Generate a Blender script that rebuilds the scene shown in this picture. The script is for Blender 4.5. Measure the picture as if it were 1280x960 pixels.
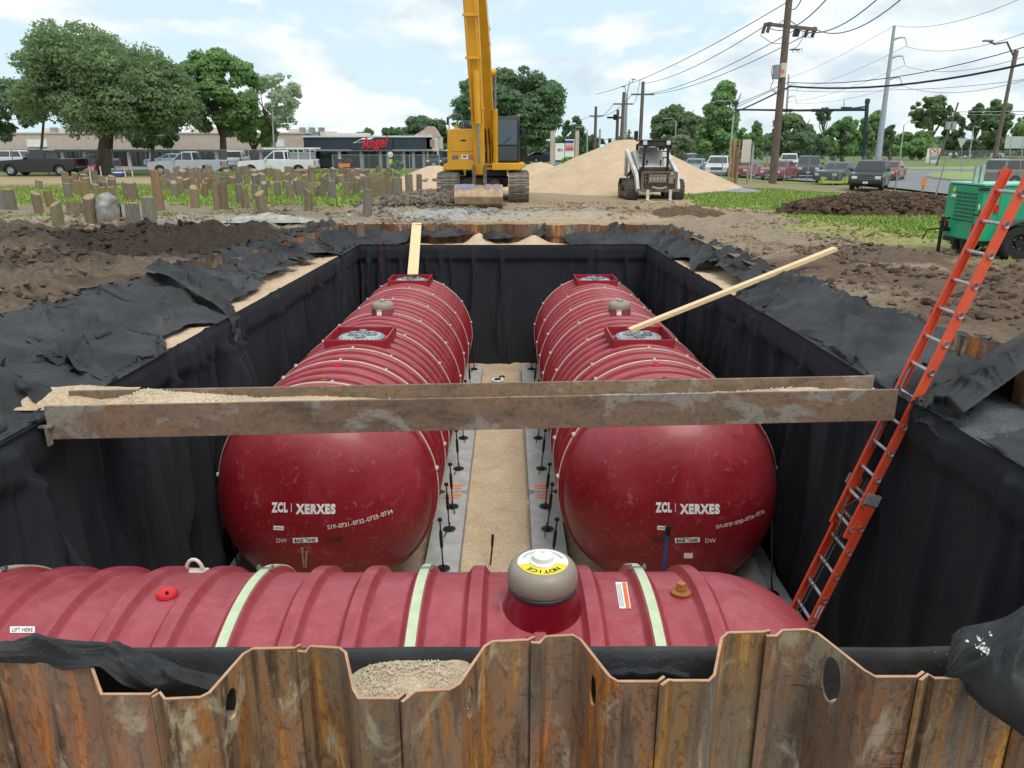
import bpy, bmesh, math, random
import numpy as np
from mathutils import Vector, Matrix
R = math.radians
S = bpy.context.scene
for o in list(bpy.data.objects): bpy.data.objects.remove(o)
C = S.collection
random.seed(7); RNG = np.random.default_rng(7)

# ------------------------------------------------------------------ camera
PITCH = R(17.17); YAW = 0.0042; F = 961.0
cam = bpy.data.cameras.new('camera'); co = bpy.data.objects.new('camera', cam); C.objects.link(co)
co.location = (0, 0, 0); co.rotation_euler = (math.pi/2 - PITCH, 0, -YAW)
cam.sensor_width = 36; cam.lens = 36*F/1280; cam.clip_start = .05; cam.clip_end = 5000
S.camera = co
S.render.resolution_x = 1024; S.render.resolution_y = 768

# ------------------------------------------------------------------ light and sky
S.view_settings.view_transform = 'Standard'; S.view_settings.look = 'None'
S.view_settings.exposure = 0.5; S.view_settings.gamma = 1
SUN_EL, SUN_AZ = R(62), R(150)          # azimuth clockwise from +Y
wd = bpy.data.worlds.new('World'); S.world = wd; wd.use_nodes = True
nt = wd.node_tree; nt.nodes.clear(); N = nt.nodes.new; L = nt.links.new
def wn(t, **k):
    n = N(t)
    for a, b in k.items(): setattr(n, a, b)
    return n
out = N('ShaderNodeOutputWorld'); bg = N('ShaderNodeBackground'); bg.inputs[1].default_value = .1
sky = wn('ShaderNodeTexSky', sky_type='NISHITA', sun_disc=False, sun_elevation=SUN_EL, sun_rotation=SUN_AZ)
tc = N('ShaderNodeTexCoord'); sep = N('ShaderNodeSeparateXYZ'); L(tc.outputs['Generated'], sep.inputs[0])
def mth(op, a, b=None, c=None):
    m = wn('ShaderNodeMath', operation=op)
    for i, v in enumerate((a, b, c)):
        if v is None: continue
        if isinstance(v, (int, float)): m.inputs[i].default_value = v
        else: L(v, m.inputs[i])
    return m.outputs[0]
zz = mth('ADD', mth('MAXIMUM', sep.outputs[2], 0.0), .42)
cx = mth('DIVIDE', sep.outputs[0], zz); cy = mth('DIVIDE', sep.outputs[1], zz)
cmb = N('ShaderNodeCombineXYZ'); L(cx, cmb.inputs[0]); L(mth('MULTIPLY', cy, .8), cmb.inputs[1]); L(mth('MULTIPLY', sep.outputs[2], 3.0), cmb.inputs[2])
def wnoise(scale, detail, rough, dist, off):
    mp = N('ShaderNodeMapping'); mp.inputs['Location'].default_value = off; L(cmb.outputs[0], mp.inputs[0])
    n = N('ShaderNodeTexNoise'); n.inputs['Scale'].default_value = scale; n.inputs['Detail'].default_value = detail
    n.inputs['Roughness'].default_value = rough; n.inputs['Distortion'].default_value = dist; L(mp.outputs[0], n.inputs[0]); return n.outputs[0]
def ramp(v, stops):
    r = N('ShaderNodeValToRGB'); e = r.color_ramp.elements
    e[0].position, e[0].color = stops[0][0], (*stops[0][1], 1); e[1].position, e[1].color = stops[-1][0], (*stops[-1][1], 1)
    for p, c in stops[1:-1]: k = e.new(p); k.color = (*c, 1)
    L(v, r.inputs[0]); return r.outputs[0]
n1 = wnoise(2.1, 9, .55, .35, (3.1, 1.7, .4)); n2 = wnoise(4.5, 7, .55, .2, (8.2, 5.1, 1.3))
g = lambda v: (v, v, v)
cov = ramp(n1, [(.46, g(0)), (.53, g(1))])
shade = ramp(n2, [(.36, (4.9, 5.7, 6.3)), (.48, (6.6, 7.0, 7.2)), (.62, (7.9, 7.9, 7.8))])
veil = wn('ShaderNodeMixRGB'); veil.inputs[0].default_value = .85; L(sky.outputs[0], veil.inputs[1]); veil.inputs[2].default_value = (5.3, 6.6, 7.3, 1)
mx = wn('ShaderNodeMixRGB'); L(mth('MULTIPLY', cov, .85), mx.inputs[0]); L(veil.outputs[0], mx.inputs[1]); L(shade, mx.inputs[2])
L(mx.outputs[0], bg.inputs[0]); L(bg.outputs[0], out.inputs[0])
sl = bpy.data.lights.new('sun', 'SUN'); so = bpy.data.objects.new('sun', sl); C.objects.link(so)
sl.energy = 1.5; sl.angle = R(28); sl.color = (1, .96, .9)
sd = Vector((math.sin(SUN_AZ)*math.cos(SUN_EL), math.cos(SUN_AZ)*math.cos(SUN_EL), math.sin(SUN_EL)))
so.rotation_euler = (-sd).to_track_quat('-Z', 'Y').to_euler()

# ------------------------------------------------------------------ surveying helpers: sight lines from the photographer's stand
_r = Vector((math.cos(YAW), -math.sin(YAW), 0)); _fh = Vector((math.sin(YAW), math.cos(YAW), 0)); _z = Vector((0, 0, 1))
_f = _fh*math.cos(PITCH) - _z*math.sin(PITCH); _u = _fh*math.sin(PITCH) + _z*math.cos(PITCH)
def ray(px, py): return _f + _r*((px-640)/F) + _u*((480-py)/F)
def on(px, py, Z): v = ray(px, py); return v*(Z/v.z)
def at(px, py, Y): v = ray(px, py); return v*(Y/v.y)

# ------------------------------------------------------------------ noise
def _hash(ix, iy, seed):
    h = (ix.astype(np.int64)*374761393 + iy.astype(np.int64)*668265263 + seed*1274126177) & 0xffffffff
    h = ((h ^ (h >> 13))*1274126177) & 0xffffffff
    return ((h ^ (h >> 16)) & 0xffff)/65535.0
def vnoise(x, y, seed=0):
    x = np.asarray(x, float); y = np.asarray(y, float)
    x, y = np.broadcast_arrays(x, y)
    ix = np.floor(x); iy = np.floor(y); fx = x-ix; fy = y-iy
    fx = fx*fx*(3-2*fx); fy = fy*fy*(3-2*fy)
    a = _hash(ix, iy, seed); b = _hash(ix+1, iy, seed); c = _hash(ix, iy+1, seed); d = _hash(ix+1, iy+1, seed)
    return (a*(1-fx)+b*fx)*(1-fy) + (c*(1-fx)+d*fx)*fy
def fbm(x, y, seed=0, oct=4, gain=.5):
    s = 0; a = 1; t = 0
    for i in range(oct):
        s = s + a*(vnoise(x, y, seed+i*17)*2-1); t += a; a *= gain; x = np.asarray(x)*2.03+11.3; y = np.asarray(y)*2.03+5.7
    return s/t
def sstep(a, b, x): t = np.clip((x-a)/(b-a), 0, 1); return t*t*(3-2*t)

# ------------------------------------------------------------------ objects
def tag(o, label=None, cat=None, group=None, kind=None):
    if label: o['label'] = label
    if cat: o['category'] = cat
    if group: o['group'] = group
    if kind: o['kind'] = kind
    return o
def thing(name, label, cat, loc=(0, 0, 0), rz=0, group=None):
    o = bpy.data.objects.new(name, None); C.objects.link(o); o.location = loc; o.rotation_euler = (0, 0, rz)
    o.empty_display_size = .2
    return tag(o, label, cat, group)
def link(name, me, parent=None, loc=(0, 0, 0), rot=(0, 0, 0)):
    o = bpy.data.objects.new(name, me); C.objects.link(o); o.location = loc; o.rotation_euler = rot
    if parent is not None: o.parent = parent
    return o
def copy_tree(o, parent=None):
    c = o.copy(); C.objects.link(c)
    if parent is not None: c.parent = parent
    for ch in [k for k in KIDS.get(o.name, [])]: 
        d = copy_tree(ch, c); KIDS.setdefault(c.name, []).append(d)
    return c
KIDS = {}
def reg(o):
    if o.parent: KIDS.setdefault(o.parent.name, []).append(o)
    return o
def mesh_np(name, V, Fq, m=None, parent=None, smooth=True, cols=None, sharp=None):
    """V (n,3); Fq (k,3|4) integer array"""
    V = np.asarray(V, np.float32); Fq = np.asarray(Fq, np.int32); k = Fq.shape[1]
    me = bpy.data.meshes.new(name); me.vertices.add(len(V)); me.vertices.foreach_set('co', V.ravel())
    me.loops.add(Fq.size); me.loops.foreach_set('vertex_index', Fq.ravel())
    me.polygons.add(len(Fq)); me.polygons.foreach_set('loop_start', np.arange(0, Fq.size, k, dtype=np.int32))
    me.polygons.foreach_set('use_smooth', np.full(len(Fq), smooth, dtype=bool))
    me.update(calc_edges=True); me.validate()
    if cols is not None:
        a = me.color_attributes.new('col', 'FLOAT_COLOR', 'POINT')
        cc = np.ones((len(V), 4), np.float32); cc[:, :3] = cols; a.data.foreach_set('color', cc.ravel())
    if m: me.materials.append(m)
    return reg(link(name, me, parent))
def gridfaces(nu, nv, mask=None):
    i = np.arange(nu*nv).reshape(nu, nv)
    q = np.stack([i[:-1, :-1], i[1:, :-1], i[1:, 1:], i[:-1, 1:]], -1)
    if mask is not None: return q[mask]
    return q.reshape(-1, 4)

class MB:
    def __init__(s): s.v = []; s.f = []
    def add(s, vs, fs):
        b = len(s.v); s.v += [tuple(v) for v in vs]; s.f += [[b+i for i in f] for f in fs]; return s
    def box(s, c, d, rz=0, rx=0, ry=0):
        M = Matrix.Rotation(rz, 3, 'Z') @ Matrix.Rotation(ry, 3, 'Y') @ Matrix.Rotation(rx, 3, 'X'); c = Vector(c)
        vs = [c + M @ Vector((x*d[0]/2, y*d[1]/2, z*d[2]/2)) for z in (-1, 1) for y in (-1, 1) for x in (-1, 1)]
        return s.add(vs, [(0, 2, 3, 1), (4, 5, 7, 6), (0, 1, 5, 4), (2, 6, 7, 3), (0, 4, 6, 2), (1, 3, 7, 5)])
    def beam(s, a, b, w, h, up=(0, 0, 1), w2=None, h2=None):
        a = Vector(a); b = Vector(b); d = (b-a).normalized(); x = d.cross(Vector(up))
        if x.length < 1e-4: x = d.cross(Vector((0, 1, 0)))
        x.normalize(); y = x.cross(d)
        w2 = w2 or w; h2 = h2 or h
        vs = [a+x*i*w/2+y*j*h/2 for i, j in ((-1, -1), (1, -1), (1, 1), (-1, 1))] + [b+x*i*w2/2+y*j*h2/2 for i, j in ((-1, -1), (1, -1), (1, 1), (-1, 1))]
        return s.add(vs, [(0, 3, 2, 1), (4, 5, 6, 7), (0, 1, 5, 4), (1, 2, 6, 5), (2, 3, 7, 6), (3, 0, 4, 7)])
    def tube(s, pts, r, n=8, cap=True):
        pts = [Vector(p) for p in pts]; rs = r if isinstance(r, (list, tuple)) else [r]*len(pts)
        vs = []; fs = []; px = None
        for i, p in enumerate(pts):
            d = (pts[min(i+1, len(pts)-1)] - pts[max(i-1, 0)]).normalized()
            if px is None: px = d.orthogonal().normalized()
            x = (px - d*px.dot(d)); x = x.normalized() if x.length > 1e-5 else d.orthogonal().normalized(); px = x; y = d.cross(x)
            vs += [p + (x*math.cos(2*math.pi*k/n) + y*math.sin(2*math.pi*k/n))*rs[i] for k in range(n)]
        for i in range(len(pts)-1):
            for k in range(n):
                a = i*n+k; b = i*n+(k+1) % n; fs.append((a, b, b+n, a+n))
        if cap: fs += [tuple(range(n-1, -1, -1)), tuple((len(pts)-1)*n+k for k in range(n))]
        return s.add(vs, fs)
    def lathe(s, prof, c=(0, 0, 0), axis='Z', n=24, a0=0, a1=2*math.pi):
        vs = []; fs = []; c = Vector(c); full = abs(a1-a0-2*math.pi) < 1e-6; m = n if full else n+1
        for (r, h) in prof:
            for k in range(m):
                a = a0+(a1-a0)*k/n; x, y = r*math.cos(a), r*math.sin(a)
                vs.append(c + Vector({'Z': (x, y, h), 'Y': (x, h, y), 'X': (h, x, y)}[axis]))
        for i in range(len(prof)-1):
            for k in range(n):
                a = i*m+k; b = i*m+(k+1) % m; fs.append((a, b, b+m, a+m) if axis != 'Y' else (a, a+m, b+m, b))
        return s.add(vs, fs)
    def prism(s, poly, y0, y1, ax='Y', ys=None):
        """poly of (x,z) extruded along y; ys(x,z)->half width overrides"""
        n = len(poly); vs = []
        for sg, yy in ((0, y0), (1, y1)):
            for (x, z) in poly:
                y = yy if ys is None else (ys(x, z)*(1 if sg else -1))
                vs.append({'Y': (x, y, z), 'X': (y, x, z), 'Z': (x, z, y)}[ax])
        fs = [tuple(range(n)), tuple(range(2*n-1, n-1, -1))] + [(i, i+n, (i+1) % n+n, (i+1) % n) for i in range(n)]
        return s.add(vs, fs)
    def quad(s, *p): return s.add(p, [tuple(range(len(p)))])
    def build(s, name, m, parent=None, smooth=None, bevel=0, fix=True, seg=2):
        me = bpy.data.meshes.new(name); me.from_pydata(s.v, [], s.f)
        if fix:
            bm = bmesh.new(); bm.from_mesh(me); bmesh.ops.recalc_face_normals(bm, faces=bm.faces); bm.to_mesh(me); bm.free()
        me.update()
        if smooth is not None:
            me.polygons.foreach_set('use_smooth', [True]*len(me.polygons))
            if smooth < 180: me.set_sharp_from_angle(angle=R(smooth))
        if m: me.materials.append(m)
        o = link(name, me, parent)
        if bevel:
            b = o.modifiers.new('bevel', 'BEVEL'); b.width = bevel; b.segments = seg; b.limit_method = 'ANGLE'; b.angle_limit = R(35)
        return reg(o)
def inst(o, parent, loc=(0, 0, 0), rot=(0, 0, 0), name=None):
    """another object sharing o's mesh"""
    c = bpy.data.objects.new(name or o.name.split('.')[0], o.data); C.objects.link(c); c.parent = parent; c.location = loc; c.rotation_euler = rot
    for md in o.modifiers:
        b = c.modifiers.new('bevel', 'BEVEL'); b.width = md.width; b.segments = md.segments; b.limit_method = 'ANGLE'; b.angle_limit = md.angle_limit
    return reg(c)

# ------------------------------------------------------------------ materials
def lin(c):
    """'#rrggbb' or tuple -> linear rgba"""
    if isinstance(c, str):
        c = [int(c[i:i+2], 16)/255 for i in (1, 3, 5)]; c = [v/12.92 if v <= .04045 else ((v+.055)/1.055)**2.4 for v in c]
    return (*c[:3], 1)
class M_:
    def __init__(s, name, rough=.6, metal=0, coat=0, spec=.5):
        s.m = bpy.data.materials.new(name); s.m.use_nodes = True; s.t = s.m.node_tree; s.b = s.t.nodes['Principled BSDF']
        s.b.inputs['Roughness'].default_value = rough; s.b.inputs['Metallic'].default_value = metal
        s.b.inputs['Coat Weight'].default_value = coat; s.b.inputs['Coat Roughness'].default_value = .12
        s.b.inputs['Specular IOR Level'].default_value = spec
        s.tc = s.t.nodes.new('ShaderNodeTexCoord')
    def n(s, t, **k):
        x = s.t.nodes.new(t)
        for a, b in k.items(): setattr(x, a, b)
        return x
    def l(s, a, b): s.t.links.new(a, b)
    def noise(s, scale, detail=4, rough=.55, st=(1, 1, 1), off=(0, 0, 0), dist=0, coord='Object'):
        mp = s.n('ShaderNodeMapping'); mp.inputs['Scale'].default_value = st; mp.inputs['Location'].default_value = off
        s.l(s.tc.outputs[coord], mp.inputs[0]); x = s.n('ShaderNodeTexNoise'); x.inputs['Scale'].default_value = scale
        x.inputs['Detail'].default_value = detail; x.inputs['Roughness'].default_value = rough; x.inputs['Distortion'].default_value = dist
        s.l(mp.outputs[0], x.inputs[0]); return x.outputs[0]
    def ramp(s, v, stops):
        r = s.n('ShaderNodeValToRGB'); e = r.color_ramp.elements
        for i, (p, c) in enumerate(stops):
            c = lin(c) if not isinstance(c, (int, float)) else (c, c, c, 1)
            if i == 0: k = e[0]
            elif i == 1: k = e[1]
            else: k = e.new(1)
            k.position = p; k.color = c
        s.l(v, r.inputs[0]); return r.outputs[0]
    def mix(s, f, a, b, mode='MIX'):
        x = s.n('ShaderNodeMixRGB', blend_type=mode)
        for i, v in enumerate((f, a, b)):
            if isinstance(v, (int, float)): x.inputs[i].default_value = v if i == 0 else (v, v, v, 1)
            elif isinstance(v, (str, tuple)): x.inputs[i].default_value = lin(v)
            else: s.l(v, x.inputs[i])
        return x.outputs[0]
    def math(s, op, a, b):
        x = s.n('ShaderNodeMath', operation=op)
        for i, v in enumerate((a, b)):
            if isinstance(v, (int, float)): x.inputs[i].default_value = v
            else: s.l(v, x.inputs[i])
        return x.outputs[0]
    def rnd(s, col, amt=.3, hue=.02):
        oi = s.n('ShaderNodeObjectInfo'); h = s.n('ShaderNodeHueSaturation'); s.l(col, h.inputs['Color'])
        mr = s.n('ShaderNodeMapRange'); s.l(oi.outputs['Random'], mr.inputs[0]); mr.inputs[3].default_value = 1-amt; mr.inputs[4].default_value = 1+amt
        s.l(mr.outputs[0], h.inputs['Value']); mr2 = s.n('ShaderNodeMapRange'); fr = s.math('FRACT', s.math('MULTIPLY', oi.outputs['Random'], 7.3), 0)
        s.l(fr, mr2.inputs[0]); mr2.inputs[3].default_value = .5-hue; mr2.inputs[4].default_value = .5+hue; s.l(mr2.outputs[0], h.inputs['Hue']); return h.outputs[0]
    def col(s, c):
        if isinstance(c, (str, tuple)): s.b.inputs['Base Color'].default_value = lin(c)
        else: s.l(c, s.b.inputs['Base Color'])
        return s
    def bump(s, v, strength=.3, dist=.02):
        b = s.n('ShaderNodeBump'); b.inputs['Strength'].default_value = strength; b.inputs['Distance'].default_value = dist
        s.l(v, b.inputs['Height']); s.l(b.outputs[0], s.b.inputs['Normal']); return s
    def roughn(s, v, a, b):
        mr = s.n('ShaderNodeMapRange'); s.l(v, mr.inputs[0]); mr.inputs[3].default_value = a; mr.inputs[4].default_value = b; s.l(mr.outputs[0], s.b.inputs['Roughness']); return s
def simple(name, c1, c2=None, scale=4, rough=.6, bump=0, metal=0, coat=0, st=(1, 1, 1), rnd=0, bs=None, bd=.01, lo=.35, hi=.65):
    M = M_(name, rough, metal, coat); n = M.noise(scale, 5, .6, st); c2 = c2 or c1
    c = M.ramp(n, [(lo, c1), (hi, c2)])
    if rnd: c = M.rnd(c, rnd)
    M.col(c)
    if bump: M.bump(M.noise(bs or scale*4, 5, .65, st), bump, bd)
    return M.m
# ------------------------------------------------------------------ shared materials
def _ground():
    M = M_('ground', .95, spec=.2); a = M.n('ShaderNodeVertexColor'); a.layer_name = 'col'
    n = M.noise(7, 8, .7); n2 = M.noise(45, 4, .7)
    c = M.mix(1, a.outputs[0], M.ramp(n, [(.3, .62), (.7, 1.3)]), 'MULTIPLY'); c = M.mix(1, c, M.ramp(n2, [(.3, .75), (.7, 1.2)]), 'MULTIPLY')
    M.col(c); M.bump(M.noise(22, 8, .75), .9, .05); return M.m
MG = _ground()
def _sandm(name, c1, c2, gs=60):
    M = M_(name, .95, spec=.2); n = M.noise(1.6, 6, .6); c = M.ramp(n, [(.3, c1), (.7, c2)])
    v = M.n('ShaderNodeTexVoronoi'); v.inputs['Scale'].default_value = gs; M.l(M.tc.outputs['Object'], v.inputs[0])
    g_ = M.ramp(M.noise(gs*.7, 3, .7), [(.3, .72), (.7, 1.22)]); c = M.mix(1, c, g_, 'MULTIPLY'); M.col(c)
    M.bump(v.outputs['Distance'], .5, .02); return M.m
SAND = _sandm('sand', '#c0a588', '#cdb69a', 40); SAND2 = _sandm('pea_gravel', '#b7a083', '#cab698', 38); GRAVEL = _sandm('grey_gravel', '#a9a9a6', '#c9c8c2', 45)
BLUEG = _sandm('dark_gravel', '#4a4e51', '#6c7174', 45)
def _fabric(name, base, dust, amt=.5, spec=.12, cst=(5, 5, .35), cb=.2):
    M = M_(name, .9, spec=spec); n = M.noise(.9, 6, .6); n2 = M.noise(14, 5, .7, dist=1)
    f = M.math('MULTIPLY', M.math('MULTIPLY', M.ramp(n, [(.35, 0.), (.75, 1.)]), amt), M.ramp(n2, [(.3, .55), (.75, 1.2)]))
    c = M.mix(f, base, dust)
    sp = M.noise(60, 2, .5); s2 = M.noise(2.2, 3, .6, off=(5, 2, 1)); k = M.math('MULTIPLY', M.ramp(sp, [(.70, 0.), (.74, 1.)]), M.ramp(s2, [(.5, 0.), (.62, .8)]))
    c = M.mix(k, c, '#9a958c'); M.col(c)
    cr = M.noise(1.3, 7, .68, cst, dist=.9); cr = M.ramp(cr, [(.3, 0.), (.5, 1.), (.56, .35), (.75, .9)])
    M.bump(M.mix(.3, cr, M.noise(9, 6, .7, dist=.6)), cb, .06); return M.m
FAB = _fabric('black_geotextile', '#292b30', '#3e4044', .5, .2); FABD = _fabric('dusty_black_geotextile', '#303133', '#5c5d5d', .8, .2, (1.1, 2.6, 1.1), .22)
def _tank():
    M = M_('red_fibreglass', .34, spec=.42, coat=.08); n = M.noise(1.2, 7, .62, dist=.6)
    c = M.ramp(n, [(.3, '#790f19'), (.52, '#871b25'), (.72, '#95303a')])
    sc = M.noise(5, 9, .72, (1, 1, 1), dist=2.2); c = M.mix(M.ramp(sc, [(.57, 0.), (.74, .5)]), c, '#b98a8c')
    st = M.noise(60, 2, .5, (.5, .5, .5), dist=.4); c = M.mix(M.ramp(st, [(.71, 0.), (.76, .35)]), c, '#c9a9a6')
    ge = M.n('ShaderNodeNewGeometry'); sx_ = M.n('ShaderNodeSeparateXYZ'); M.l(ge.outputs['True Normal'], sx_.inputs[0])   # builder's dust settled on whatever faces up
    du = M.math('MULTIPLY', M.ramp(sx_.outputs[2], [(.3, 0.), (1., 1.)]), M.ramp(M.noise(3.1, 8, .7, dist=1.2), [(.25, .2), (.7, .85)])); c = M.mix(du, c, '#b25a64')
    M.col(c); M.roughn(n, .34, .52); M.bump(M.noise(30, 4, .6), .06, .004); return M.m
TANK = _tank()
def _rust():
    M = M_('rusty_steel', .72, .25, spec=.4)
    st = M.noise(3.2, 8, .66, (2.3, 2.3, .2), dist=.6); fine = M.noise(26, 8, .72, (1, 1, .5), dist=.8); big = M.noise(1.5, 4, .55, (1.2, 1.2, .35), off=(4, 1, 2))
    c = M.ramp(st, [(.30, '#2c201a'), (.41, '#604838'), (.49, '#85674f'), (.55, '#8f5c32'), (.63, '#c07f3a'), (.72, '#a08a58')])
    c = M.mix(M.ramp(big, [(.46, 0.), (.62, .7)]), c, M.ramp(fine, [(.3, '#5a4e44'), (.6, '#8e8070'), (.75, '#aca08a')]))
    c = M.mix(M.ramp(fine, [(.5, 0.), (.62, .55)]), c, '#3a2519')
    gr = M.noise(2.1, 6, .7, (1, 1, .4), off=(9, 3, 7), dist=1.2); c = M.mix(M.ramp(gr, [(.55, 0.), (.62, .7)]), c, '#b0a68c')
    hs = M.noise(9, 5, .7, (.8, .8, 9), off=(2, 7, 1), dist=.5); hm = M.noise(1.3, 2, .5, (1, 1, .6), off=(7, 8, 9))
    c = M.mix(M.math('MULTIPLY', M.ramp(hs, [(.60, 0.), (.64, .85)]), M.ramp(hm, [(.5, 0.), (.6, 1.)])), c, '#241812')
    c = M.rnd(c, .3, .015); M.col(c); M.roughn(fine, .45, .85); M.bump(fine, .5, .006); return M.m
RUST = _rust()
LIP = simple('flame_cut_edge', '#a9805f', '#c39a7c', 9, .7, .3)
def _beam():
    M = M_('worn_wale_steel', .7, .2); n = M.noise(2.4, 8, .65, (.5, 1, 1.4), dist=.5); f = M.noise(18, 8, .75, dist=.4)
    c = M.ramp(n, [(.3, '#55493f'), (.45, '#7d6a58'), (.58, '#8b7460'), (.7, '#8a5b3a')])
    p = M.noise(1.3, 5, .6, (.8, 1, 1), off=(3, 3, 3), dist=1.5); c = M.mix(M.ramp(p, [(.56, 0.), (.62, .7)]), c, '#a09a90')
    c = M.mix(M.ramp(f, [(.5, 0.), (.66, .6)]), c, '#41352b'); M.col(c); M.bump(f, .4, .006); return M.m
BEAM = _beam()
CONC = simple('concrete', '#9b9c99', '#b4b4b0', 3, .85, .25, bs=30)
BLK = simple('black_steel', '#141516', '#222324', 8, .45); RUBBER = simple('rubber', '#1c1c1d', '#2b2a29', 12, .8, .2)
CHROME = simple('bright_steel', '#8f9192', '#b9bbbb', 10, .35, metal=.8); GREY = simple('grey_paint', '#808385', '#94979a', 5, .6)
WHITE = simple('white_plastic', '#dcdcd8', '#f0f0ec', 5, .5); STRAPW = simple('white_fibreglass_strap', '#bfb3a6', '#d8cdc0', 5, .5)
STRAPG = simple('pale_green_strap', '#b3c49c', '#cbd6b2', 5, .5, .1)
ORANGE = simple('orange_marking_paint', '#e0703c', '#ee8a55', 6, .8); YEL = simple('yellow_label', '#d9c81e', '#e6d534', 6, .6)
TAN = simple('tan_cap', '#8c8072', '#9b8f80', 4, .5, .1); DKRED = simple('dark_red_gelcoat', '#6d0a18', '#7e1424', 3, .28, coat=.3)
WOOD = simple('fresh_lumber', '#d9bd8c', '#e8d2a6', 3, .75, .15, st=(1, 14, 14)); WOOD2 = simple('weathered_wood', '#8c7358', '#a68a68', 6, .85, .4, st=(4, 4, 1), rnd=.1)

# ------------------------------------------------------------------ pit geometry (metres, origin at the photographer's eye)
XL, XR, YB, YN, ZF = -4.42, 4.1, 22.8, 3.32, -6.4
def ZT(y): return -2.5 - .26*(np.asarray(y, float)-9)/13.8
def XoL(y): return np.interp(y, [2, 6, 9.3, 13.6, 19, 23.9], [-7.2, -6.7, -6.3, -5.95, -5.65, -5.3])
def XoR(y): return np.interp(y, [2, 6.5, 8.6, 10.8, 23.9], [5.7, 5.5, 5.3, 4.95, 4.9])
YO = 23.9
def sd_ell(X, Y, cx, cy, rx, ry, a=0):
    c, s = math.cos(a), math.sin(a); x = (X-cx)*c+(Y-cy)*s; y = -(X-cx)*s+(Y-cy)*c
    return 1-np.sqrt((x/rx)**2+(y/ry)**2)
def base_h(X, Y):
    h = -2.14 + 0*X
    h = h - .42*sstep(12, 22, X)*sstep(30, 40, Y)*(1-sstep(90, 130, Y)) 
    h = h - .10*sstep(19, 23, Y)*(1-sstep(24.5, 28, Y))*sstep(-8, -4, X)*(1-sstep(6, 9, X))
    h = np.where((Y < 2.5), -3.2, h)
    return h
def rough_mask(X, Y):
    n = fbm(X*.35, Y*.35, 5, 3)*.5
    m = np.zeros_like(X)
    m = np.maximum(m, sstep(-.05, .25, sd_ell(X, Y, -14, 17, 15, 9.5) + n*.5))
    m = np.maximum(m, sstep(-.05, .25, sd_ell(X, Y, -5.5, 28, 5.5, 4.5) + n*.5)*.9)
    m = np.maximum(m, sstep(-.05, .3, sd_ell(X, Y, 8.5, 13.5, 5, 13, .12) + n*.5)*.55)
    m = np.maximum(m, sstep(-.05, .3, sd_ell(X, Y, 4.5, 28, 7, 3.5) + n*.5)*.5)
    m = np.maximum(m, sstep(0, .4, sd_ell(X, Y, -1, 30, 8, 4))*.35)
    return np.clip(m, 0, 1)
def terrain_h(X, Y):
    h = base_h(X, Y); edge = np.maximum(np.maximum(XoL(Y)-X, X-XoR(Y)), Y-YO); m = rough_mask(X, Y)*(.15+.85*sstep(.1, 1.0, edge))
    cl = np.abs(fbm(X*1.7, Y*1.7, 21, 5, .6)); big = fbm(X*.45, Y*.45, 9, 3)
    L2 = 1+.7*sstep(-.1, .3, sd_ell(X, Y, -12, 16, 13, 8)); h = h + m*L2*(cl*.30 + big*.16 - .06 + .09*np.abs(fbm(X*5.5, Y*5.5, 61, 3))) + .03*fbm(X*.3, Y*.3, 3, 3)
    left = sstep(-.1, .2, sd_ell(X, Y, -9.5, 21.0, 7, 2.2))
    h = h + left*.12*np.abs(fbm(X*.8, Y*.8, 31, 4))
    h = h - .09*(1-sstep(.0, .55, edge))*(Y > 2.5)
    h = h - .30*sstep(.1, .6, sd_ell(X, Y, -7.6, 17.2, 3.2, 2.6))       # scoop of dark soil beside the pit
    return h
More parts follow.
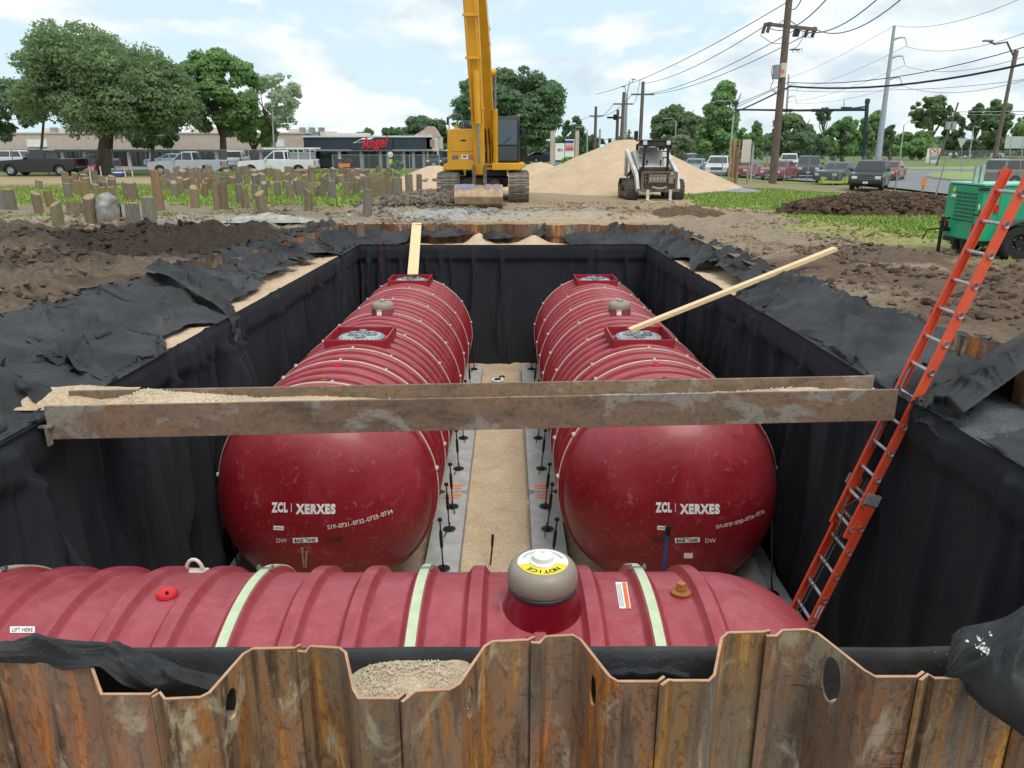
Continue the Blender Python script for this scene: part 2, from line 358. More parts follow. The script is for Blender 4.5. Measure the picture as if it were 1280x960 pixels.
def zone_colors(X, Y):
    c = np.zeros(X.shape+(3,)); L_ = lambda s: np.array(lin(s)[:3])
    c[...] = L_('#9c8b75'); n = fbm(X*.5, Y*.5, 41, 5); n2 = fbm(X*1.6, Y*1.6, 43, 4)
    def put(mask, col): 
        nonlocal c
        c = c*(1-mask[..., None]) + L_(col)*mask[..., None]
    E = lambda cx, cy, rx, ry, a=0, k=.55, w=.22: sstep(-.02, w, sd_ell(X, Y, cx, cy, rx, ry, a)+n*k)
    put(sstep(.0, .5, n2)*.5, '#7d6c58')
    far = sstep(44, 60, Y+n*3); put(far, '#7c8a52')
    put(E(-16, 34, 22, 11, 0, .7), '#84a04c')                                  # grass among the pile stubs
    put(E(-38, 53, 26, 6.5, 0, .3)*1.0, '#b09a7c')                               # dirt track before the pickups
    put(E(-16, 28, 20, 3.0, 0, .9), '#90836f')
    put(E(-12, 14, 16, 9, 0, .4), '#766657'); put(sstep(.1, .5, fbm(X*1.1, Y*1.1, 47, 5))*E(-12, 14, 16, 9, 0, .3)*.7, '#55463a')
    put(E(-10, 18.5, 8, 4.2, 0, .8), '#5b5046'); put(E(-8, 19, 4.5, 2.6, .1, .8), '#463c34')
    put(E(-9.5, 23.4, 7, 1.3, 0, 1.2)*.7, '#a9a195'); put(E(-5, 26.5, 5, 2.5, 0, .9)*.8, '#8d8373')
    put(E(-1, 26.6, 4.6, 3.0, 0, .7), '#a9a8a3'); put(E(2.0, 25.0, 4.4, 1.3, 0, .6)*.85, '#b7a184')
    put(E(3, 38, 12, 7.5, 0, .4), '#a3917a'); put(E(5, 30, 10, 3.2, 0, .7)*.8, '#a08c72')
    put(E(11, 30, 8, 5, -.2, .7)*.75, '#b29c7c')
    put(E(8.5, 14, 4.2, 12, .15, .5)*.9, '#7f6c5a'); put(E(7.4, 15, 2.6, 9, .15, 1.)*.7, '#6a574a'); put(E(7, 20, 2.5, 5, 0, .9)*.7, '#a6977f')
    put(E(13.5, 36, 11, 6.0, -.35, .35), '#86a84c')                            # verge by the road fence
    put(E(13.2, 26, 3.8, 7, -.2, .6), '#8ca253'); put(E(12, 17.5, 3.4, 4.5, 0, .6), '#9a9a62'); put(E(11.0, 21.5, 2.9, 9, 0, .5), '#86a64c'); put(E(9.6, 31, 2.6, 4, 0, .6), '#8aa850'); put(E(9.2, 19, 1.2, 6, 0, .9)*.7, '#a8966e')
    put(E(-9, 58, 13, 8, 0, .2), '#7fa548')
    return np.clip(c, 0, 1)
def lines(segs):
    out_ = [segs[0][0]]
    for a, b, n in segs: out_ += list(np.linspace(a, b, n+1)[1:])
    return np.array(out_)
gx = lines([(-900, -200, 6), (-200, -60, 20), (-60, -18, 90), (-18, -5.6, 135), (-5.6, 5.0, 90), (5.0, 16, 115), (16, 40, 60), (40, 200, 30), (200, 900, 6)])
gy = lines([(-40, 2.4, 8), (2.4, 5, 10), (5, 24, 200), (24, 32, 90), (32, 60, 110), (60, 150, 30), (150, 1500, 12)])
GX, GY = np.meshgrid(gx, gy, indexing='ij'); GZ = terrain_h(GX, GY)
cxm = (GX[:-1, :-1]+GX[1:, 1:])/2; cym = (GY[:-1, :-1]+GY[1:, 1:])/2
keep = ~((cxm > XoL(cym)+.14) & (cxm < XoR(cym)-.12) & (cym > 2.45) & (cym < YO-.10))
gq = gridfaces(len(gx), len(gy), keep)
o = mesh_np('ground', np.stack([GX, GY, GZ], -1).reshape(-1, 3), gq, MG, cols=zone_colors(GX, GY).reshape(-1, 3)); tag(o, kind='structure')

# clods and stones strewn over the rough soil
def scatter_clods(name, n, xr, yr, maskf, s0, s1, m, colf, label=None, cat=None, zf=terrain_h, flat=.7):
    X = RNG.uniform(*xr, n*4); Y = RNG.uniform(*yr, n*4); k = maskf(X, Y) > RNG.random(n*4); X = X[k][:n]; Y = Y[k][:n]; n = len(X)
    t = (1+5**.5)/2
    iv = np.array([(-1, t, 0), (1, t, 0), (-1, -t, 0), (1, -t, 0), (0, -1, t), (0, 1, t), (0, -1, -t), (0, 1, -t), (t, 0, -1), (t, 0, 1), (-t, 0, -1), (-t, 0, 1)])/1.9
    fi = np.array([(0, 11, 5), (0, 5, 1), (0, 1, 7), (0, 7, 10), (0, 10, 11), (1, 5, 9), (5, 11, 4), (11, 10, 2), (10, 7, 6), (7, 1, 8), (3, 9, 4), (3, 4, 2), (3, 2, 6), (3, 6, 8), (3, 8, 9), (4, 9, 5), (2, 4, 11), (6, 2, 10), (8, 6, 7), (9, 8, 1)])
    sz = s0*(s1/s0)**(RNG.random(n)**2.2); V = iv[None]*(1+RNG.uniform(-.35, .35, (n, 12, 1)))*sz[:, None, None]*RNG.uniform(.6, 1.3, (n, 1, 3))
    V[:, :, 2] *= flat; a = RNG.uniform(0, 6.28, n); ca, sa = np.cos(a)[:, None], np.sin(a)[:, None]
    x = V[:, :, 0]*ca-V[:, :, 1]*sa; y = V[:, :, 0]*sa+V[:, :, 1]*ca; Z = zf(X, Y)
    P = np.stack([x+X[:, None], y+Y[:, None], V[:, :, 2]+Z[:, None]+sz[:, None]*.2], -1).reshape(-1, 3)
    FF = (fi[None]+12*np.arange(n)[:, None, None]).reshape(-1, 3)
    cols = colf(X, Y, n); cols = np.repeat(cols, 12, 0)
    ob = mesh_np(name, P, FF, m, smooth=False, cols=cols); tag(ob, label, cat, kind='stuff'); return ob
def clodcol(X, Y, n): return np.clip(zone_colors(X, Y)*RNG.uniform(.55, 1.35, (n, 1)), 0, 1)
outpit = lambda X, Y: ((X < XoL(Y)-.1) | (X > XoR(Y)+.15) | (Y > YO+.15)).astype(float)
scatter_clods('soil_clod_scatter', 32000, (-20, 12), (7, 33), lambda X, Y: (rough_mask(X, Y)**1.5)*outpit(X, Y)*.9*sstep(-.25, .35, fbm(X*.9, Y*.9, 91, 3)), .02, .10, MG, clodcol, 'loose broken clods of brown soil strewn round the pit', 'soil')
# grass
def grass_mask(X, Y):
    c = zone_colors(X, Y); return sstep(.35, .75, (c[..., 1]-c[..., 0]*.85)/(c[..., 1]+.01)*3.2)*outpit(X, Y)
def grass(name, n, xr, yr, h0, h1, label):
    X = RNG.uniform(*xr, n*3); Y = RNG.uniform(*yr, n*3); k = (grass_mask(X, Y)*(.35+.65*sstep(-.2, .3, fbm(X*.8, Y*.8, 71, 3)))) > RNG.random(n*3); X = X[k][:n]; Y = Y[k][:n]; n = len(X)
    Z = terrain_h(X, Y); H = RNG.uniform(h0, h1, n)*(1+.5*fbm(X*.7, Y*.7, 77, 3)); a = RNG.uniform(0, 6.28, n); w = RNG.uniform(.012, .03, n)*(1+Y/25)
    lean = RNG.uniform(-.6, .6, (n, 2))*H[:, None]
    p0 = np.stack([X-np.cos(a)*w, Y-np.sin(a)*w, Z-.02], -1); p1 = np.stack([X+np.cos(a)*w, Y+np.sin(a)*w, Z-.02], -1); p2 = np.stack([X+lean[:, 0], Y+lean[:, 1], Z+H], -1)
    V = np.stack([p0, p1, p2], 1).reshape(-1, 3); base = np.array([.24, .36, .09])*RNG.uniform(.6, 1.35, (n, 1)); base[:, 0] *= RNG.uniform(.7, 1.6, n)
    M = MGR; ob = mesh_np(name, V, np.arange(3*n).reshape(n, 3), M, smooth=False, cols=np.repeat(base, 3, 0)); tag(ob, label, 'grass', kind='stuff')
def _grassm():
    M = M_('grass_blades', .8, spec=.2); a = M.n('ShaderNodeVertexColor'); a.layer_name = 'col'; M.col(a.outputs[0])
    M.b.inputs['Subsurface Weight'].default_value = 0; return M.m
MGR = _grassm()
grass('grass_left', 90000, (-42, -3), (23, 49), .05, .16, 'short green grass growing between the rows of timber stubs')
grass('grass_right', 90000, (5, 26), (11, 43), .03, .11, 'green grass on the verge between the pit and the road')
grass('grass_far', 40000, (-24, 6), (49, 67), .1, .35, 'strip of taller green weeds before the dark restaurant')

# ------------------------------------------------------------------ pit floor, sand on the ledges
def patch(name, x0, x1, y0, y1, nx, ny, zf, m, seed, amp, fr, label=None, cat=None, kind='stuff'):
    X, Y = np.meshgrid(np.linspace(x0, x1, nx), np.linspace(y0, y1, ny), indexing='ij')
    Z = zf(X, Y) + amp*fbm(X*fr, Y*fr, seed, 5, .6)
    ob = mesh_np(name, np.stack([X, Y, Z], -1).reshape(-1, 3), gridfaces(nx, ny), m); tag(ob, label, cat, kind=kind); return ob
patch('pit_floor', -6, 5.4, 2.6, 24, 160, 320, lambda X, Y: ZF+0*X, SAND2, 3, .07, 2.2, kind='structure')
def coast(y, y0, y1, w): return w*np.clip(sstep(y0, y0+.35, y)*(1-sstep(y1-.35, y1, y)), 0, 1)
def openL(y): return coast(y, 10.7, 12.0, .42)+coast(y, 12.35, 20.6, .40+.16*fbm(y*1.3, 0*y, 4, 4))
def openR(y): return coast(y, 13.9, 17.6, .42+.35*fbm(y*1.5, 0*y, 6, 4))+coast(y, 17.9, 19.7, .3)
patch('ledge_sand_left', XL-1.3, XL-.02, YN, YB, 30, 300, lambda X, Y: ZT(Y)-.02+.25*np.clip(XL-.5-X, 0, 1), SAND, 11, .05, 3, 'pale sand backfill showing along the left ledge of the pit', 'sand')
patch('ledge_sand_right', XR+.02, XR+.95, 8.5, YB, 20, 260, lambda X, Y: ZT(Y)-.02+.2*np.clip(X-XR-.5, 0, 1), SAND, 12, .05, 3, 'pale sand backfill showing along the right ledge of the pit', 'sand')
patch('ledge_gravel_right', XR+.02, XR+1.6, YN, 8.5, 24, 90, lambda X, Y: -2.48+0*X, BLUEG, 17, .04, 6, 'blue grey gravel showing through the gap in the right fabric', 'gravel')
bsand = lambda X, Y: ZT(Y)-.04+.3*np.exp(-((X+.9)/.32)**2)*sstep(YB, YB+.7, Y)+.26*np.exp(-((X-.75)/.35)**2)*sstep(YB, YB+.6, Y)
patch('ledge_sand_back', XL-.2, XR+.2, YB+.02, YO, 160, 24, bsand, SAND, 13, .05, 3, 'heaped pale sand on the far ledge of the pit', 'sand')

# ------------------------------------------------------------------ geotextile
def ridged(a): return 1-np.abs(a)
def pleats(Sg, T, n, seed, a=(.03, .09), w=(.03, .09), slant=1., full=.5, tmin=0):
    """creases that run across the cloth: each a sharp narrow ridge with its own slant, start and end"""
    rs = np.random.default_rng(seed); out_ = np.zeros_like(Sg); s0, s1 = Sg.min(), Sg.max(); dens = rs.uniform(s0, s1, n)
    hub = rs.uniform(s0, s1, max(n//9, 1)); pick = rs.random(n) < .6; dens[pick] = hub[rs.integers(0, len(hub), pick.sum())]+rs.normal(0, .18, pick.sum())
    for c in dens:
        aa = rs.uniform(*a); ww = rs.uniform(*w); sl = rs.normal(0, .5)*slant; cv = rs.normal(0, .25)*slant; b = rs.uniform(tmin, .35) if rs.random() > full else tmin-.2; e = rs.uniform(.55, 1.3)
        x = (Sg-c-sl*T-cv*T*T-.05*np.sin(T*7+c))/(ww*(.6+.9*T)); prof = np.where(x > 0, np.exp(-x*1.5), np.exp(-x*x*2.2))
        out_ += aa*(prof-.25*np.exp(-((x+2.2)/1.2)**2))*sstep(b, b+.2, T)*(1-sstep(e-.25, e, T))
    return out_
def drape(P, pin, coll, fs=1.1, ft=1.03, it=140, g=.004, bend=.55, target=None):
    """relax a grid of cloth under its own weight: P (ns,nt,3), pin bool (ns,nt), coll(P) pushes it out of what it lies on;
    fs, ft: how much longer the cloth is than the span it covers (the slack gathers into folds)"""
    P = P.astype(float).copy(); W = np.where(pin, 0., 1.)[..., None]; O = P.copy(); T0 = P.copy() if target is None else target
    Ls = np.linalg.norm(np.diff(T0, axis=0), axis=2).mean()*fs; Lt = np.linalg.norm(np.diff(T0, axis=1), axis=2)*ft
    def con(A, B, wa, wb, L, k=1., push=False):
        d = B-A; l = np.linalg.norm(d, axis=2, keepdims=True)+1e-9; e = (l-L)/l
        if push: e = np.minimum(e, 0)
        s = wa+wb; c = d*e*k/np.maximum(s, 1e-6); A += c*wa; B -= c*wb
    for n_ in range(it):
        V = (P-O)*.96; O = P.copy(); V[..., 2] -= g; np.clip(V, -.03, .03, out=V); P = P+V*W
        for rep in range(3):
            for o_ in (0, 1): con(P[o_:-1:2], P[o_+1::2], W[o_:-1:2], W[o_+1::2], Ls)
            for o_ in (0, 1): con(P[:, o_:-1:2], P[:, o_+1::2], W[:, o_:-1:2], W[:, o_+1::2], Lt[:, o_::2, None])
        for o_ in (0, 1, 2, 3):
            m_ = (P.shape[0]-2-o_+3)//4; A = P[o_:o_+m_*4:4][:m_]; B = P[o_+2::4][:m_]; k_ = min(len(A), len(B)); con(A[:k_], B[:k_], W[o_::4][:k_], W[o_+2::4][:k_], 2*Ls*.96, bend, True)
        P = coll(P); P[pin] = T0[pin]
    return P
def curtain(parent, name, s0, s1, posf, zt, seed, m, tag_s=(), step=.03, bottom=ZF-.02, nrm=None):
    """a sheet hung from the wale, falling in uneven folds that widen towards the floor"""
    ns = int(abs(s1-s0)/step); s = np.linspace(s0, s1, ns); nt_ = 48; t = np.linspace(0, 1, nt_)**1.15
    Sg, T = np.meshgrid(s, t, indexing='ij'); top = zt(Sg); Z = top + (bottom-top)*T
    dr = .5*T*fbm(Sg*.25, T*.8, seed+9, 2); act = .35+.65*sstep(-.35, .15, fbm(Sg*.35, T*.2, seed+7, 2))
    f1 = fbm((Sg+dr)*.8, T*.35, seed, 2); f2 = ridged(fbm((Sg+dr*1.3)*1.5, T*.35, seed+3, 2))**4
    A = .2+.8*T; off = act*(.16*f1*A + .26*(f2-.25)*A) + .02*f1
    band = np.clip((top-Z)/.42, 0, 1); off = off*np.where(band < 1, .22, 1) - .07*sstep(.95, 1.12, (top-Z)/.42) + .035
    for (sc, w, a) in tag_s: off = off + a*1.3*np.exp(-((Sg-sc-(.25*T*np.sign(a)))/w)**2)*(.4+.6*T)*(1+.4*np.sin((Sg-sc)*28))
    lim = np.where((top-Z) < .42, .3, 1.); off = off + pleats(Sg, T, int(abs(s1-s0)*3.5), seed+50, (.08, .22), (.05, .14), .35, .6)*np.clip(T*9, .15, 1)*lim*(.35+.65*act)
    off = np.where(T < .012, .012, np.maximum(off, -.12)); P = posf(Sg, off)
    return mesh_np(name, np.stack([P[0]+0*Z, P[1]+0*Z, Z], -1).reshape(-1, 3), gridfaces(ns, nt_), m, parent)
fl = thing('geotextile_sheet', 'black geotextile draped down the left wall of the pit', 'fabric', group='geotextile lining the pit')
fr = thing('geotextile_sheet', 'black geotextile stretched over the right wall of the pit behind the orange ladder', 'fabric', group='geotextile lining the pit')
fb = thing('geotextile_sheet', 'black geotextile hanging on the far end wall of the pit', 'fabric', group='geotextile lining the pit')
fn = thing('geotextile_sheet', 'black geotextile wrapped over the near wale behind the rusty sheet piles', 'fabric', group='geotextile lining the pit')
curtain(fl, 'curtain', YN-.2, YB+.1, lambda s, o_: (XL+o_, s), ZT, 100, FAB, ((10.15, .14, .16), (10.5, .1, .1), (14.3, .16, .10), (6.2, .2, .16), (4.6, .2, .15), (19.6, .12, .12), (17.5, .1, .08)))
curtain(fr, 'curtain', YN-.2, YB+.1, lambda s, o_: (XR-o_, s), ZT, 140, FAB, ((15.8, .12, .10), (12.4, .14, .12), (20.6, .15, .12), (8.5, .14, .12), (6.6, .12, .12), (5.6, .15, .14), (4.4, .14, .12)), nrm=(-1, 0, 0))
curtain(fb, 'curtain', XL-.05, XR+.05, lambda s, o_: (s, YB-o_), lambda s: 0*s+float(ZT(YB)), 180, FAB, ((-.25, .12, .08), (-3.6, .12, .1), (2.6, .12, .14), (-2.1, .08, .06)), nrm=(0, -1, 0))
# near wale: only its far side hangs down, the flange facing us is wrapped
curtain(fn, 'curtain', XL-.2, XR+.2, lambda s, o_: (s, YN-.05+o_), lambda s: 0*s+float(ZT(YN)), 220, FAB, nrm=(0, 1, 0))
X, T = np.meshgrid(np.linspace(-6.6, 5.6, 300), np.linspace(0, 1, 12), indexing='ij')
yy = np.interp(T, [0, .45, .5, 1], [YN-.035, YN-.065, YN-.075, YN-.075]); zz_ = float(ZT(YN)) - np.interp(T, [0, .45, .5, 1], [0, 0, .015, .42])
w_ = sstep(1.6, 2.2, X); yy = yy - .02*w_*ridged(fbm(X*6-T*2, T, 8, 3))**3*(T > .3); zz_ = zz_+.01*fbm(X*1.5, T, 9, 3)
mesh_np('wale_wrap', np.stack([X, yy, zz_], -1).reshape(-1, 3), gridfaces(300, 12), FABD, fn)

def ledge(parent, name, s, outer, inner, zo, zi, wopen, seed, m, fs=1.1, ft=1.06, amp=.05, cutf=None, shear=.4, over=.3, nt_=40, sag=.8, it=120, pk=5, pa=(.03, .08), pslant=1.):
    """fabric laid from the ground over the pile tops and across the backfilled ledge to the wale"""
    ns = len(s); t = np.linspace(0, 1, nt_); Sg, T = np.meshgrid(s, t, indexing='ij'); O = outer(Sg); I = inner(Sg); W = np.abs(I[0]-O[0])+np.abs(I[1]-O[1])
    tm = 1-wopen(Sg)/W; u0 = -(over+.16*fbm(Sg*1.7, 0*Sg, seed+3, 3))/W; Tm = u0+(tm-u0)*T
    sh = shear*W*fbm(Sg*.45, 0*Sg, seed+2, 3)*2*np.clip(Tm, 0, 1); Ov, Iv = outer(Sg+sh), inner(Sg+sh)
    x = Ov[0]+(Iv[0]-Ov[0])*Tm; y = Ov[1]+(Iv[1]-Ov[1])*Tm; tt = np.clip(Tm, 0, 1)
    def hs(u, ss):          # what lies beneath: ground, pile tops, then the sloping backfill
        uu = np.clip(u, 0, 1); zz = zo(ss)+(zi(ss)-zo(ss))*np.clip(uu*1.0, 0, 1)**sag; return zz-.09*(u < -.03)
    base = hs(Tm, Sg); z = base+.02+amp*(.6+fbm(Sg*2.4+Tm*1.2, Tm*.9, seed, 3)*1.3+.5*fbm(Sg*5, Tm*1.5, seed+1, 2))
    P = np.stack([x, y, z], -1); pin = np.zeros((ns, nt_), bool); closed = (wopen(Sg) < .05)[:, -1]; pin[:, 0] = True; pin[closed, -1] = True
    T0 = P.copy(); T0[:, 0, 2] = base[:, 0]+.05; T0[:, -1, 2] = zi(s)+.012; P[:, 0] = T0[:, 0]; P[closed, -1] = T0[closed, -1]
    ax = 0 if abs(I[0][0, 0]-O[0][0, 0]) > .2 else 1; sg_ = np.sign((I[ax]-O[ax])[0, 0]); flat = T0.copy(); flat[..., 2] = base
    def coll(Q):
        ss = Q[..., 1-ax]; o_ = outer(ss)[ax]; i_ = inner(ss)[ax]; u = (Q[..., ax]-o_)/(i_-o_); h = hs(u, ss)+.012; Q[..., 2] = np.maximum(Q[..., 2], h); return Q
    P = drape(P, pin, coll, fs, ft, it, .0035, target=flat if 0 else T0)
    pl = pleats(Sg, np.clip(Tm, 0, 1), int((s.max()-s.min())*pk), seed+60, pa, (.05, .13), pslant, .5, -.1)*np.clip((Tm-u0)/.15, 0, 1)*np.clip((tm-Tm)/.12, .0, 1)
    P[..., 2] += .004+pl; P[..., 1-ax] += pl*.5; mk = None
    if cutf is not None: q = cutf(P[..., 0], P[..., 1]); mk = ~(q[:-1, :-1] | q[1:, 1:])
    return mesh_np(name, P.reshape(-1, 3), gridfaces(ns, nt_, mk), m, parent)
ledge(fl, 'ledge_drape', np.linspace(2.9, YO, 560), lambda s: (XoL(s)+.10*np.sin(s*5.2)+.08*fbm(s*.9, 0*s, 2, 3), s), lambda s: (0*s+XL+.04, s), lambda s: -2.06-.1*sstep(14, 23, s)+.10*fbm(s*1.1, 0*s, 55, 3), ZT, openL, 300, FABD, 1.22, 1.10, .09, shear=.9, over=.32, sag=.7, pk=5, pa=(.04, .12), pslant=2.6)
_poly = [on(x, y, -2.3) for x, y in ((1199, 525), (1223, 498), (1262, 470), (1330, 446), (1330, 505), (1250, 522), (1232, 531))]
def cutR(x, y):
    ins = np.zeros(x.shape, bool); n = len(_poly)
    for i in range(n):
        a, b = _poly[i], _poly[(i+1) % n]; c_ = ((a.y > y) != (b.y > y)) & (x < (b.x-a.x)*(y-a.y)/(b.y-a.y+1e-9)+a.x); ins ^= c_
    return ins
def scal(s): p = (s/1.24) % 1; return .15*(sstep(.0, .12, p)-sstep(.5, .62, p))-.05
ledge(fr, 'ledge_drape', np.linspace(2.9, YO, 560), lambda s: (XoR(s)+scal(s), s), lambda s: (0*s+XR-.04, s), lambda s: -2.10-.14*sstep(14, 23, s)+.05*fbm(s*1.1, 0*s, 57, 3)-.05*np.abs(np.sin(s*2.53))-.25*sstep(7.4, 6.8, s), ZT, openR, 340, FABD, 1.07, 1.03, .05, cutR, shear=.8, over=.26, sag=.9, pk=6, pa=(.03, .07), pslant=1.3)
def openB(s): return coast(s, -3.0, 2.4, .55+.3*fbm(s*1.3, 0*s, 8, 3))
ledge(fb, 'ledge_drape', np.linspace(XL-.85, XR+.8, 280), lambda s: (s, 0*s+YO+.06*np.sin(s*4)), lambda s: (s, 0*s+YB-.03), lambda s: -2.27-.25*np.exp(-((s-.9)/1.5)**2)-.05*np.abs(np.sin(s*3)), lambda s: 0*s+float(ZT(YB)), openB, 380, FABD, 1.12, 1.06, .05, shear=.5, over=.2, nt_=28, pk=6)

# ------------------------------------------------------------------ sheet pile walls round the pit
def zpile(parent, pts, z0, z1, th=.013, hole=None, lip=True, name='sheet_pile'):
    """one steel pile: polyline of (x,y) seen from above, extruded from z0 to z1"""
    P = [Vector((p[0], p[1], 0)) for p in pts]; n = len(P); nor = []
    for i in range(n):
        d = (P[min(i+1, n-1)]-P[max(i-1, 0)]).normalized(); nor.append(Vector((-d.y, d.x, 0)))
    mb = MB(); A = [p+v*th/2 for p, v in zip(P, nor)]; B = [p-v*th/2 for p, v in zip(P, nor)]
    up = lambda p, z: (p.x, p.y, z)
    for i in range(n-1):
        if hole and i == hole[0]:
            _, fz, rx, rz, fx = hole; zh = z0-fz
            for side in (A, B):
                a, b = side[i], side[i+1]; vs = []; zb = z0-2*fz-.1; Wd = (b-a).length; N_ = 24
                for k in range(N_):
                    an = 2*math.pi*k/N_; cu, cv = math.cos(an), math.sin(an)
                    vs.append((fx+cu*rx/Wd, zh+cv*rz))
                for k in range(N_):
                    an = 2*math.pi*k/N_; cu, cv = math.cos(an), math.sin(an); q = max(abs(cu), abs(cv)); cu /= q; cv /= q
                    vs.append((min(max(fx + cu*(1-fx if cu > 0 else fx), 0), 1), zh+(z0-zh)*cv if cv > 0 else zh+(zh-zb)*cv))
                W3 = [tuple(a+(b-a)*u_)[:2]+(v_,) for u_, v_ in vs]
                mb.add(W3, [(k, (k+1) % N_, N_+(k+1) % N_, N_+k) for k in range(N_)])
                mb.quad(up(a, zb), up(b, zb), up(b, z1), up(a, z1))
                if side is A: ring = W3[:N_]
                else: mb.add(ring+W3[:N_], [(k, (k+1) % N_, N_+(k+1) % N_, N_+k) for k in range(N_)])
        else:
            for side in (A, B): mb.quad(up(side[i], z0), up(side[i+1], z0), up(side[i+1], z1), up(side[i], z1))
    for k in (0, n-1): mb.quad(up(A[k], z0), up(B[k], z0), up(B[k], z1), up(A[k], z1))
    ob = mb.build(name, RUST, parent, smooth=28)
    if lip:
        lb = MB()
        for i in range(n-1): lb.add([up(A[i], z0-.004), up(A[i+1], z0-.004), up(B[i+1], z0-.004), up(B[i], z0-.004), up(A[i], z0+.004), up(A[i+1], z0+.004), up(B[i+1], z0+.004), up(B[i], z0+.004)], [(4, 5, 6, 7), (0, 1, 5, 4), (2, 3, 7, 6)])
        l2 = lb.build('cut_edge', LIP, ob)
    return ob
near = thing('sheet_pile_wall', 'rusty steel sheet pile wall along the near side of the pit in the foreground', 'sheet piling', (0, 0, 0))
ZP = -2.2
def xy(px, py): v = on(px, py, ZP); return (v.x, v.y)
prof = [  # seen along the cut top edges, left to right; interlock to interlock
 ([(-210, 885), (-150, 882), (-70, 826), (-8, 824)], None),
 ([(-6, 820), (8, 822), (60, 826), (112, 826), (127, 868), (188, 868), (196, 862)], None),
 ([(190, 872), (200, 866), (206, 874), (250, 872), (262, 866), (304, 818), (316, 811), (368, 810), (376, 806)], (4, .16, .05, .075, .5)),
 ([(372, 814), (382, 815), (388, 808), (424, 810), (432, 816), (442, 862), (448, 873), (498, 873), (506, 866)], None),
 ([(502, 878), (512, 870), (520, 864), (562, 862), (574, 855), (606, 808), (616, 802), (660, 800), (668, 796)], (4, .17, .035, .085, .35)),
 ([(664, 803), (674, 804), (682, 796), (716, 794), (726, 800), (762, 846), (772, 852), (822, 852), (830, 846)], (4, .17, .035, .085, .5)),
 ([(826, 857), (836, 850), (842, 851), (886, 851), (893, 844), (902, 798), (910, 791), (954, 790), (962, 788)], None),
 ([(958, 795), (970, 795), (978, 788), (1008, 787), (1022, 792), (1080, 838), (1094, 846), (1146, 846), (1154, 840)], (4, .17, .06, .12, .42)),
 ([(1150, 851), (1160, 843), (1168, 848), (1202, 848), (1214, 842), (1232, 794), (1242, 788), (1290, 786), (1300, 782)], None),
 ([(1296, 790), (1310, 782), (1350, 782), (1362, 786), (1420, 838), (1440, 842), (1500, 842)], None)]
for pts, hole in prof: zpile(near, [xy(*p) for p in pts], ZP, -6.6, hole=hole)
PLX = np.array([v for pts, h in prof for v in [xy(*q) for q in pts]]); PLX = PLX[np.argsort(PLX[:, 0])]
def pile_y(x): return np.interp(x, PLX[:, 0], PLX[:, 1])+.03
X, T = np.meshgrid(np.linspace(-5, 5, 500), np.linspace(0, 1, 16), indexing='ij'); Y = pile_y(X)*(1-T)+3.24*T
Z = -2.72+.29*np.exp(-((X+.45)/.42)**4)+.08*np.exp(-((X-1.75)/.15)**2)+.03*fbm(X*5, Y*5, 14, 5, .6)
o = mesh_np('ledge_gravel_near', np.stack([X, Y, Z], -1).reshape(-1, 3), gridfaces(500, 16), SAND2); tag(o, 'pale pea gravel heaped behind the near steel sheet piles', 'gravel', kind='stuff')
def corrugated(parent, a, b, z0, z1, depth=.3, inward=1):
    a = Vector((*a, 0)); b = Vector((*b, 0)); d = (b-a).normalized(); nrm = Vector((-d.y, d.x, 0))*inward; Ln = (b-a).length; k = int(Ln/.62)
    for i in range(k):
        s0 = i*.62; lo, hi = (0, depth) if i % 2 == 0 else (depth, 0)
        pts = [(s0, lo), (s0+.16, lo), (s0+.46, hi), (s0+.62, hi)]
        zpile(parent, [((a+d*u+nrm*v).x, (a+d*u+nrm*v).y) for u, v in pts], z0+random.uniform(-.02, .02)+(.16 if a.x < -4 and 13.7 < (a+d*s0).y < 15.2 else 0), z1, lip=False)
pl_ = thing('sheet_pile_wall', 'rusty steel sheet piles along the left side of the pit under black fabric', 'sheet piling')
corrugated(pl_, (XoL(2.9)+.1, 2.9), (XoL(8)+.12, 8), -2.16, -3.4, .28, -1); corrugated(pl_, (XoL(8)+.12, 8), (XoL(23.7)+.1, 23.7), -2.18, -3.4, .28, -1)
pr_ = thing('sheet_pile_wall', 'rusty steel sheet piles along the right side of the pit under black fabric', 'sheet piling')
corrugated(pr_, (XoR(2.9)-.05, 2.9), (XoR(9)-.05, 9), -2.0, -3.4, .2, 1); corrugated(pr_, (XoR(9)-.05, 9), (XoR(23.8)-.08, 23.8), -2.24, -3.4, .2, 1)
pb_ = thing('sheet_pile_wall', 'rusty steel sheet piles along the far end of the pit below the excavator', 'sheet piling')
corrugated(pb_, (-5.3, YO-.14), (4.95, YO-.14), -2.26, -3.4, .2, -1)

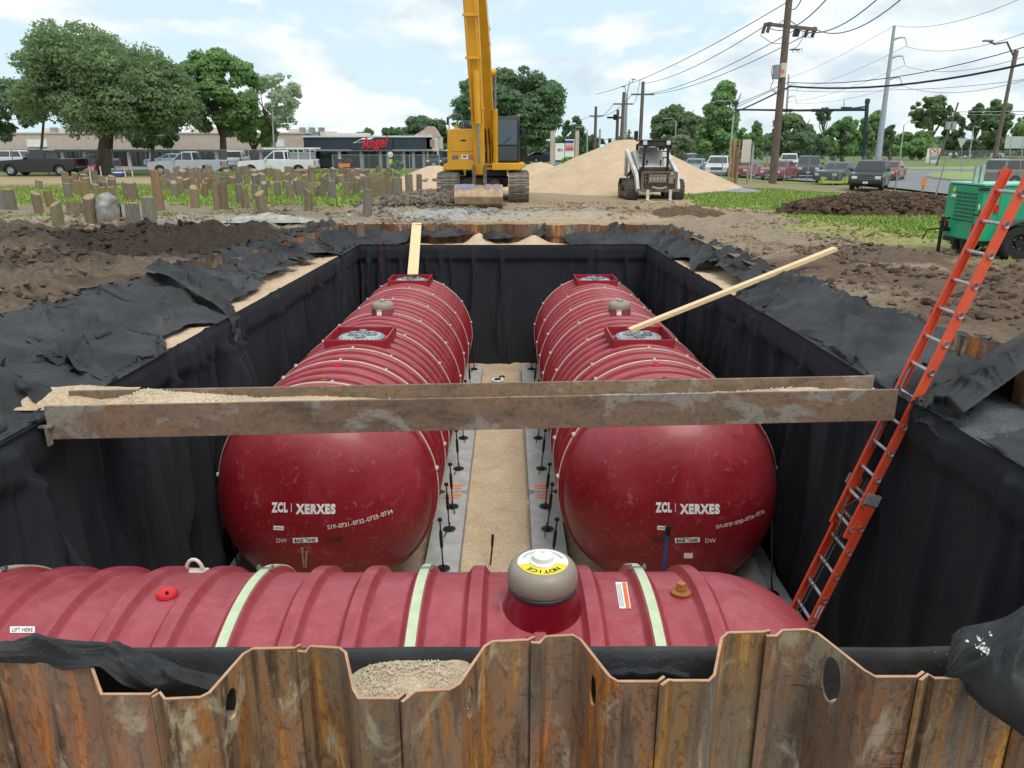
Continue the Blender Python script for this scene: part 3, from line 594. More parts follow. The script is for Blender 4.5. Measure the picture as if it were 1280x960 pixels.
def cloth(name, rows, label, seed, m=FABD, n=130, mt=40, dx=0, amp=.03, grp='loose geotextile over the near piles', k=1.):
    """rows: polylines of world points from one edge to the other, spline-blended"""
    U = np.linspace(0, 1, n); R_ = []
    for row in rows:
        P = np.array([tuple(p) for p in row]); d = np.r_[0, np.cumsum(np.linalg.norm(np.diff(P, axis=0), axis=1))]; d /= d[-1]
        R_.append(np.stack([np.interp(U, d, P[:, j]) for j in range(3)], -1))
    R_ = np.array(R_); tv = np.linspace(0, len(rows)-1, mt); out_ = []
    for t in tv:
        i = min(int(t), len(rows)-2); f = t-i; p0 = R_[max(i-1, 0)]; p1 = R_[i]; p2 = R_[i+1]; p3 = R_[min(i+2, len(rows)-1)]
        out_.append(.5*((2*p1)+(-p0+p2)*f+(2*p0-5*p1+4*p2-p3)*f*f+(-p0+3*p1-3*p2+p3)*f**3))
    V = np.array(out_)
    for _ in range(2): V[:, 1:-1] = (V[:, :-2]+2*V[:, 1:-1]+V[:, 2:])/4
    Ln = np.linalg.norm(np.diff(V.mean(0), axis=0), axis=1).sum()
    TT, UU = np.meshgrid(tv, U*Ln, indexing='ij')
    w_ = np.sin(np.clip(TT/(len(rows)-1), 0, 1)*math.pi)*.8+.2
    f = amp*w_*((ridged(fbm(UU*1.3*k+TT*.5, TT*2.2, seed, 3))**3-.3)*1.6+fbm(UU*3*k, TT*3, seed+2, 3)*.5)
    f = f + pleats(UU, TT/(len(rows)-1), max(4, int(Ln*8)), seed+7, (amp*.8, amp*2.4), (.03, .08), .6, .6)*w_
    V[..., 2] += f; V[..., 1] -= f*.5; V[..., 0] += f*dx
    ob = mesh_np(name, V.reshape(-1, 3), gridfaces(mt, n), m); tag(ob, label, 'fabric', grp); return ob
o3 = lambda *a: [on(x, y, z) for x, y, z in a]
cloth('geotextile_flap', [o3((-60, 806, -2.32), (0, 806, -2.3), (85, 804, -2.28), (130, 803, -2.3), (180, 815, -2.45), (230, 835, -2.5), (300, 850, -2.55)),
  o3((-60, 800, -2.16), (0, 803, -2.15), (35, 799, -2.10), (90, 804, -2.12), (125, 802, -2.12), (155, 812, -2.18), (200, 830, -2.3), (290, 858, -2.5)),
  o3((-60, 822, -2.14), (0, 816, -2.13), (40, 812, -2.12), (90, 816, -2.14), (130, 818, -2.15), (160, 834, -2.2), (190, 855, -2.3), (275, 866, -2.48)),
  o3((-60, 836, -2.2), (0, 829, -2.2), (50, 830, -2.22), (80, 838, -2.24), (126, 834, -2.18), (152, 856, -2.26), (200, 872, -2.42), (270, 876, -2.55))],
  'dusty black fabric flap folded over the sheet piles at the lower left', 500, amp=.022, k=1.3)
cloth('geotextile_flap', [o3((1176, 846, -2.25), (1190, 830, -2.25), (1230, 800, -2.3), (1300, 790, -2.35), (1400, 780, -2.4)),
  o3((1182, 838, -2.18), (1192, 790, -2.12), (1222, 782, -2.07), (1290, 764, -1.98), (1420, 748, -1.95)),
  o3((1180, 846, -2.2), (1205, 828, -2.1), (1245, 824, -2.03), (1300, 818, -1.95), (1440, 805, -1.93)),
  o3((1192, 852, -2.24), (1220, 866, -2.2), (1252, 878, -2.12), (1310, 888, -2.05), (1460, 890, -2.02)),
  o3((1200, 856, -2.28), (1226, 884, -2.36), (1262, 908, -2.36), (1310, 944, -2.4), (1470, 990, -2.4))],
  'black fabric with white spatters bunched over the sheet piles at the lower right', 520, amp=.055, k=1.3)
cloth('geotextile_flap', [o3((740, 838, -2.5), (770, 838, -2.48), (800, 834, -2.46), (835, 838, -2.5), (860, 842, -2.52)), o3((742, 846, -2.4), (770, 842, -2.37), (800, 843, -2.41), (832, 840, -2.37), (862, 846, -2.42)), o3((745, 858, -2.5), (775, 856, -2.5), (805, 856, -2.5), (835, 856, -2.5), (862, 858, -2.5))],
  'small crumpled black fabric end in the gap behind the piles', 530, FAB, 40, 14, 0, .02)
def bundle(label, pts, ws, seed, amp=.05):
    rows = []
    for j in (-1, -.45, .0, .5, 1): rows.append([Vector(p)+Vector((0, j*w, (1-abs(j))*.05)) for p, w in zip(pts, ws)])
    return cloth('geotextile_fold', rows, label, seed, FABD, 120, 30, .9 if pts[-1][0] < 0 else -.7, amp, 'loose bunches of geotextile on the pit edge', 1.0)
bundle('bunched black fabric strip hanging over the left wall edge near the middle', [(-6.1, 13.3, -1.95), (-5.5, 12.7, -2.0), (-4.9, 12.2, -2.2), (-4.5, 12.05, -2.42), (-4.36, 12.0, -2.62), (-4.3, 11.95, -3.3), (-4.28, 11.9, -4.5)], [.4, .3, .24, .2, .17, .15, .25], 610, .03)
bundle('black fabric swept over the right wall behind the ladder top', [on(1310, 424, -1.94), on(1270, 442, -1.98), on(1225, 475, -2.08), on(1185, 505, -2.26), (4.22, 7.0, -2.44), (4.04, 6.98, -2.62)], [.34, .3, .27, .25, .24, .22], 660, .022)
sp = MB()
for k in range(140):
    u = random.random(); c = on(1222+u*55+random.gauss(0, 5), 800+u*26+random.gauss(0, 6)*(1.2-u), -2.02)
    sp.lathe([(0, .012), (random.uniform(.002, .009), .003), (0, -.004)], c+Vector((0, 0, -.02)), n=6)
mk = sp.build('plaster_spatter', WHITE, None, smooth=60); tag(mk, 'white spatters dropped on the black fabric at the lower right', 'spatter', kind='stuff')

# ------------------------------------------------------------------ strut beam
bm_ = thing('strut_beam', 'long brown steel H beam spanning the pit from wall to wall', 'steel beam', (0, 0, 0))
A0 = Vector((-4.33, 6.80, 0)); A1 = Vector((3.88, 7.29, 0)); bd = (A1-A0).normalized(); bn = Vector((-bd.y, bd.x, 0))
fz = lambda v, z: Vector((v.x, v.y, z))
zb0, zb1 = -2.31, -2.31
for nm, off in (('front_flange', 0), ('back_flange', .47)):
    MB().beam(fz(A0+bn*off, zb0-.165), fz(A1+bn*off, zb1-.165), .028, .33).build(nm, BEAM, bm_, bevel=.004)
MB().beam(fz(A0+bn*.235, -2.475), fz(A1+bn*.235, -2.475), .44, .016).build('web', BEAM, bm_)
lgp = A0+bd*.14-bn*.03
mb = MB(); mb.beam(fz(A0+bd*.02-bn*.05, -2.5), fz(A0+bd*.02-bn*.05, -2.68), .02, .07); mb.beam(fz(A0+bd*.06-bn*.04, -2.5), fz(A0-bd*.06-bn*.04, -2.5), .05, .02)
mb.build('end_bracket', BEAM, bm_)
nu, nv = 260, 14; u, v = np.meshgrid(np.linspace(0, 1, nu), np.linspace(0, 1, nv), indexing='ij'); Lb = (A1-A0).length
def bgh(u, v): return .012+(.155*np.exp(-((u-.13)/.11)**2)+.09*np.exp(-((u-.27)/.07)**2))*(.75+.5*fbm(u*16, v*.7, 5, 3))+.075*np.exp(-((u-.10)/.02)**2)+.055*np.exp(-((u-.9)/.10)**2)*(.8+.4*fbm(u*30, v, 6, 3))
hgt = np.clip(bgh(u, v)+.02*fbm(u*50, v*4, 4, 3), 0, .3)*(1-.25*np.abs(v-.5)*2)
x = A0.x+bd.x*u*Lb+bn.x*(.02+v*.43); y = A0.y+bd.y*u*Lb+bn.y*(.02+v*.43)
sg = mesh_np('beam_gravel', np.stack([x, y, -2.467+hgt], -1).reshape(-1, 3), gridfaces(nu, nv), SAND2); tag(sg, 'pale sand and gravel lying in the trough of the steel beam', 'gravel', kind='stuff')
def pebbles(name, n, posf, s0, s1, m, label, cat='gravel'):
    xy_ = [posf() for _ in range(n)]; X = np.array([p[0] for p in xy_]); Y = np.array([p[1] for p in xy_]); Zs = np.array([p[2] for p in xy_])
    g0 = RNG.uniform(.6, 1.25, (n, 1))
    return scatter_clods(name, n, (0, 0), (0, 0), lambda a, b: np.ones_like(a), s0, s1, m, lambda a, b, k: np.ones((k, 3)), label, cat) if 0 else _peb(name, X, Y, Zs, s0, s1, m, label, cat)
def _peb(name, X, Y, Zs, s0, s1, m, label, cat):
    mb = MB(); 
    for x_, y_, z_ in zip(X, Y, Zs):
        s = random.uniform(s0, s1); a = random.random()*6
        mb.add([(x_+s*math.cos(a+k*2.1)*random.uniform(.7, 1.2), y_+s*math.sin(a+k*2.1)*random.uniform(.7, 1.2), z_+random.uniform(-.2, .3)*s) for k in range(3)]+[(x_, y_, z_+s), (x_, y_, z_-s)], [(0, 1, 3), (1, 2, 3), (2, 0, 3), (1, 0, 4), (2, 1, 4), (0, 2, 4)])
    ob = mb.build(name, m, None); tag(ob, label, cat, kind='stuff'); return ob
PEB = simple('pebble', '#b9ab92', '#dcd3c2', 25, .9, rnd=0, lo=.2, hi=.8)
def _gp():
    x_ = random.uniform(-.85, -.05); y_ = random.uniform(float(pile_y(x_))+.02, 3.22); return (x_, y_, -2.725+.29*math.exp(-((x_+.45)/.42)**4)+.015)
pebbles('loose_pebbles', 3000, _gp, .004, .010, PEB, 'loose pale pebbles on the gravel heap behind the near piles')
def _bp():
    u_ = random.gauss(.16, .1) if random.random() < .55 else random.gauss(.86, .09); u_ = min(max(u_, 0), 1); v_ = random.random()
    h_ = float(bgh(np.array([u_]), np.array([v_]))[0])
    p = A0+bd*u_*Lb+bn*(.02+v_*.43); return (p.x, p.y, -2.465+h_*(1-.25*abs(v_-.5)*2))
pebbles('beam_pebbles', 1800, _bp, .005, .014, PEB, 'loose pale pebbles scattered along the trough of the steel beam')
# ------------------------------------------------------------------ lettering
_tcache = {}
def text_verts(s, bold=0, sh=0):
    """flat letter outlines of the built-in font: (verts (n,2) with cap height 1, faces)"""
    key = (s, bold, sh)
    if key in _tcache: return _tcache[key]
    cu = bpy.data.curves.new('t', 'FONT'); cu.body = s; cu.size = 1; cu.offset = bold; cu.shear = sh; cu.space_character = 1.0+bold*3; cu.resolution_u = 3
    ob = bpy.data.objects.new('t', cu); C.objects.link(ob); dg = bpy.context.evaluated_depsgraph_get(); dg.update()
    me = bpy.data.meshes.new_from_object(ob.evaluated_get(dg)); bpy.data.objects.remove(ob); bpy.data.curves.remove(cu)
    bm = bmesh.new(); bm.from_mesh(me); bmesh.ops.triangulate(bm, faces=bm.faces); bm.to_mesh(me); bm.free()
    v = np.array([tuple(x.co)[:2] for x in me.vertices]); f = [tuple(p.vertices) for p in me.polygons]
    v = v-np.array([(v[:, 0].min()+v[:, 0].max())/2, 0]); v[:, 1] -= .35; v /= .7
    _tcache[key] = (v, f); return v, f
def lettering(name, s, h, mapf, m, parent, bold=0, xs=1., sh=0, width=None):
    v, f = text_verts(s, bold, sh)
    if width: xs = width/(h*(v[:, 0].max()-v[:, 0].min()))
    mb = MB(); mb.add([mapf(a*h*xs, b*h) for a, b in v], f); return mb.build(name, m, parent, fix=False)
def planemap(o_, ux, uy, off=0):
    o_ = Vector(o_); ux = Vector(ux).normalized(); uy = Vector(uy).normalized(); n_ = ux.cross(uy)*off
    return lambda a, b: o_+ux*a+uy*b+n_
def panel(name, w, h, mapf, m, parent, nx=6, ny=3):
    mb = MB(); pts = [mapf(-w/2+w*i/nx, -h/2+h*j/ny) for i in range(nx+1) for j in range(ny+1)]
    mb.add(pts, [(i*(ny+1)+j, (i+1)*(ny+1)+j, (i+1)*(ny+1)+j+1, i*(ny+1)+j+1) for i in range(nx) for j in range(ny)]); return mb.build(name, m, parent, fix=False)
BLACKP = simple('black_print', '#111111', '#1c1c1c', 5, .6); WHITEP = simple('white_print', '#e8e8e6', '#f4f4f2', 5, .55); STENC = simple('stencil_paint', '#cfc2c0', '#e5dcd8', 30, .7)
REDP = simple('red_print', '#c8202a', '#d82a34', 5, .5); BLUEP = simple('blue_print', '#24407e', '#2c4a8c', 5, .5); ORP = simple('orange_print', '#e06a2c', '#ea7a3a', 5, .5)

# ------------------------------------------------------------------ tanks
TR = 1.55; RIBH = .066
def shellprof(x0, x1, dl=1.05, d0=True, d1=True, r=TR):
    pr = []
    if d0:
        for k in range(15): a = math.pi/2*k/14; pr.append((r*math.sin(a)**.72 if k else .001, x0-dl*math.cos(a)**1.0))
    else: pr.append((.001, x0)); pr.append((r, x0))
    for i in range(1, 20): pr.append((r, x0+(x1-x0)*i/20))
    if d1:
        for k in range(14, -1, -1): a = math.pi/2*k/14; pr.append((r*math.sin(a)**.72 if k else .001, x1+dl*math.cos(a)))
    return pr
def dome_r(x, x0, dl, r=TR): c = (x0-x)/dl; return r*math.sin(math.acos(min(max(c, 0), 1)))**.72
def dome_hit(v, cx, cz, x0, dl, off=.004):
    """first point on the near dome (axis Y) along a sight line v"""
    lo = None
    y = x0-dl-.02
    while y < x0+.5:
        p = v*(y/v.y); rr = math.hypot(p.x-cx, p.z-cz); dr = dome_r(y, x0, dl) if y < x0 else TR
        if y > x0-dl and rr <= dr: return p*(1-off/p.length)
        y += .004
    return v*(x0/v.y)
# rib: round-shouldered hoop
def hoop(r0, w, h, n=72, k=7, a0=0, a1=2*math.pi):
    pr = [(r0-.004, -w/2*1.25)]+[(r0+h*math.sin(math.pi*i/(k-1))**.6, -w/2*math.cos(math.pi*i/(k-1))) for i in range(k)]+[(r0-.004, w/2*1.25)]
    return pr
STRI = [0, 3, 5, 9, 13, 17, 21, 26]
def far_tank(label, cx, serial, first_is_left):
    cz = -4.82; y0 = 10.35; LT = 11.2; t = thing('storage_tank', label, 'fuel tank', (cx, y0, cz), 0, 'red fibreglass storage tanks in the pit'); t.rotation_euler = (-.0245, 0, 0)   # laid to a slight fall
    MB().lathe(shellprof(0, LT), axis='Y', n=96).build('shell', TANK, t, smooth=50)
    rib = None; yr = [.08+.42*k for k in range(27)]; straps = STRI
    for k, y in enumerate(yr):
        if rib is None: rib = MB().lathe(hoop(TR, .17, RIBH), axis='Y', n=96).build('rib', TANK, t, smooth=60); rib.location = (0, y, 0)
        else: inst(rib, t, (0, y, 0))
    sm = cm = None
    for k in straps:
        y = yr[k]
        if sm is None:
            sm = MB().lathe([(TR+RIBH-.004, -.02), (TR+RIBH+.008, -.02), (TR+RIBH+.008, .02), (TR+RIBH-.004, .02)], axis='Y', n=80, a0=-.35, a1=math.pi+.35).build('hold_down_strap', STRAPW, t, smooth=50); sm.location = (0, y, 0); s_ = sm
        else: s_ = inst(sm, t, (0, y, 0))
        for a in (35, 62, 88, 122, 150, 172, 8):
            a = R(a+random.uniform(-4, 4)); p = (math.cos(a)*(TR+RIBH+.012), 0, math.sin(a)*(TR+RIBH+.012))
            if cm is None: cm = MB().box((0, 0, 0), (.035, .10, .03)).box((0, 0, .015), (.03, .02, .03)).build('strap_clip', STRAPW, s_); cm.location = p; cm.rotation_euler = (0, math.pi/2-a, 0)
            else: inst(cm, s_, p, (0, math.pi/2-a, 0))
    def manway(y, w=1.06, dp=1.15):
        top = TR+.13
        for nm, c, d in (('collar_panel', (0, y-dp/2, top-.13), (w, .035, .26)), ('collar_panel', (0, y+dp/2, top-.13), (w, .035, .26)), ('collar_panel', (-w/2, y, top-.2), (.035, dp-.036, .44)), ('collar_panel', (w/2, y, top-.2), (.035, dp-.036, .44))):
            MB().box(c, d).build(nm, MWR, t, bevel=.006)
        MB().box((0, y-dp/2-.018, top-.2), (w+.01, .02, .03)).build('collar_flange', MWR, t)
        cv = MB().lathe([(.001, 0), (.40, 0), (.415, -.02), (.415, -.04)], (0, y, top-.05), n=36).build('manway_cover', CVR, t, smooth=40)
        MB().lathe([(.36, 0), (.36, -.2)], (0, y, top-.08), n=36).build('manway_neck', MWR, t, smooth=40)
        b = MB()
        for k in range(28): a = k*2*math.pi/28; b.lathe([(.001, .018), (.012, .018), (.012, 0)], (.375*math.cos(a), y+.375*math.sin(a), top-.05), n=6)
        tag(b.build('cover_bolts', CHROME, cv), kind='stuff')
        for (dx, dy) in ((-.16, .07), (.17, .08), (0, -.14), (-.02, .24)):
            MB().lathe([(.001, .06), (.065, .06), (.07, .04), (.10, .03), (.10, 0)], (dx, y+dy, top-.05), n=18).build('fitting_cap', CHROME, cv, smooth=40)
    manway(13.5-y0); manway(20.75-y0)
    ys = 15.95-y0
    MB().lathe([(.27, -.1), (.245, .03), (.228, .13), (.225, .15)], (0, ys, TR), n=32).build('sump_dome', SUMP, t, smooth=50); MB().lathe([(.232, .14), (.236, .17), (.232, .23), (.2, .275), (.08, .29), (.001, .292)], (0, ys, TR), n=32).build('sump_top', TAN, t, smooth=50)
    MB().lathe([(.06, 0), (.065, .03), (.03, .06), (.001, .06)], (0, ys, TR+.288), n=16).build('sump_cap', CHROME, t, smooth=40)
    panel('warning_label', .1, .09, lambda a, b: Vector((-.04+a, ys-.242+.05*b, TR+.08+b)), WHITEP, t); panel('warning_label', .1, .03, lambda a, b: Vector((-.04+a, ys-.242+.05*b-.004, TR+.135+b)), YEL, t)
    for (y, dx, m_) in ((11.6-y0, -.03, REDP), (10.75-y0, -.05, PLUG), (18.6-y0, .05, PLUG)):
        MB().lathe([(.055, 0), (.06, .03), (.035, .04), (.03, .07), (.001, .07)], (dx, y, TR-.01), n=12).build('fitting_plug', m_, t, smooth=40)
    # lettering on the near dome
    def dm(px, py, ang=0, k=1.0, off=.004):
        c = dome_hit(ray(px, py), cx, cz, y0, 1.05); pxm = c.length/F*1.0; ca, sa = math.cos(ang), math.sin(ang)
        def f(a, b):
            a2 = a*ca-b*sa; b2 = a*sa+b*ca
            return dome_hit(ray(px+a2, py-b2), cx, cz, y0, 1.05, off)-Vector((cx, y0, cz))
        return f
    D = 0 if first_is_left else 480
    lettering('tank_lettering', 'ZCL', 11, dm(349.5+D, 636.5), WHITEP, t, bold=.06, width=20.5); lettering('tank_lettering', 'XERXES', 11, dm(393+D+1.5, 638.5), WHITEP, t, bold=.06, width=50)
    panel('tank_lettering', .7, 11, dm(364.2+D, 637), WHITEP, t)
    panel('paper_label', 13, 5.2, dm(348.5 if first_is_left else 828, 662, -.05), WHITEP, t); panel('label_print', 11, 1.2, dm(348.5 if first_is_left else 828, 662, -.05, off=.007), GREY, t)
    lettering('tank_lettering', 'DW', 5.2, dm(352.5 if first_is_left else 888, 677.5), STENC, t, bold=.01)
    bx = 382 if first_is_left else 859
    panel('paper_label', 31, 6.2, dm(bx, 677, .04), WHITEP, t); lettering('label_lettering', 'BASE TANK', 4.4, dm(bx, 677, .04, off=.008), BLACKP, t, bold=.03, width=27)
    panel('film_label', 26, 9, dm(419 if first_is_left else 825, 675.5, .05), FILM, t); lettering('label_lettering', 'NO. 0N', 3.2, dm(419 if first_is_left else 825, 677, .05, off=.008), BLACKP, t, bold=.02)
    if not first_is_left: panel('paper_label', 11, 6.5, dm(860, 696), WHITEP, t)
    else:
        MB().beam(dm(378, 695)(0, 9), dm(381, 704)(0, -6), .03, .012).beam(dm(384, 697)(0, 6), dm(383, 704)(0, -6), .04, .012).build('tape_strip', TAN, t)
    x0_, y0_, x1_, y1_ = (411, 661, 489, 641) if first_is_left else (896, 660.5, 954, 641)
    n = len(serial); aa = math.atan2(y0_-y1_, x1_-x0_)
    for i, ch in enumerate(serial):
        u_ = i/(n-1); bow = (3.0*math.sin(math.pi*u_)); lettering('stencil_digit', ch, 5.2 if first_is_left else 4.2, dm(x0_+(x1_-x0_)*u_, y0_+(y1_-y0_)*u_+bow, aa*1.05+.1*(u_-.5)*2), STENC, t, bold=.02)
    return t
MWR = simple('collar_red', '#8e1a26', '#9c2630', 3, .45); CVR = simple('galvanised_cover', '#9aa3a6', '#b4bcbe', 3, .5, metal=.15); PLUG = simple('brass_plug', '#8a5a2a', '#a06c30', 9, .5, metal=.3)
SUMP = simple('sump_gelcoat', '#7e3038', '#8f4a4c', 2.5, .5); FILM = simple('clear_film', '#5c1c1c', '#6a2a24', 8, .3)
CXL, CXR = -2.66, 2.34
far_tank('left red ribbed storage tank running away from the camera beside the left wall', CXL, 'S19-0731-0732-0733-0734', True)
far_tank('right red ribbed storage tank running away from the camera with lumber on its manway', CXR, 'S19-0737-0720-0726-0730', False)

# front tank, axis along X
FY, FZ = 5.0, -4.8; X1 = 1.67; X0 = -8.6
ft = thing('storage_tank', 'red ribbed storage tank lying across the front of the pit behind the sheet piles', 'fuel tank', (0, FY, FZ), 0, 'red fibreglass storage tanks in the pit')
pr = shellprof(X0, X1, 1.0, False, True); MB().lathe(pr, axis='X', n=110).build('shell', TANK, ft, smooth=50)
FRIB = [(TR-.004, -.105), (TR+.006, -.085), (TR+.045, -.058), (TR+.056, -.048), (TR+.056, .048), (TR+.045, .058), (TR+.006, .085), (TR-.004, .105)]
rib = None; ribs = [1.47-.43*k for k in range(23)]
for k, x in enumerate(ribs):
    if rib is None: rib = MB().lathe(FRIB, axis='X', n=110).build('rib', TANK, ft, smooth=30); rib.location = (x, 0, 0)
    elif abs(x-.18) < .05:
        rs = MB().lathe(FRIB, axis='X', n=90, a0=math.pi*.5+.26, a1=2*math.pi+math.pi*.5-.28).build('rib', TANK, ft, smooth=30); rs.location = (x, 0, 0)
    else: inst(rib, ft, (x, 0, 0))
sm = cm = None
for k in (1, 5, 8, 13):
    x = ribs[k]
    if sm is None: sm = MB().lathe([(TR+.055, -.036), (TR+.07, -.036), (TR+.07, .036), (TR+.055, .036)], axis='X', n=110).build('hold_down_strap', STRAPG, ft, smooth=40); sm.location = (x, 0, 0); s_ = sm
    else: s_ = inst(sm, ft, (x, 0, 0))
    for a in (72, 143, 210):   # angle from +Y towards +Z
        a = R(a); p = (0, math.cos(a)*(TR+.072), math.sin(a)*(TR+.072))
        if cm is None: cm = MB().box((0, 0, 0), (.125, .035, .018)).box((-.055, 0, .012), (.016, .05, .03)).box((.055, 0, .012), (.016, .05, .03)).build('strap_clip', CHROME, s_); cm.location = p; cm.rotation_euler = (a-math.pi/2, 0, 0)
        else: inst(cm, s_, p, (a-math.pi/2, 0, 0))
def cyl_hit(v, off=.004):
    a = v.y**2+v.z**2; b = -2*(v.y*FY+v.z*FZ); c = FY**2+FZ**2-(TR+off)**2; d = b*b-4*a*c
    return v*((-b-math.sqrt(max(d, 0)))/(2*a))
FO = Vector((0, FY, FZ)); cm_ = lambda px, py, an=0, off=.004: (lambda a, b: cyl_hit(ray(px+a*math.cos(an)-b*math.sin(an), py-a*math.sin(an)-b*math.cos(an)), off)-FO)
# sump in the middle
sx, sy = .245, -.04
MB().lathe([(.325, -.12), (.305, -.03), (.285, .03), (.245, .15), (.242, .19)], (sx, sy, TR), n=48).build('sump_skirt', DKRED, ft, smooth=50)
MB().lathe([(.25, .155), (.254, .18), (.242, .19)], (sx, sy, TR), n=48).build('sump_seal', simple('purple_seal', '#3a2c38', '#463440', 9, .6), ft, smooth=50)
MB().lathe([(.246, .19), (.257, .21), (.257, .28), (.244, .32), (.22, .35), (.19, .36), (.001, .36)], (sx, sy, TR), n=56).build('sump_cap', TAN, ft, smooth=40)
MB().lathe([(.185, .3615), (.185, .364), (.001, .364)], (sx, sy, TR), n=48).build('notice_label', WHITEP, ft)
MB().lathe([(.184, .3665), (.184, .3675), (.1, .3675), (.1, .3665)], (sx, sy, TR), n=32, a0=math.pi*1.08, a1=math.pi*1.92).build('notice_band', YEL, ft)
MB().lathe([(.10, .364), (.10, .378), (.08, .39), (.075, .42), (.06, .432), (.012, .436), (.010, .455), (.001, .456)], (sx, sy, TR), n=28).build('vent_plug', WHITE, ft, smooth=40)
for i, ch in enumerate('NOTICE'):
    a = R(-48-i*17); c = Vector((sx+.145*math.cos(a), sy+.145*math.sin(a), TR+.369)); e = Vector((math.cos(a), math.sin(a), 0))
    lettering('notice_letter', ch, .042, planemap(c, (e.y, -e.x, 0) if True else e, e*1), BLACKP, ft, bold=.03).scale = (1, 1, 1)
for i in range(16):
    a = R(20+i*9); c = Vector((sx+.150*math.cos(a), sy+.150*math.sin(a), TR+.3662)); panel('fine_print', .010, .03, planemap(c, (math.sin(a), -math.cos(a), 0), (math.cos(a), math.sin(a), 0)), GREY, ft, 1, 1)
panel('sump_label', .07, .14, lambda a, b: Vector((sx-.290+.06*b*-1-.02, sy-.075+a, TR+.10+b)), WHITEP, ft); panel('sump_label', .07, .05, lambda a, b: Vector((sx-.293-.06*(b+.035)-.02, sy-.075+a, TR+.135+b)), YEL, ft)
MB().beam((.215, -.34, TR-.035), (.215, -.98, TR-.36), .10, .09).build('rib_end', TANK, ft, bevel=.02)
# labels, plugs, lug
panel('caution_label', 14.5, 33, cm_(780, 744, 0) if 0 else (lambda a, b: cyl_hit(ray(779+a*.98-b*.16*-1*-1, 744-b), .004)-FO), WHITEP, ft)
panel('caution_label', 5, 32, lambda a, b: cyl_hit(ray(782.5+a*.98-b*.16, 744-b), .006)-FO, ORP, ft)
for i in range(3): panel('fine_print', .8, 28, (lambda k: (lambda a, b: cyl_hit(ray(773.5+k*2+a-b*.16, 744-b), .006)-FO))(i), GREY, ft)
panel('lift_label', 31, 8, cm_(28, 787, .0), WHITEP, ft); lettering('label_lettering', 'LIFT HERE', 5, cm_(28, 787, 0, .007), BLACKP, ft, bold=.01, width=26)
c = cyl_hit(ray(209, 744))-FO; nrm = Vector((0, c.y, c.z)).normalized(); q = nrm.to_track_quat('Z', 'Y').to_matrix()
def onsurf(name, prof, c, m, n=28): 
    mb = MB().lathe(prof, n=n); mb.v = [tuple(c+q@Vector(v)) for v in mb.v]; return mb.build(name, m, ft, smooth=40)
onsurf('red_cap', [(.001, .012), (.04, .012), (.055, .02), (.072, .03), (.078, .02), (.08, 0)], c, REDP); onsurf('cap_knob', [(.001, .03), (.012, .03), (.014, .01)], c, BLACKP, 10)
c = cyl_hit(ray(851, 742))-FO; nrm = Vector((0, c.y, c.z)).normalized(); q = nrm.to_track_quat('Z', 'Y').to_matrix()
onsurf('fitting_plug', [(.075, 0), (.078, .02), (.055, .03), (.04, .03), (.04, .045), (.001, .045)], c, PLUG)
mb = MB().box((0, 0, .065), (.055, .055, .05), .7); mb.v = [tuple(c+q@Vector(v)) for v in mb.v]; mb.build('plug_square', simple('orange_plug', '#a8642a', '#b8702e', 9, .6), ft, bevel=.004)
cx_ = (248-636)*6.7/961
MB().tube([(cx_+.075*math.cos(a), .86, 1.29+.13*math.sin(a)) for a in np.linspace(0, math.pi, 10)], .016, 8).box((cx_, .86, 1.30), (.22, .08, .03)).build('lifting_lug', STRAPW, ft, smooth=40)

# ------------------------------------------------------------------ deadmen and turnbuckles
def deadman(label, x0, x1, y0, y1, o0, o1, top=-6.12):
    t = thing('concrete_deadman', label, 'concrete anchor', ((x0+x1)/2, (y0+y1)/2, top), 0, 'concrete deadman anchors on the pit floor')
    w, l = x1-x0, y1-y0; c = .12
    poly = [(-w/2+c, -l/2), (w/2-c, -l/2), (w/2, -l/2+c), (w/2, l/2-c), (w/2-c, l/2), (-w/2+c, l/2), (-w/2, l/2-c), (-w/2, -l/2+c)]
    MB().prism(poly, -.34, 0, ax='Z').build('block', CONC, t, bevel=.012)
    for e, on_ in ((-1, o0), (1, o1)):
        if on_:
            for k in range(2): MB().box((random.uniform(-.03, .03), e*(l/2-.12-.13*k), .004), (w*.55, .07, .003)).build('paint_mark', ORANGE, t)
    return t
ys_ = [9.1, 13.05, 17.2, 21.9]
for i in range(3):
    a, b = ys_[i]+.015, ys_[i+1]-.015; nm = ('nearest', 'middle', 'farthest')[i]
    deadman('%s grey concrete deadman along the inner side of the left tank' % nm, -1.30, -.77, a, b, i > 0, True)
    deadman('%s grey concrete deadman along the inner side of the right tank' % nm, .37, .92, a, b, i > 0, True)
deadman('grey concrete deadman between the left tank and the left wall', -4.28, -3.8, 9.0, 13, False, True)
deadman('grey concrete deadman at the foot of the right wall with an orange mark', 3.42, 4.0, 8.35, 13, True, True)
def anchor(label, top, bot):
    t = thing('turnbuckle', label, 'turnbuckle', bot, 0, 'black turnbuckles holding the tank straps'); d = Vector(top)-Vector(bot)
    MB().tube([(0, 0, 0), d*.42], .012, 6).tube([d*.40, d*.46, d*.74, d*.80], [.012, .026, .026, .012], 8).tube([d*.78, d], .012, 6).build('rod', BLK, t, smooth=50)
    MB().tube([d*.97, d*1.0+Vector((0, 0, .02))], .035, 8).build('hook', BLK, t); MB().lathe([(.001, .03), (.05, .03), (.06, 0), (.11, 0)], (0, 0, .005), n=10).build('anchor_plate', BLK, t)
    MB().tube([d*.16, d*.16+Vector((random.uniform(-.03, .03), -.02, -.02)), (.06*random.choice((-1, 1)), -.30, .02)], .009, 5).build('tail_cable', BLK, t)
STY = [.08+.42*k+10.35 for k in STRI]
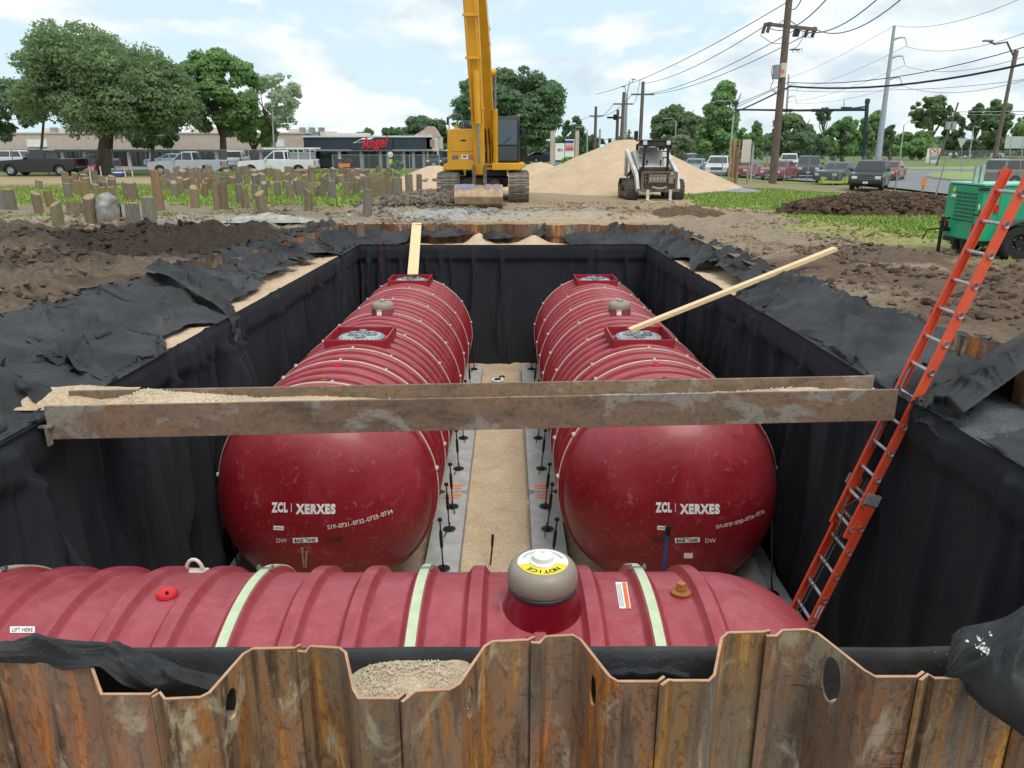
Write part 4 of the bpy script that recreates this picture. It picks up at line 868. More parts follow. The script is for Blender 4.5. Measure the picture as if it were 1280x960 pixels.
for side, xa, xb, who in ((0, CXL+TR+.07, -1.0, 'left'), (1, CXR-TR-.07, .64, 'right')):
    for i, y in enumerate(STY):
        anchor('black turnbuckle number %d from the near end beside the inner flank of the %s tank' % (i+1, who) if 0 else ['nearest', 'second nearest', 'third', 'fourth', 'fifth', 'sixth', 'seventh', 'farthest'][i]+' black turnbuckle along the inner flank of the %s tank' % who, (xa, y, -5.35), (xb, y-.12, -6.11))
anchor('black turnbuckle at the outer left side of the left tank dome', (CXL-TR-.0, 10.43, -5.3), (-4.05, 10.2, -6.11)); anchor('black turnbuckle at the outer right side of the right tank dome', (CXR+TR+.03, 10.43, -5.0), (3.75, 9.6, -6.11))
# small things on the gravel strip
wv = at(623, 473, 1); p = on(622, 475, -6.3)
t = thing('coiled_cap', 'white ringed black cap lying on the gravel between the far ends of the tanks', 'pipe cap', p)
MB().lathe([(.1, 0), (.13, .03), (.17, .03), (.18, 0)], n=24).build('ring', WHITE, t, smooth=50); MB().lathe([(.001, .03), (.09, .04), (.11, .0)], n=20).build('hub', BLK, t); MB().tube([(.05, .12, .05), (.12, .17, .07), (.2, .15, .04)], .03, 8).build('handle', BLK, t, smooth=50)
p = on(613, 706, -6.38); st = MB().tube([p, p+Vector((.03, .05, .3))], .014, 6).tube([p+Vector((.03, .05, .3)), p+Vector((.04, .07, .50))], .022, 8).build('marker_stick', BLK, None); tag(st, 'short black stick standing in the gravel behind the front tank', 'stick')
p = at(829, 712, 9.0); q2 = at(834, 668, 9.05); st = MB().tube([p-Vector((0, 0, .8)), q2], .022, 8).build('blue_rod', simple('blue_handle', '#1c4a8a', '#255a9c', 5, .5), None, smooth=60); tag(st, 'blue rod leaning on the dome of the right tank', 'rod')
MB().tube([q2, q2+Vector((.01, .01, .12))], .035, 8).build('grip', BLK, st, smooth=60)

# ------------------------------------------------------------------ lumber
def plank(name, a, b, w, h, label, m=WOOD): ob = MB().beam(a, b, w, h).build(name, m, None, bevel=.004); tag(ob, label, 'lumber'); return ob
a = at(787, 413, 12.9); a.z = -2.93; a = at(787, 413, 13.25); b = at(1044, 311, 14.0)
plank('lumber_stud', a, b+(b-a).normalized()*.0, .14, .07, 'pale lumber stud slanting from the right tank manway up to the right bank')
a = at(516, 343, 20.85); b = at(521, 279, 23.9); plank('lumber_board', a, b, .29, .04, 'pale board leaning from the far left manway up to the far pit edge')

# ------------------------------------------------------------------ ladder
lad = thing('extension_ladder', 'orange fibreglass extension ladder leaning on the right wall of the pit', 'ladder', (2.92, 7.54, -6.36))
ORF = simple('orange_fibreglass', '#d8492a', '#e45c38', 3, .5, .15, bs=12); ALU = simple('aluminium', '#a9abad', '#c8cacb', 12, .4, metal=.5)
ld = Vector((.3082, 0, .9513)); ln = Vector((-.9513, 0, .3082))     # along the rails, towards the climber
YF_, YNr = .22, -.2
def rail(name, s0, s1, y, offn):
    a = ld*s0+ln*offn+Vector((0, y, 0)); b = ld*s1+ln*offn+Vector((0, y, 0)); mb = MB(); w = .085; sgn = 1 if y > 0 else -1
    mb.beam(a, b, w, .012, up=(0, 1, 0)); 
    for e in (-1, 1): q_ = ln*e*(w/2-.005); mb.beam(a+q_-Vector((0, sgn*.017, 0)), b+q_-Vector((0, sgn*.017, 0)), .01, .034, up=(0, 1, 0))
    return mb.build(name, ORF, lad)
base_top = 3.02; fly0, fly1 = 2.45, 6.45
for y in (YF_+.02, YNr-.02): rail('base_rail', 0, base_top, y, 0)
for y in (YF_-.015, YNr+.015): rail('fly_rail', fly0, fly1, y, .06)
def rungs(s0, s1, y0, y1, offn):
    k = 0; s = s0; m0 = None
    while s < s1:
        p = ld*s+ln*offn
        MB().tube([p+Vector((0, y0, 0)), p+Vector((0, y1, 0))], .019, 8).build('rung', ALU, lad, smooth=50)
        MB().lathe([(.034, -.004), (.034, .004), (.018, .012), (.018, -.004)], p+Vector((0, y0-.012, 0)), axis='Y', n=12).build('rung_ferrule', ALU, lad, smooth=40)
        s += .305
rungs(.18, base_top, YNr-.02, YF_+.02, 0); rungs(fly0+.12, fly1, YNr+.01, YF_-.01, .06)
MB().beam(ld*base_top+Vector((0, YNr-.03, 0))+ln*.03, ld*(base_top-.12)+Vector((0, YNr-.03, 0))+ln*.03, .15, .02, up=(0, 1, 0)).build('guide_bracket', GREY, lad)
MB().beam(ld*(base_top+.02)+Vector((0, YF_+.03, 0))+ln*.03, ld*(base_top-.1)+Vector((0, YF_+.03, 0))+ln*.03, .15, .02, up=(0, 1, 0)).build('guide_bracket', GREY, lad)
MB().beam(ld*3.4+Vector((0, YF_-.03, 0))+ln*.06, ld*4.35+Vector((0, YF_-.03, 0))+ln*.06, .03, .006, up=(0, 1, 0)).build('grey_sticker', GREY, lad)
mb = MB()
for dy in (-.03, .05): mb.tube([ld*.2+ln*.05+Vector((0, dy, 0)), ld*1.6+ln*.07+Vector((0, dy+.01, 0)), ld*3.1+ln*.03+Vector((0, dy*.5, 0))], .006, 5)
mb.tube([ld*2.9+Vector((0, -.1, 0))+ln*.09, ld*2.7+Vector((0, .05, 0))+ln*.11, ld*2.8+Vector((0, .12, 0))+ln*.08, ld*2.5+Vector((0, 0, 0))+ln*.1, ld*2.3+Vector((0, .06, 0))+ln*.06], .009, 5)
mb.build('rope', simple('rope', '#3f4440', '#6a6e66', 30, .9), lad)
pm = planemap(ld*1.55+Vector((0, YNr-.030, 0)), ld, -ln); panel('ladder_label', .16, .05, pm, WHITEP, lad, 1, 1); lettering('label_lettering', 'WERNER', .026, planemap(ld*1.55+Vector((0, YNr-.033, 0)), ld, -ln), BLUEP, lad, bold=.03)
panel('ladder_label', .07, .06, planemap(ld*.92+Vector((0, YNr-.030, 0)), ld, -ln), WHITEP, lad, 1, 1); panel('label_print', .05, .035, planemap(ld*.92+Vector((0, YNr-.033, 0)), ld, -ln), BLACKP, lad, 1, 1)
panel('ladder_label', .07, .05, planemap(ld*.62+Vector((0, YNr-.030, 0)), ld, -ln), YEL, lad, 1, 1)
for y in (YF_+.02, YNr-.02): MB().box(Vector((0, y, .0)), (.14, .05, .05)).build('foot', RUBBER, lad)
# ------------------------------------------------------------------ vehicles
GLASS = M_('car_glass', .08, spec=.8).col('#1a2226').m; GLASS2 = M_('cab_glass', .06, spec=.9).col('#3c4c52').m
HEADL = simple('headlamp', '#c9cdd0', '#e2e5e6', 8, .2); AMBER = simple('amber_lamp', '#d8923c', '#e0a050', 8, .3); TAIL = simple('tail_lamp', '#b01418', '#c41c20', 8, .25); PLATE = simple('licence_plate', '#b9bcc0', '#d0d2d4', 8, .5)
RIM = simple('alloy_rim', '#9a9c9e', '#bcbec0', 8, .35, metal=.7)
def paint(name, c, c2=None): return simple(name, c, c2 or c, 2, .28, coat=.6)
_wheel = {}
def wheel_objs(t, x, y, r, w, side):
    k = (round(r, 2), round(w, 2))
    if k not in _wheel:
        ty = MB().lathe([(r*.62, -w/2), (r*.9, -w/2), (r, -w/2+.03), (r, w/2-.03), (r*.9, w/2), (r*.62, w/2)], axis='Y', n=28).build('tyre', RUBBER, t, smooth=40)
        rm = MB().lathe([(r*.63, -w/2+.02), (r*.58, -w/2+.01), (r*.5, -w/2+.05), (r*.16, -w/2+.03), (.001, -w/2+.01)], axis='Y', n=28)
        for q_ in range(6):
            a = q_*math.pi/3; rm.beam((0, -w/2+.02, 0), (math.cos(a)*r*.58, -w/2+.015, math.sin(a)*r*.58), r*.16, .02, up=(0, 1, 0))
        rm = rm.build('rim', RIM, ty, smooth=40); _wheel[k] = (ty, rm)
        ty.location = (x, y, r); ty.rotation_euler = (0, 0, math.pi if side > 0 else 0); return
    ty0, rm0 = _wheel[k]; ty = inst(ty0, t, (x, y, r), (0, 0, math.pi if side > 0 else 0)); inst(rm0, ty)
SPEC = {  # length, width, roof; body outline above arches, greenhouse outline, wheel x, radius, windows
 'pickup': dict(L=5.9, W=1.98, H=1.92, hood=1.18, belt=1.22, bed=1.24, cab=(.95, -.78), slope=(.75, .10), wx=(1.95, -1.75), r=.41, sill=.52),
 'suv': dict(L=4.9, W=1.93, H=1.78, hood=1.08, belt=1.12, cab=(1.0, -2.3), slope=(.75, .28), wx=(1.5, -1.42), r=.37, sill=.4),
 'van': dict(L=4.9, W=1.95, H=1.72, hood=1.0, belt=1.05, cab=(1.45, -2.35), slope=(1.05, .3), wx=(1.55, -1.45), r=.34, sill=.32),
 'sedan': dict(L=4.75, W=1.82, H=1.45, hood=.93, belt=.95, cab=(.85, -1.75), slope=(.8, .75), wx=(1.45, -1.4), r=.33, sill=.28, trunk=.98)}
def vehicle(kind, label, cat, loc, heading, col, group=None, rack=False, scale=1, flames=False, detail=True, trim=None):
    """heading: direction of travel, degrees anticlockwise from +X"""
    s = SPEC[kind]; t = thing({'pickup': 'pickup_truck', 'suv': 'parked_suv', 'van': 'minivan', 'sedan': 'sedan_car'}[kind], label, cat, loc, R(heading), group); t.scale = (scale,)*3
    L_, W, H, r = s['L'], s['W'], s['H'], s['r']; hx = L_/2; f0, f1 = s['cab']; sl = s['sill']; P = []
    def arch(xc):
        return [(xc+(r+.07)*math.cos(a), r*.95+(r+.07)*math.sin(a)) for a in np.linspace(-.25, math.pi+.25, 11)]
    P.append((hx-.05, sl)); P.append((hx, sl+.15)); P.append((hx-.02, s['hood']-.25)); P.append((hx-.15, s['hood']-.08)); P.append((f0+.1, s['hood']+.03)); P.append((f0-.05, s['belt']))
    if kind == 'pickup': P += [(f1, s['belt']), (f1-.02, s['bed']), (-hx+.03, s['bed']), (-hx, s['bed']-.1), (-hx, sl+.1), (-hx+.08, sl+.02)]
    elif kind == 'sedan': P += [(f1+.1, s['belt']), (f1-.15, s['trunk']), (-hx+.12, s['trunk']-.02), (-hx, s['trunk']-.2), (-hx+.02, sl+.12), (-hx+.1, sl)]
    else: P += [(-hx+.12, s['belt']), (-hx+.02, s['belt']-.15), (-hx, sl+.2), (-hx+.06, sl)]
    low = [(s['wx'][1]-0, 0), (s['wx'][0], 0)]
    P2 = P + [p for p in reversed(arch(s['wx'][1]))] + [p for p in reversed(arch(s['wx'][0]))]
    # make bottom run from rear to front
    rear, front = arch(s['wx'][1])[::-1], arch(s['wx'][0])[::-1]
    P2 = P + [p for p in rear if p[1] > sl-.25] + [p for p in front if p[1] > sl-.25]
    bw = lambda x, z: W/2
    MB().prism(P2, 0, 0, ys=bw).build('body', col, t, bevel=.06, seg=3)
    MB().prism([(hx-.4, sl+.05), (hx-.4, s['belt']-.1), (-hx+.4, s['belt']-.15), (-hx+.4, sl+.05)], -W/2+.12, W/2-.12).build('underbody', BLACKP, t)
    a, b = s['slope']; zr = H-.02; gb = s['belt']-.01
    G = [(f0, gb), (f0-a, zr-.05), (f0-a-.25, zr+.015), (f1+b+.2, zr+.015), (f1+b, zr-.05), (f1, gb)]
    gw = lambda x, z: (W/2-.06)-(z-gb)/(zr-gb)*.16
    MB().prism(G, 0, 0, ys=gw).build('cabin', trim or col, t, bevel=.03)
    h0, h1 = gb+.05, zr-.09; tt = lambda z: (z-gb)/(zr-.05-gb)
    fx = lambda z: f0-a*tt(z); rx = lambda z: f1+b*tt(z)
    cuts = {'pickup': (.1,), 'sedan': (-.35,), 'suv': (.05, -1.1), 'van': (.25, -.95)}[kind]
    xs_ = [None]+list(cuts)+[None]
    for sg in (-1, 1):
        for i in range(len(xs_)-1):
            fr_ = (lambda z: fx(z)-.10) if xs_[i] is None else (lambda z, c=xs_[i]: c-.035)
            bk_ = (lambda z: rx(z)+.09) if xs_[i+1] is None else (lambda z, c=xs_[i+1]: c+.035)
            q_ = [(fr_(h0), h0), (fr_(h1), h1), (bk_(h1), h1), (bk_(h0), h0)]; mb = MB()
            mb.quad(*[(x, sg*(gw(x, z)+.004), z) for x, z in q_]); mb.build('side_window', GLASS, t, fix=False)
    for nm, fn_, dx in (('windscreen', fx, .006), ('rear_window', rx, -.006)):
        q_ = [(fn_(h0)+dx, -gw(0, h0)+.08, h0), (fn_(h0)+dx, gw(0, h0)-.08, h0), (fn_(h1)+dx, gw(0, h1)-.07, h1), (fn_(h1)+dx, -gw(0, h1)+.07, h1)]
        MB().quad(*q_).build(nm, GLASS, t, fix=False)
    if detail:
        MB().box((hx+.005, 0, s['hood']-.33), (.05, W*.5, .24)).build('grille', BLACKP if kind != 'sedan' else BLK, t, bevel=.01)
        for k in range(2): MB().box((hx+.032, 0, s['hood']-.39+.12*k), (.012, W*.48, .03)).build('grille_bar', CHROME, t)
        for sg in (-1, 1):
            MB().box((hx-.10, sg*(W/2-.32), s['hood']-.30), (.22, .34, .17)).build('headlight', HEADL, t, bevel=.02)
            MB().box((-hx+.02, sg*(W/2-.22), s['belt']-.22), (.08, .2, .34)).build('tail_light', TAIL, t, bevel=.015)
            MB().box((f0-.25, sg*(W/2+.08), s['belt']+.06), (.12, .22, .15)).build('door_mirror', col, t, bevel=.02)
            for xc in ((.35, -.75) if kind != 'pickup' else (.2, -.7)): MB().box((xc, sg*(W/2-.035), s['belt']-.16), (.16, .03, .035)).build('door_handle', col, t)
        MB().box((hx+.03, 0, sl+.10), (.1, W*.86, .16)).build('front_bumper', CHROME if kind == 'pickup' else col, t, bevel=.03)
        MB().box((-hx-.03, 0, sl+.12), (.12, W*.86, .17)).build('rear_bumper', CHROME if kind == 'pickup' else col, t, bevel=.03)
        MB().box((hx+.085, 0, sl+.10), (.01, .3, .13)).build('licence_plate', PLATE, t)
    if kind == 'suv' or kind == 'van':
        for sg in (-1, 1): MB().beam((f0-a-.3, sg*.62, H+.04), (f1+b+.3, sg*.62, H+.04), .04, .05).build('roof_rail', BLK, t)
    for x in s['wx']:
        for sg in (-1, 1): wheel_objs(t, x, sg*(W/2-.14), r, .25, sg)
    if rack:
        for x in (f1-.2, f1-1.0, -hx+.25):
            for sg in (-1, 1): MB().beam((x, sg*.86, s['bed']), (x, sg*.86, H+.08), .05, .05).build('rack_post', WHITE, t)
            MB().beam((x, -.88, H+.08), (x, .88, H+.08), .05, .05).build('rack_bar', WHITE, t)
        for sg in (-1, 1): MB().beam((.9, sg*.8, H+.14), (-hx-.2, sg*.8, H+.14), .06, .1).build('rack_rail', WHITE, t)
        MB().box((-1.9, 0, s['bed']+.28), (1.7, 1.6, .5)).build('load', GREY, t, bevel=.03)
    return t
def gz(x, y): return float(terrain_h(np.array([x]), np.array([y]))[0])
def vat(px, Y, py=None):
    v = at(px, 215, Y); return v.x
def place(kind, label, cat, px, base_py, Z, heading, col, **k):
    p = on(px, base_py, Z); return vehicle(kind, label, cat, (p.x, p.y, Z), heading, col, **k)
PBK = paint('black_car_paint', '#14171a'); PSV = paint('silver_car_paint', '#a4abb2', '#aeb5bb'); PWH = paint('white_car_paint', '#d6d8da', '#e2e4e6'); PRD = paint('crimson_car_paint', '#8e2438', '#9a2c40'); PDG = paint('dark_grey_car_paint', '#2c3236', '#343a3e'); PTN = paint('taupe_car_paint', '#7c7268', '#877c72'); PBL = paint('pale_blue_car_paint', '#8a9cae', '#94a6b8')
lot = 'vehicles parked along the left fence'; st_ = 'vehicles waiting on the road to the right'; fl_ = 'cars parked far off'
place('pickup', 'black crew cab pickup parked at the far left under the trees', 'pickup truck', 56, 219.5, -2.13, 180, PBK, group=lot)
place('pickup', 'silver pickup with dark decal parked left of the white work truck', 'pickup truck', 237, 219.5, -2.13, 180, PSV, group=lot, scale=.93)
place('pickup', 'white pickup with a ladder rack parked behind the timber stubs', 'pickup truck', 350, 219.5, -2.13, 180, PWH, group=lot, rack=True, scale=.97)
place('suv', 'white SUV seen from behind between the silver and white pickups', 'car', 297, 212, -2.13, 100, PWH, group=fl_)
place('suv', 'white SUV behind the fence at the far left edge', 'car', 8, 211, -2.13, 180, PWH, group=fl_)
place('sedan', 'dark sedan behind the trunk of the big left tree', 'car', 118, 210.5, -2.13, 180, PDG, group=fl_)
place('sedan', 'pale car half hidden behind the silver pickup', 'car', 213, 209.5, -2.13, 180, PBL, group=fl_)
place('sedan', 'dark sedan parked before the restaurant windows behind the white pickup', 'car', 412, 211, -2.13, 180, PBK, group=fl_)
place('sedan', 'red sedan parked right of the restaurant', 'car', 527, 210, -2.13, 180, PRD, group=fl_, scale=.94)
place('suv', 'white SUV behind the red sedan', 'car', 541, 206.5, -2.13, 190, PWH, group=fl_)
place('sedan', 'silver car behind the red sedan beside the restaurant porch', 'car', 521, 206, -2.13, 185, PSV, group=fl_)
place('suv', 'grey SUV parked behind the small sand pile left of the excavator', 'car', 556, 211, -2.13, 250, PDG, group=fl_)
place('sedan', 'dark car beyond the fence right of the excavator cab', 'car', 668, 204, -2.13, 180, PDG, group=fl_)
place('suv', 'dark blue SUV parked beside the white shopping sign', 'car', 684, 204, -2.13, 180, paint('navy_car_paint', '#1c2450'), group=fl_)
# right hand road
ZR = -2.5
place('sedan', 'pale blue sedan on the road right of the big sand pile', 'car', 868, 218, ZR, 245, PBL, group=st_)
place('suv', 'silver SUV behind the pale blue sedan right of the sand pile', 'car', 862, 212, ZR, 245, PSV, group=st_)
place('van', 'white minivan facing the camera left of the plywood boards', 'car', 897, 219.5, ZR, 252, PWH, group=st_)
place('sedan', 'red sedan seen behind the plywood sign boards', 'car', 930, 221.5, ZR, 240, PRD, group=st_)
place('sedan', 'crimson sedan on the road behind the wooden utility pole', 'car', 973, 224, ZR, 235, PRD, group=st_)
place('suv', 'white SUV with roof load behind the crimson sedan', 'car', 985, 213, ZR, 250, PWH, group=st_)
place('suv', 'dark grey SUV facing the camera right of the crimson sedan', 'car', 1009, 222, ZR, 250, PDG, group=st_)
place('sedan', 'dark grey sedan waiting left of the near black SUV', 'car', 1046, 228.5, ZR, 228, PDG, group=st_)
place('suv', 'black SUV with amber headlights nearest on the road beyond the soil mound', 'car', 1086, 236.5, ZR, 240, PBK, group=st_, scale=.97)
place('sedan', 'red car mostly hidden behind the near black SUV', 'car', 1110, 225, ZR, 235, PRD, group=st_)
place('suv', 'taupe SUV on the road behind the green generator', 'car', 1275, 235, ZR, 12, PTN, group=st_)
for px, k, c, lb in ((1203, 'suv', PWH, 'white SUV parked far off left of three before the trees'), (1219, 'suv', PDG, 'dark grey SUV parked far off between two pale cars'), (1237, 'sedan', PSV, 'silver car parked far off right of the dark grey SUV')):
    place(k, lb, 'car', px, 198, -2.3, 180, c, group='cars parked before the distant trees', detail=False)

# ------------------------------------------------------------------ excavator
YEXP = simple('excavator_yellow', '#d99a0c', '#e2a61a', 2, .42, .05, coat=.2, bs=20); MUDST = simple('muddy_track_steel', '#6a6258', '#938a7c', 6, .85, .5, bs=30, rnd=.12); BUCK = simple('worn_bucket_steel', '#93795e', '#b39a7c', 4, .6, .2, metal=.3); MUD = simple('caked_mud', '#4c443a', '#7a6e5e', 5, .95, .8, bs=12)
EX = Vector((-1.02, 33.9, -2.13)); ex = thing('excavator', 'yellow tracked excavator facing the pit with its boom raised out of the picture', 'excavator', EX)
def track(parent, xc, w, y0, y1, h, mat_pad, nm='track', padw=None, pitch=.2, n_pad=None):
    tr = MB().prism([(y0+h*.5, .04), (y1-h*.5, .04), (y1-.06, h*.5), (y1-h*.45, h-.05), (y0+h*.45, h-.05), (y0+.06, h*.5)], xc-w*.3, xc+w*.3, ax='X').build(nm, BLK, parent)
    # pads round the loop
    path = []; rr = h/2
    Ls = (y1-y0-2*rr); tot = 2*Ls+2*math.pi*rr; k = n_pad or int(tot/pitch); pad = None
    for i in range(k):
        s = i*tot/k
        if s < Ls: y, z, a = y0+rr+s, 0, 0
        elif s < Ls+math.pi*rr: a = (s-Ls)/rr; y, z = y1-rr+rr*math.sin(a), rr-rr*math.cos(a)
        elif s < 2*Ls+math.pi*rr: y, z, a = y1-rr-(s-Ls-math.pi*rr), 2*rr, math.pi
        else: a = math.pi+(s-2*Ls-math.pi*rr)/rr; y, z = y0+rr+rr*math.sin(a), rr-rr*math.cos(a)
        if pad is None:
            pad = MB().box((0, 0, 0), (w, tot/k*.86, .035)).box((0, -.05, -.02), (w, .02, .05)).box((0, .03, -.015), (w, .02, .04)).build('track_pad', mat_pad, tr); pad.location = (xc, y, z); pad.rotation_euler = (a, 0, 0)
        else: inst(pad, tr, (xc, y, z), (a, 0, 0))
    return tr
track(ex, -1.42, .82, -2.5, 2.5, 1.08, MUDST); track(ex, 1.42, .82, -2.5, 2.5, 1.08, MUDST)
MB().box((0, 0, .72), (2.0, 1.8, .42)).build('car_body', MUD, ex, bevel=.08); MB().lathe([(.8, .9), (.8, 1.22)], n=28).build('slew_ring', BLK, ex)
MB().box((.25, -1.0, 1.08), (1.4, .5, .22)).build('belly_plate', BLK, ex, bevel=.02)
for x in (-.75, .45):
    mb = MB().lathe([(.001, -.18), (.24, -.16), (.3, 0), (.22, .16), (.001, .18)], (x, -1.15, .62), 'Y', 10); mb.v = [(a+random.uniform(-.06, .06), b, c+random.uniform(-.05, .05)) for a, b, c in mb.v]; mb.build('mud_lump', MUD, ex, smooth=60)
MB().prism([(-1.5, 1.22), (1.55, 1.22), (1.55, 1.42), (-1.5, 1.42)], -1.55, 2.6).build('deck', YEXP, ex, bevel=.04)
# left front box (tool/tank), sloped foot
MB().prism([(-1.62, 1.22), (-.10, 1.22), (-.10, 1.42), (-.12, 2.70), (-.25, 2.80), (-1.28, 2.80), (-1.42, 2.66), (-1.44, 1.50), (-1.62, 1.42)], -1.75, .9).build('front_housing', YEXP, ex, bevel=.035)
MB().box((-.78, -1.76, 2.25), (1.05, .02, .62)).build('access_door', YEXP, ex, bevel=.01); MB().box((-.78, -1.775, 2.36), (.20, .01, .06)).build('door_slot', BLACKP, ex)
for (x, w_, m_) in ((-1.12, .24, TAN), (-.74, .26, WHITEP), (-.46, .24, TAN)): MB().box((x, -1.765, 1.72), (w_, .012, .16)).build('decal_plate', m_, ex)
lettering('decal_lettering', '210', .10, planemap((-1.12, -1.775, 1.72), (1, 0, 0), (0, 0, 1)), BLACKP, ex, bold=.02)
MB().box((-.74, -1.773, 1.74), (.14, .01, .07)).build('decal_mark', BLUEP, ex); MB().box((-.46, -1.773, 1.72), (.18, .01, .06)).build('decal_mark', ORP, ex)
MB().prism([(-1.5, 1.42), (1.5, 1.42), (1.5, 2.5), (-1.5, 2.5)], 1.0, 2.9).build('counterweight', YEXP, ex, bevel=.1)
MB().lathe([(.001, .42), (.2, .4), (.34, .28), (.38, .1), (.38, 0)], (-.62, .3, 2.78), n=20).build('engine_hood_dome', BLK, ex, smooth=50)
MB().tube([(-1.12, -.9, 2.8), (-1.12, -.9, 2.95)], .07, 10).build('filler_cap', YEXP, ex)
MB().tube([(-1.36, -1.3, 2.4), (-1.38, -1.35, 3.25), (-1.1, -1.35, 3.4), (-.85, -1.2, 3.3), (-.8, -1.0, 2.85)], .022, 8).build('handrail', GREY, ex, smooth=50); MB().box((-1.42, -1.45, 3.1), (.06, .05, .3)).build('mirror', BLK, ex)
# cab
cb = MB().prism([(-1.7, 1.42), (-1.78, 1.55), (-1.7, 3.1), (-1.5, 3.28), (.1, 3.28), (.15, 1.42)], .42, 1.46, ax='X').build('cab', BLK, ex, bevel=.05)
MB().quad((.52, -1.788, 2.20), (1.36, -1.788, 2.20), (1.36, -1.735, 3.12), (.52, -1.735, 3.12)).build('cab_windscreen', GLASS2, cb, fix=False); MB().quad((.52, -1.786, 1.60), (1.36, -1.786, 1.60), (1.36, -1.79, 2.14), (.52, -1.79, 2.14)).build('lower_windscreen', GLASS, cb, fix=False)
MB().quad((.412, -1.6, 2.1), (.412, -.4, 2.1), (.412, -.4, 3.05), (.412, -1.5, 3.05)).build('side_window', GLASS2, cb, fix=False)
MB().box((.93, -1.80, 2.17), (.92, .02, .04)).build('window_bar', BLK, cb)
MB().tube([(.8, -1.80, 2.24), (1.1, -1.80, 2.5)], .012, 6).build('wiper', BLK, cb)
for x in (.46, 1.42): MB().box((x, -1.7, 3.31), (.1, .08, .05)).build('cab_lamp', AMBER, cb)
MB().box((1.62, -1.6, 2.62), (.2, .06, .34)).build('cab_mirror', BLK, cb, bevel=.02); MB().tube([(1.46, -1.6, 2.8), (1.62, -1.6, 2.8)], .015, 6).build('mirror_arm', BLK, cb)
MB().prism([(.35, 1.22), (1.45, 1.22), (1.7, 1.36), (1.66, 1.50), (.35, 1.50)], -1.95, .3).build('cab_step', YEXP, ex, bevel=.03)
# boom foot area
MB().box((.16, -1.3, 1.75), (.44, .5, .9)).build('boom_bracket', YEXP, ex, bevel=.03); MB().box((.02, -1.58, 1.72), (.18, .08, .42)).build('valve_block', BLACKP, ex)
for k in range(5): x = -.02+.075*k; MB().tube([(x, -1.6, 1.5), (x, -1.72, 1.9+.05*(k % 2)), (x-.02, -1.65, 2.3), (x-.05, -1.9, 2.8)], .022, 6).build('hose', YEXP if k % 2 else BLK, ex, smooth=60)
def boxbeam(pts, ws, hs, name, m, par):
    mb = MB(); 
    for i in range(len(pts)-1):
        pass
    vs = []; fs = []
    for i, p in enumerate(pts):
        p = Vector(p); d = (Vector(pts[min(i+1, len(pts)-1)])-Vector(pts[max(i-1, 0)])).normalized(); x = Vector((1, 0, 0)); y = d.cross(x).normalized()
        vs += [p+x*a*ws[i]/2+y*b*hs[i]/2 for a, b in ((-1, -1), (1, -1), (1, 1), (-1, 1))]
    n = len(pts)
    for i in range(n-1):
        for k in range(4): a = i*4+k; b = i*4+(k+1) % 4; fs.append((a, b, b+4, a+4))
    fs += [(3, 2, 1, 0), tuple((n-1)*4+k for k in range(4))]
    return MB().add(vs, fs).build(name, m, par, bevel=.03)
boxbeam([(.16, -1.0, 1.7), (.16, -1.7, 3.4), (.10, -2.9, 5.6), (.0, -3.9, 7.2), (-.12, -4.9, 8.8)], [.5, .5, .5, .48, .42], [.5, .8, .95, .8, .5], 'boom', YEXP, ex)
stk = boxbeam([(-.36, -5.75, 9.3), (-.31, -5.6, 8.2), (-.18, -5.35, 5.4), (-.06, -5.15, 2.8), (-.02, -5.05, 1.15)], [.44, .50, .48, .42, .34], [.3, .95, .75, .5, .35], 'stick', YEXP, ex)
MB().tube([(-.10, -5.75, 4.6), (-.05, -5.62, 2.9)], .11, 14).build('bucket_cylinder', YEXP, ex, smooth=40); MB().tube([(-.05, -5.62, 2.9), (-.02, -5.5, 1.55)], .05, 10).build('cylinder_rod', CHROME, ex, smooth=40)
MB().tube([(-.34, -4.85, 8.6), (-.30, -4.95, 6.5)], .12, 12).build('stick_cylinder', YEXP, ex, smooth=40)
for sg in (-1, 1):
    xx = .14+sg*.36; MB().tube([(xx, -1.85, 1.5), (xx, -2.25, 3.5)], .10, 14).build('boom_cylinder', YEXP, ex, smooth=40); MB().tube([(xx, -2.25, 3.5), (xx, -2.55, 4.75)], .05, 10).build('cylinder_rod', CHROME, ex, smooth=40); MB().lathe([(.001, -.08), (.14, -.08), (.14, .08), (.001, .08)], (xx-sg*.04, -2.55, 4.8), 'X', 14).build('pin_boss', YEXP, ex, smooth=40)
for z, y in ((3.4, -5.45), (5.0, -5.78), (6.3, -5.95)):
    MB().box((-.10-.028*(z-3.4)*1.6, y, z), (.56, .1, .08)).build('hose_clamp', YEXP, ex)
for dx in (-.17, .15): MB().tube([(-.32+dx, -6.05, 8.3), (-.22+dx, -5.95, 6.2), (-.14+dx, -5.75, 4.5), (-.06+dx, -5.45, 3.0)], .025, 6).build('hose', YEXP, ex, smooth=50)
for z in (5.6, 6.1): MB().tube([(.26, -3.3, z), (.36, -3.35, z+.12), (.27, -3.4, z+.25)], .02, 6).build('hose_guide', YEXP, ex)
for sg in (-1, 1): MB().beam((-.02+sg*.2, -5.1, 1.2), (-.02+sg*.2, -5.55, 1.5), .05, .12, up=(1, 0, 0)).beam((-.02+sg*.2, -5.55, 1.5), (-.02+sg*.2, -5.6, .75), .05, .12, up=(1, 0, 0)).build('bucket_link', MUD, ex)
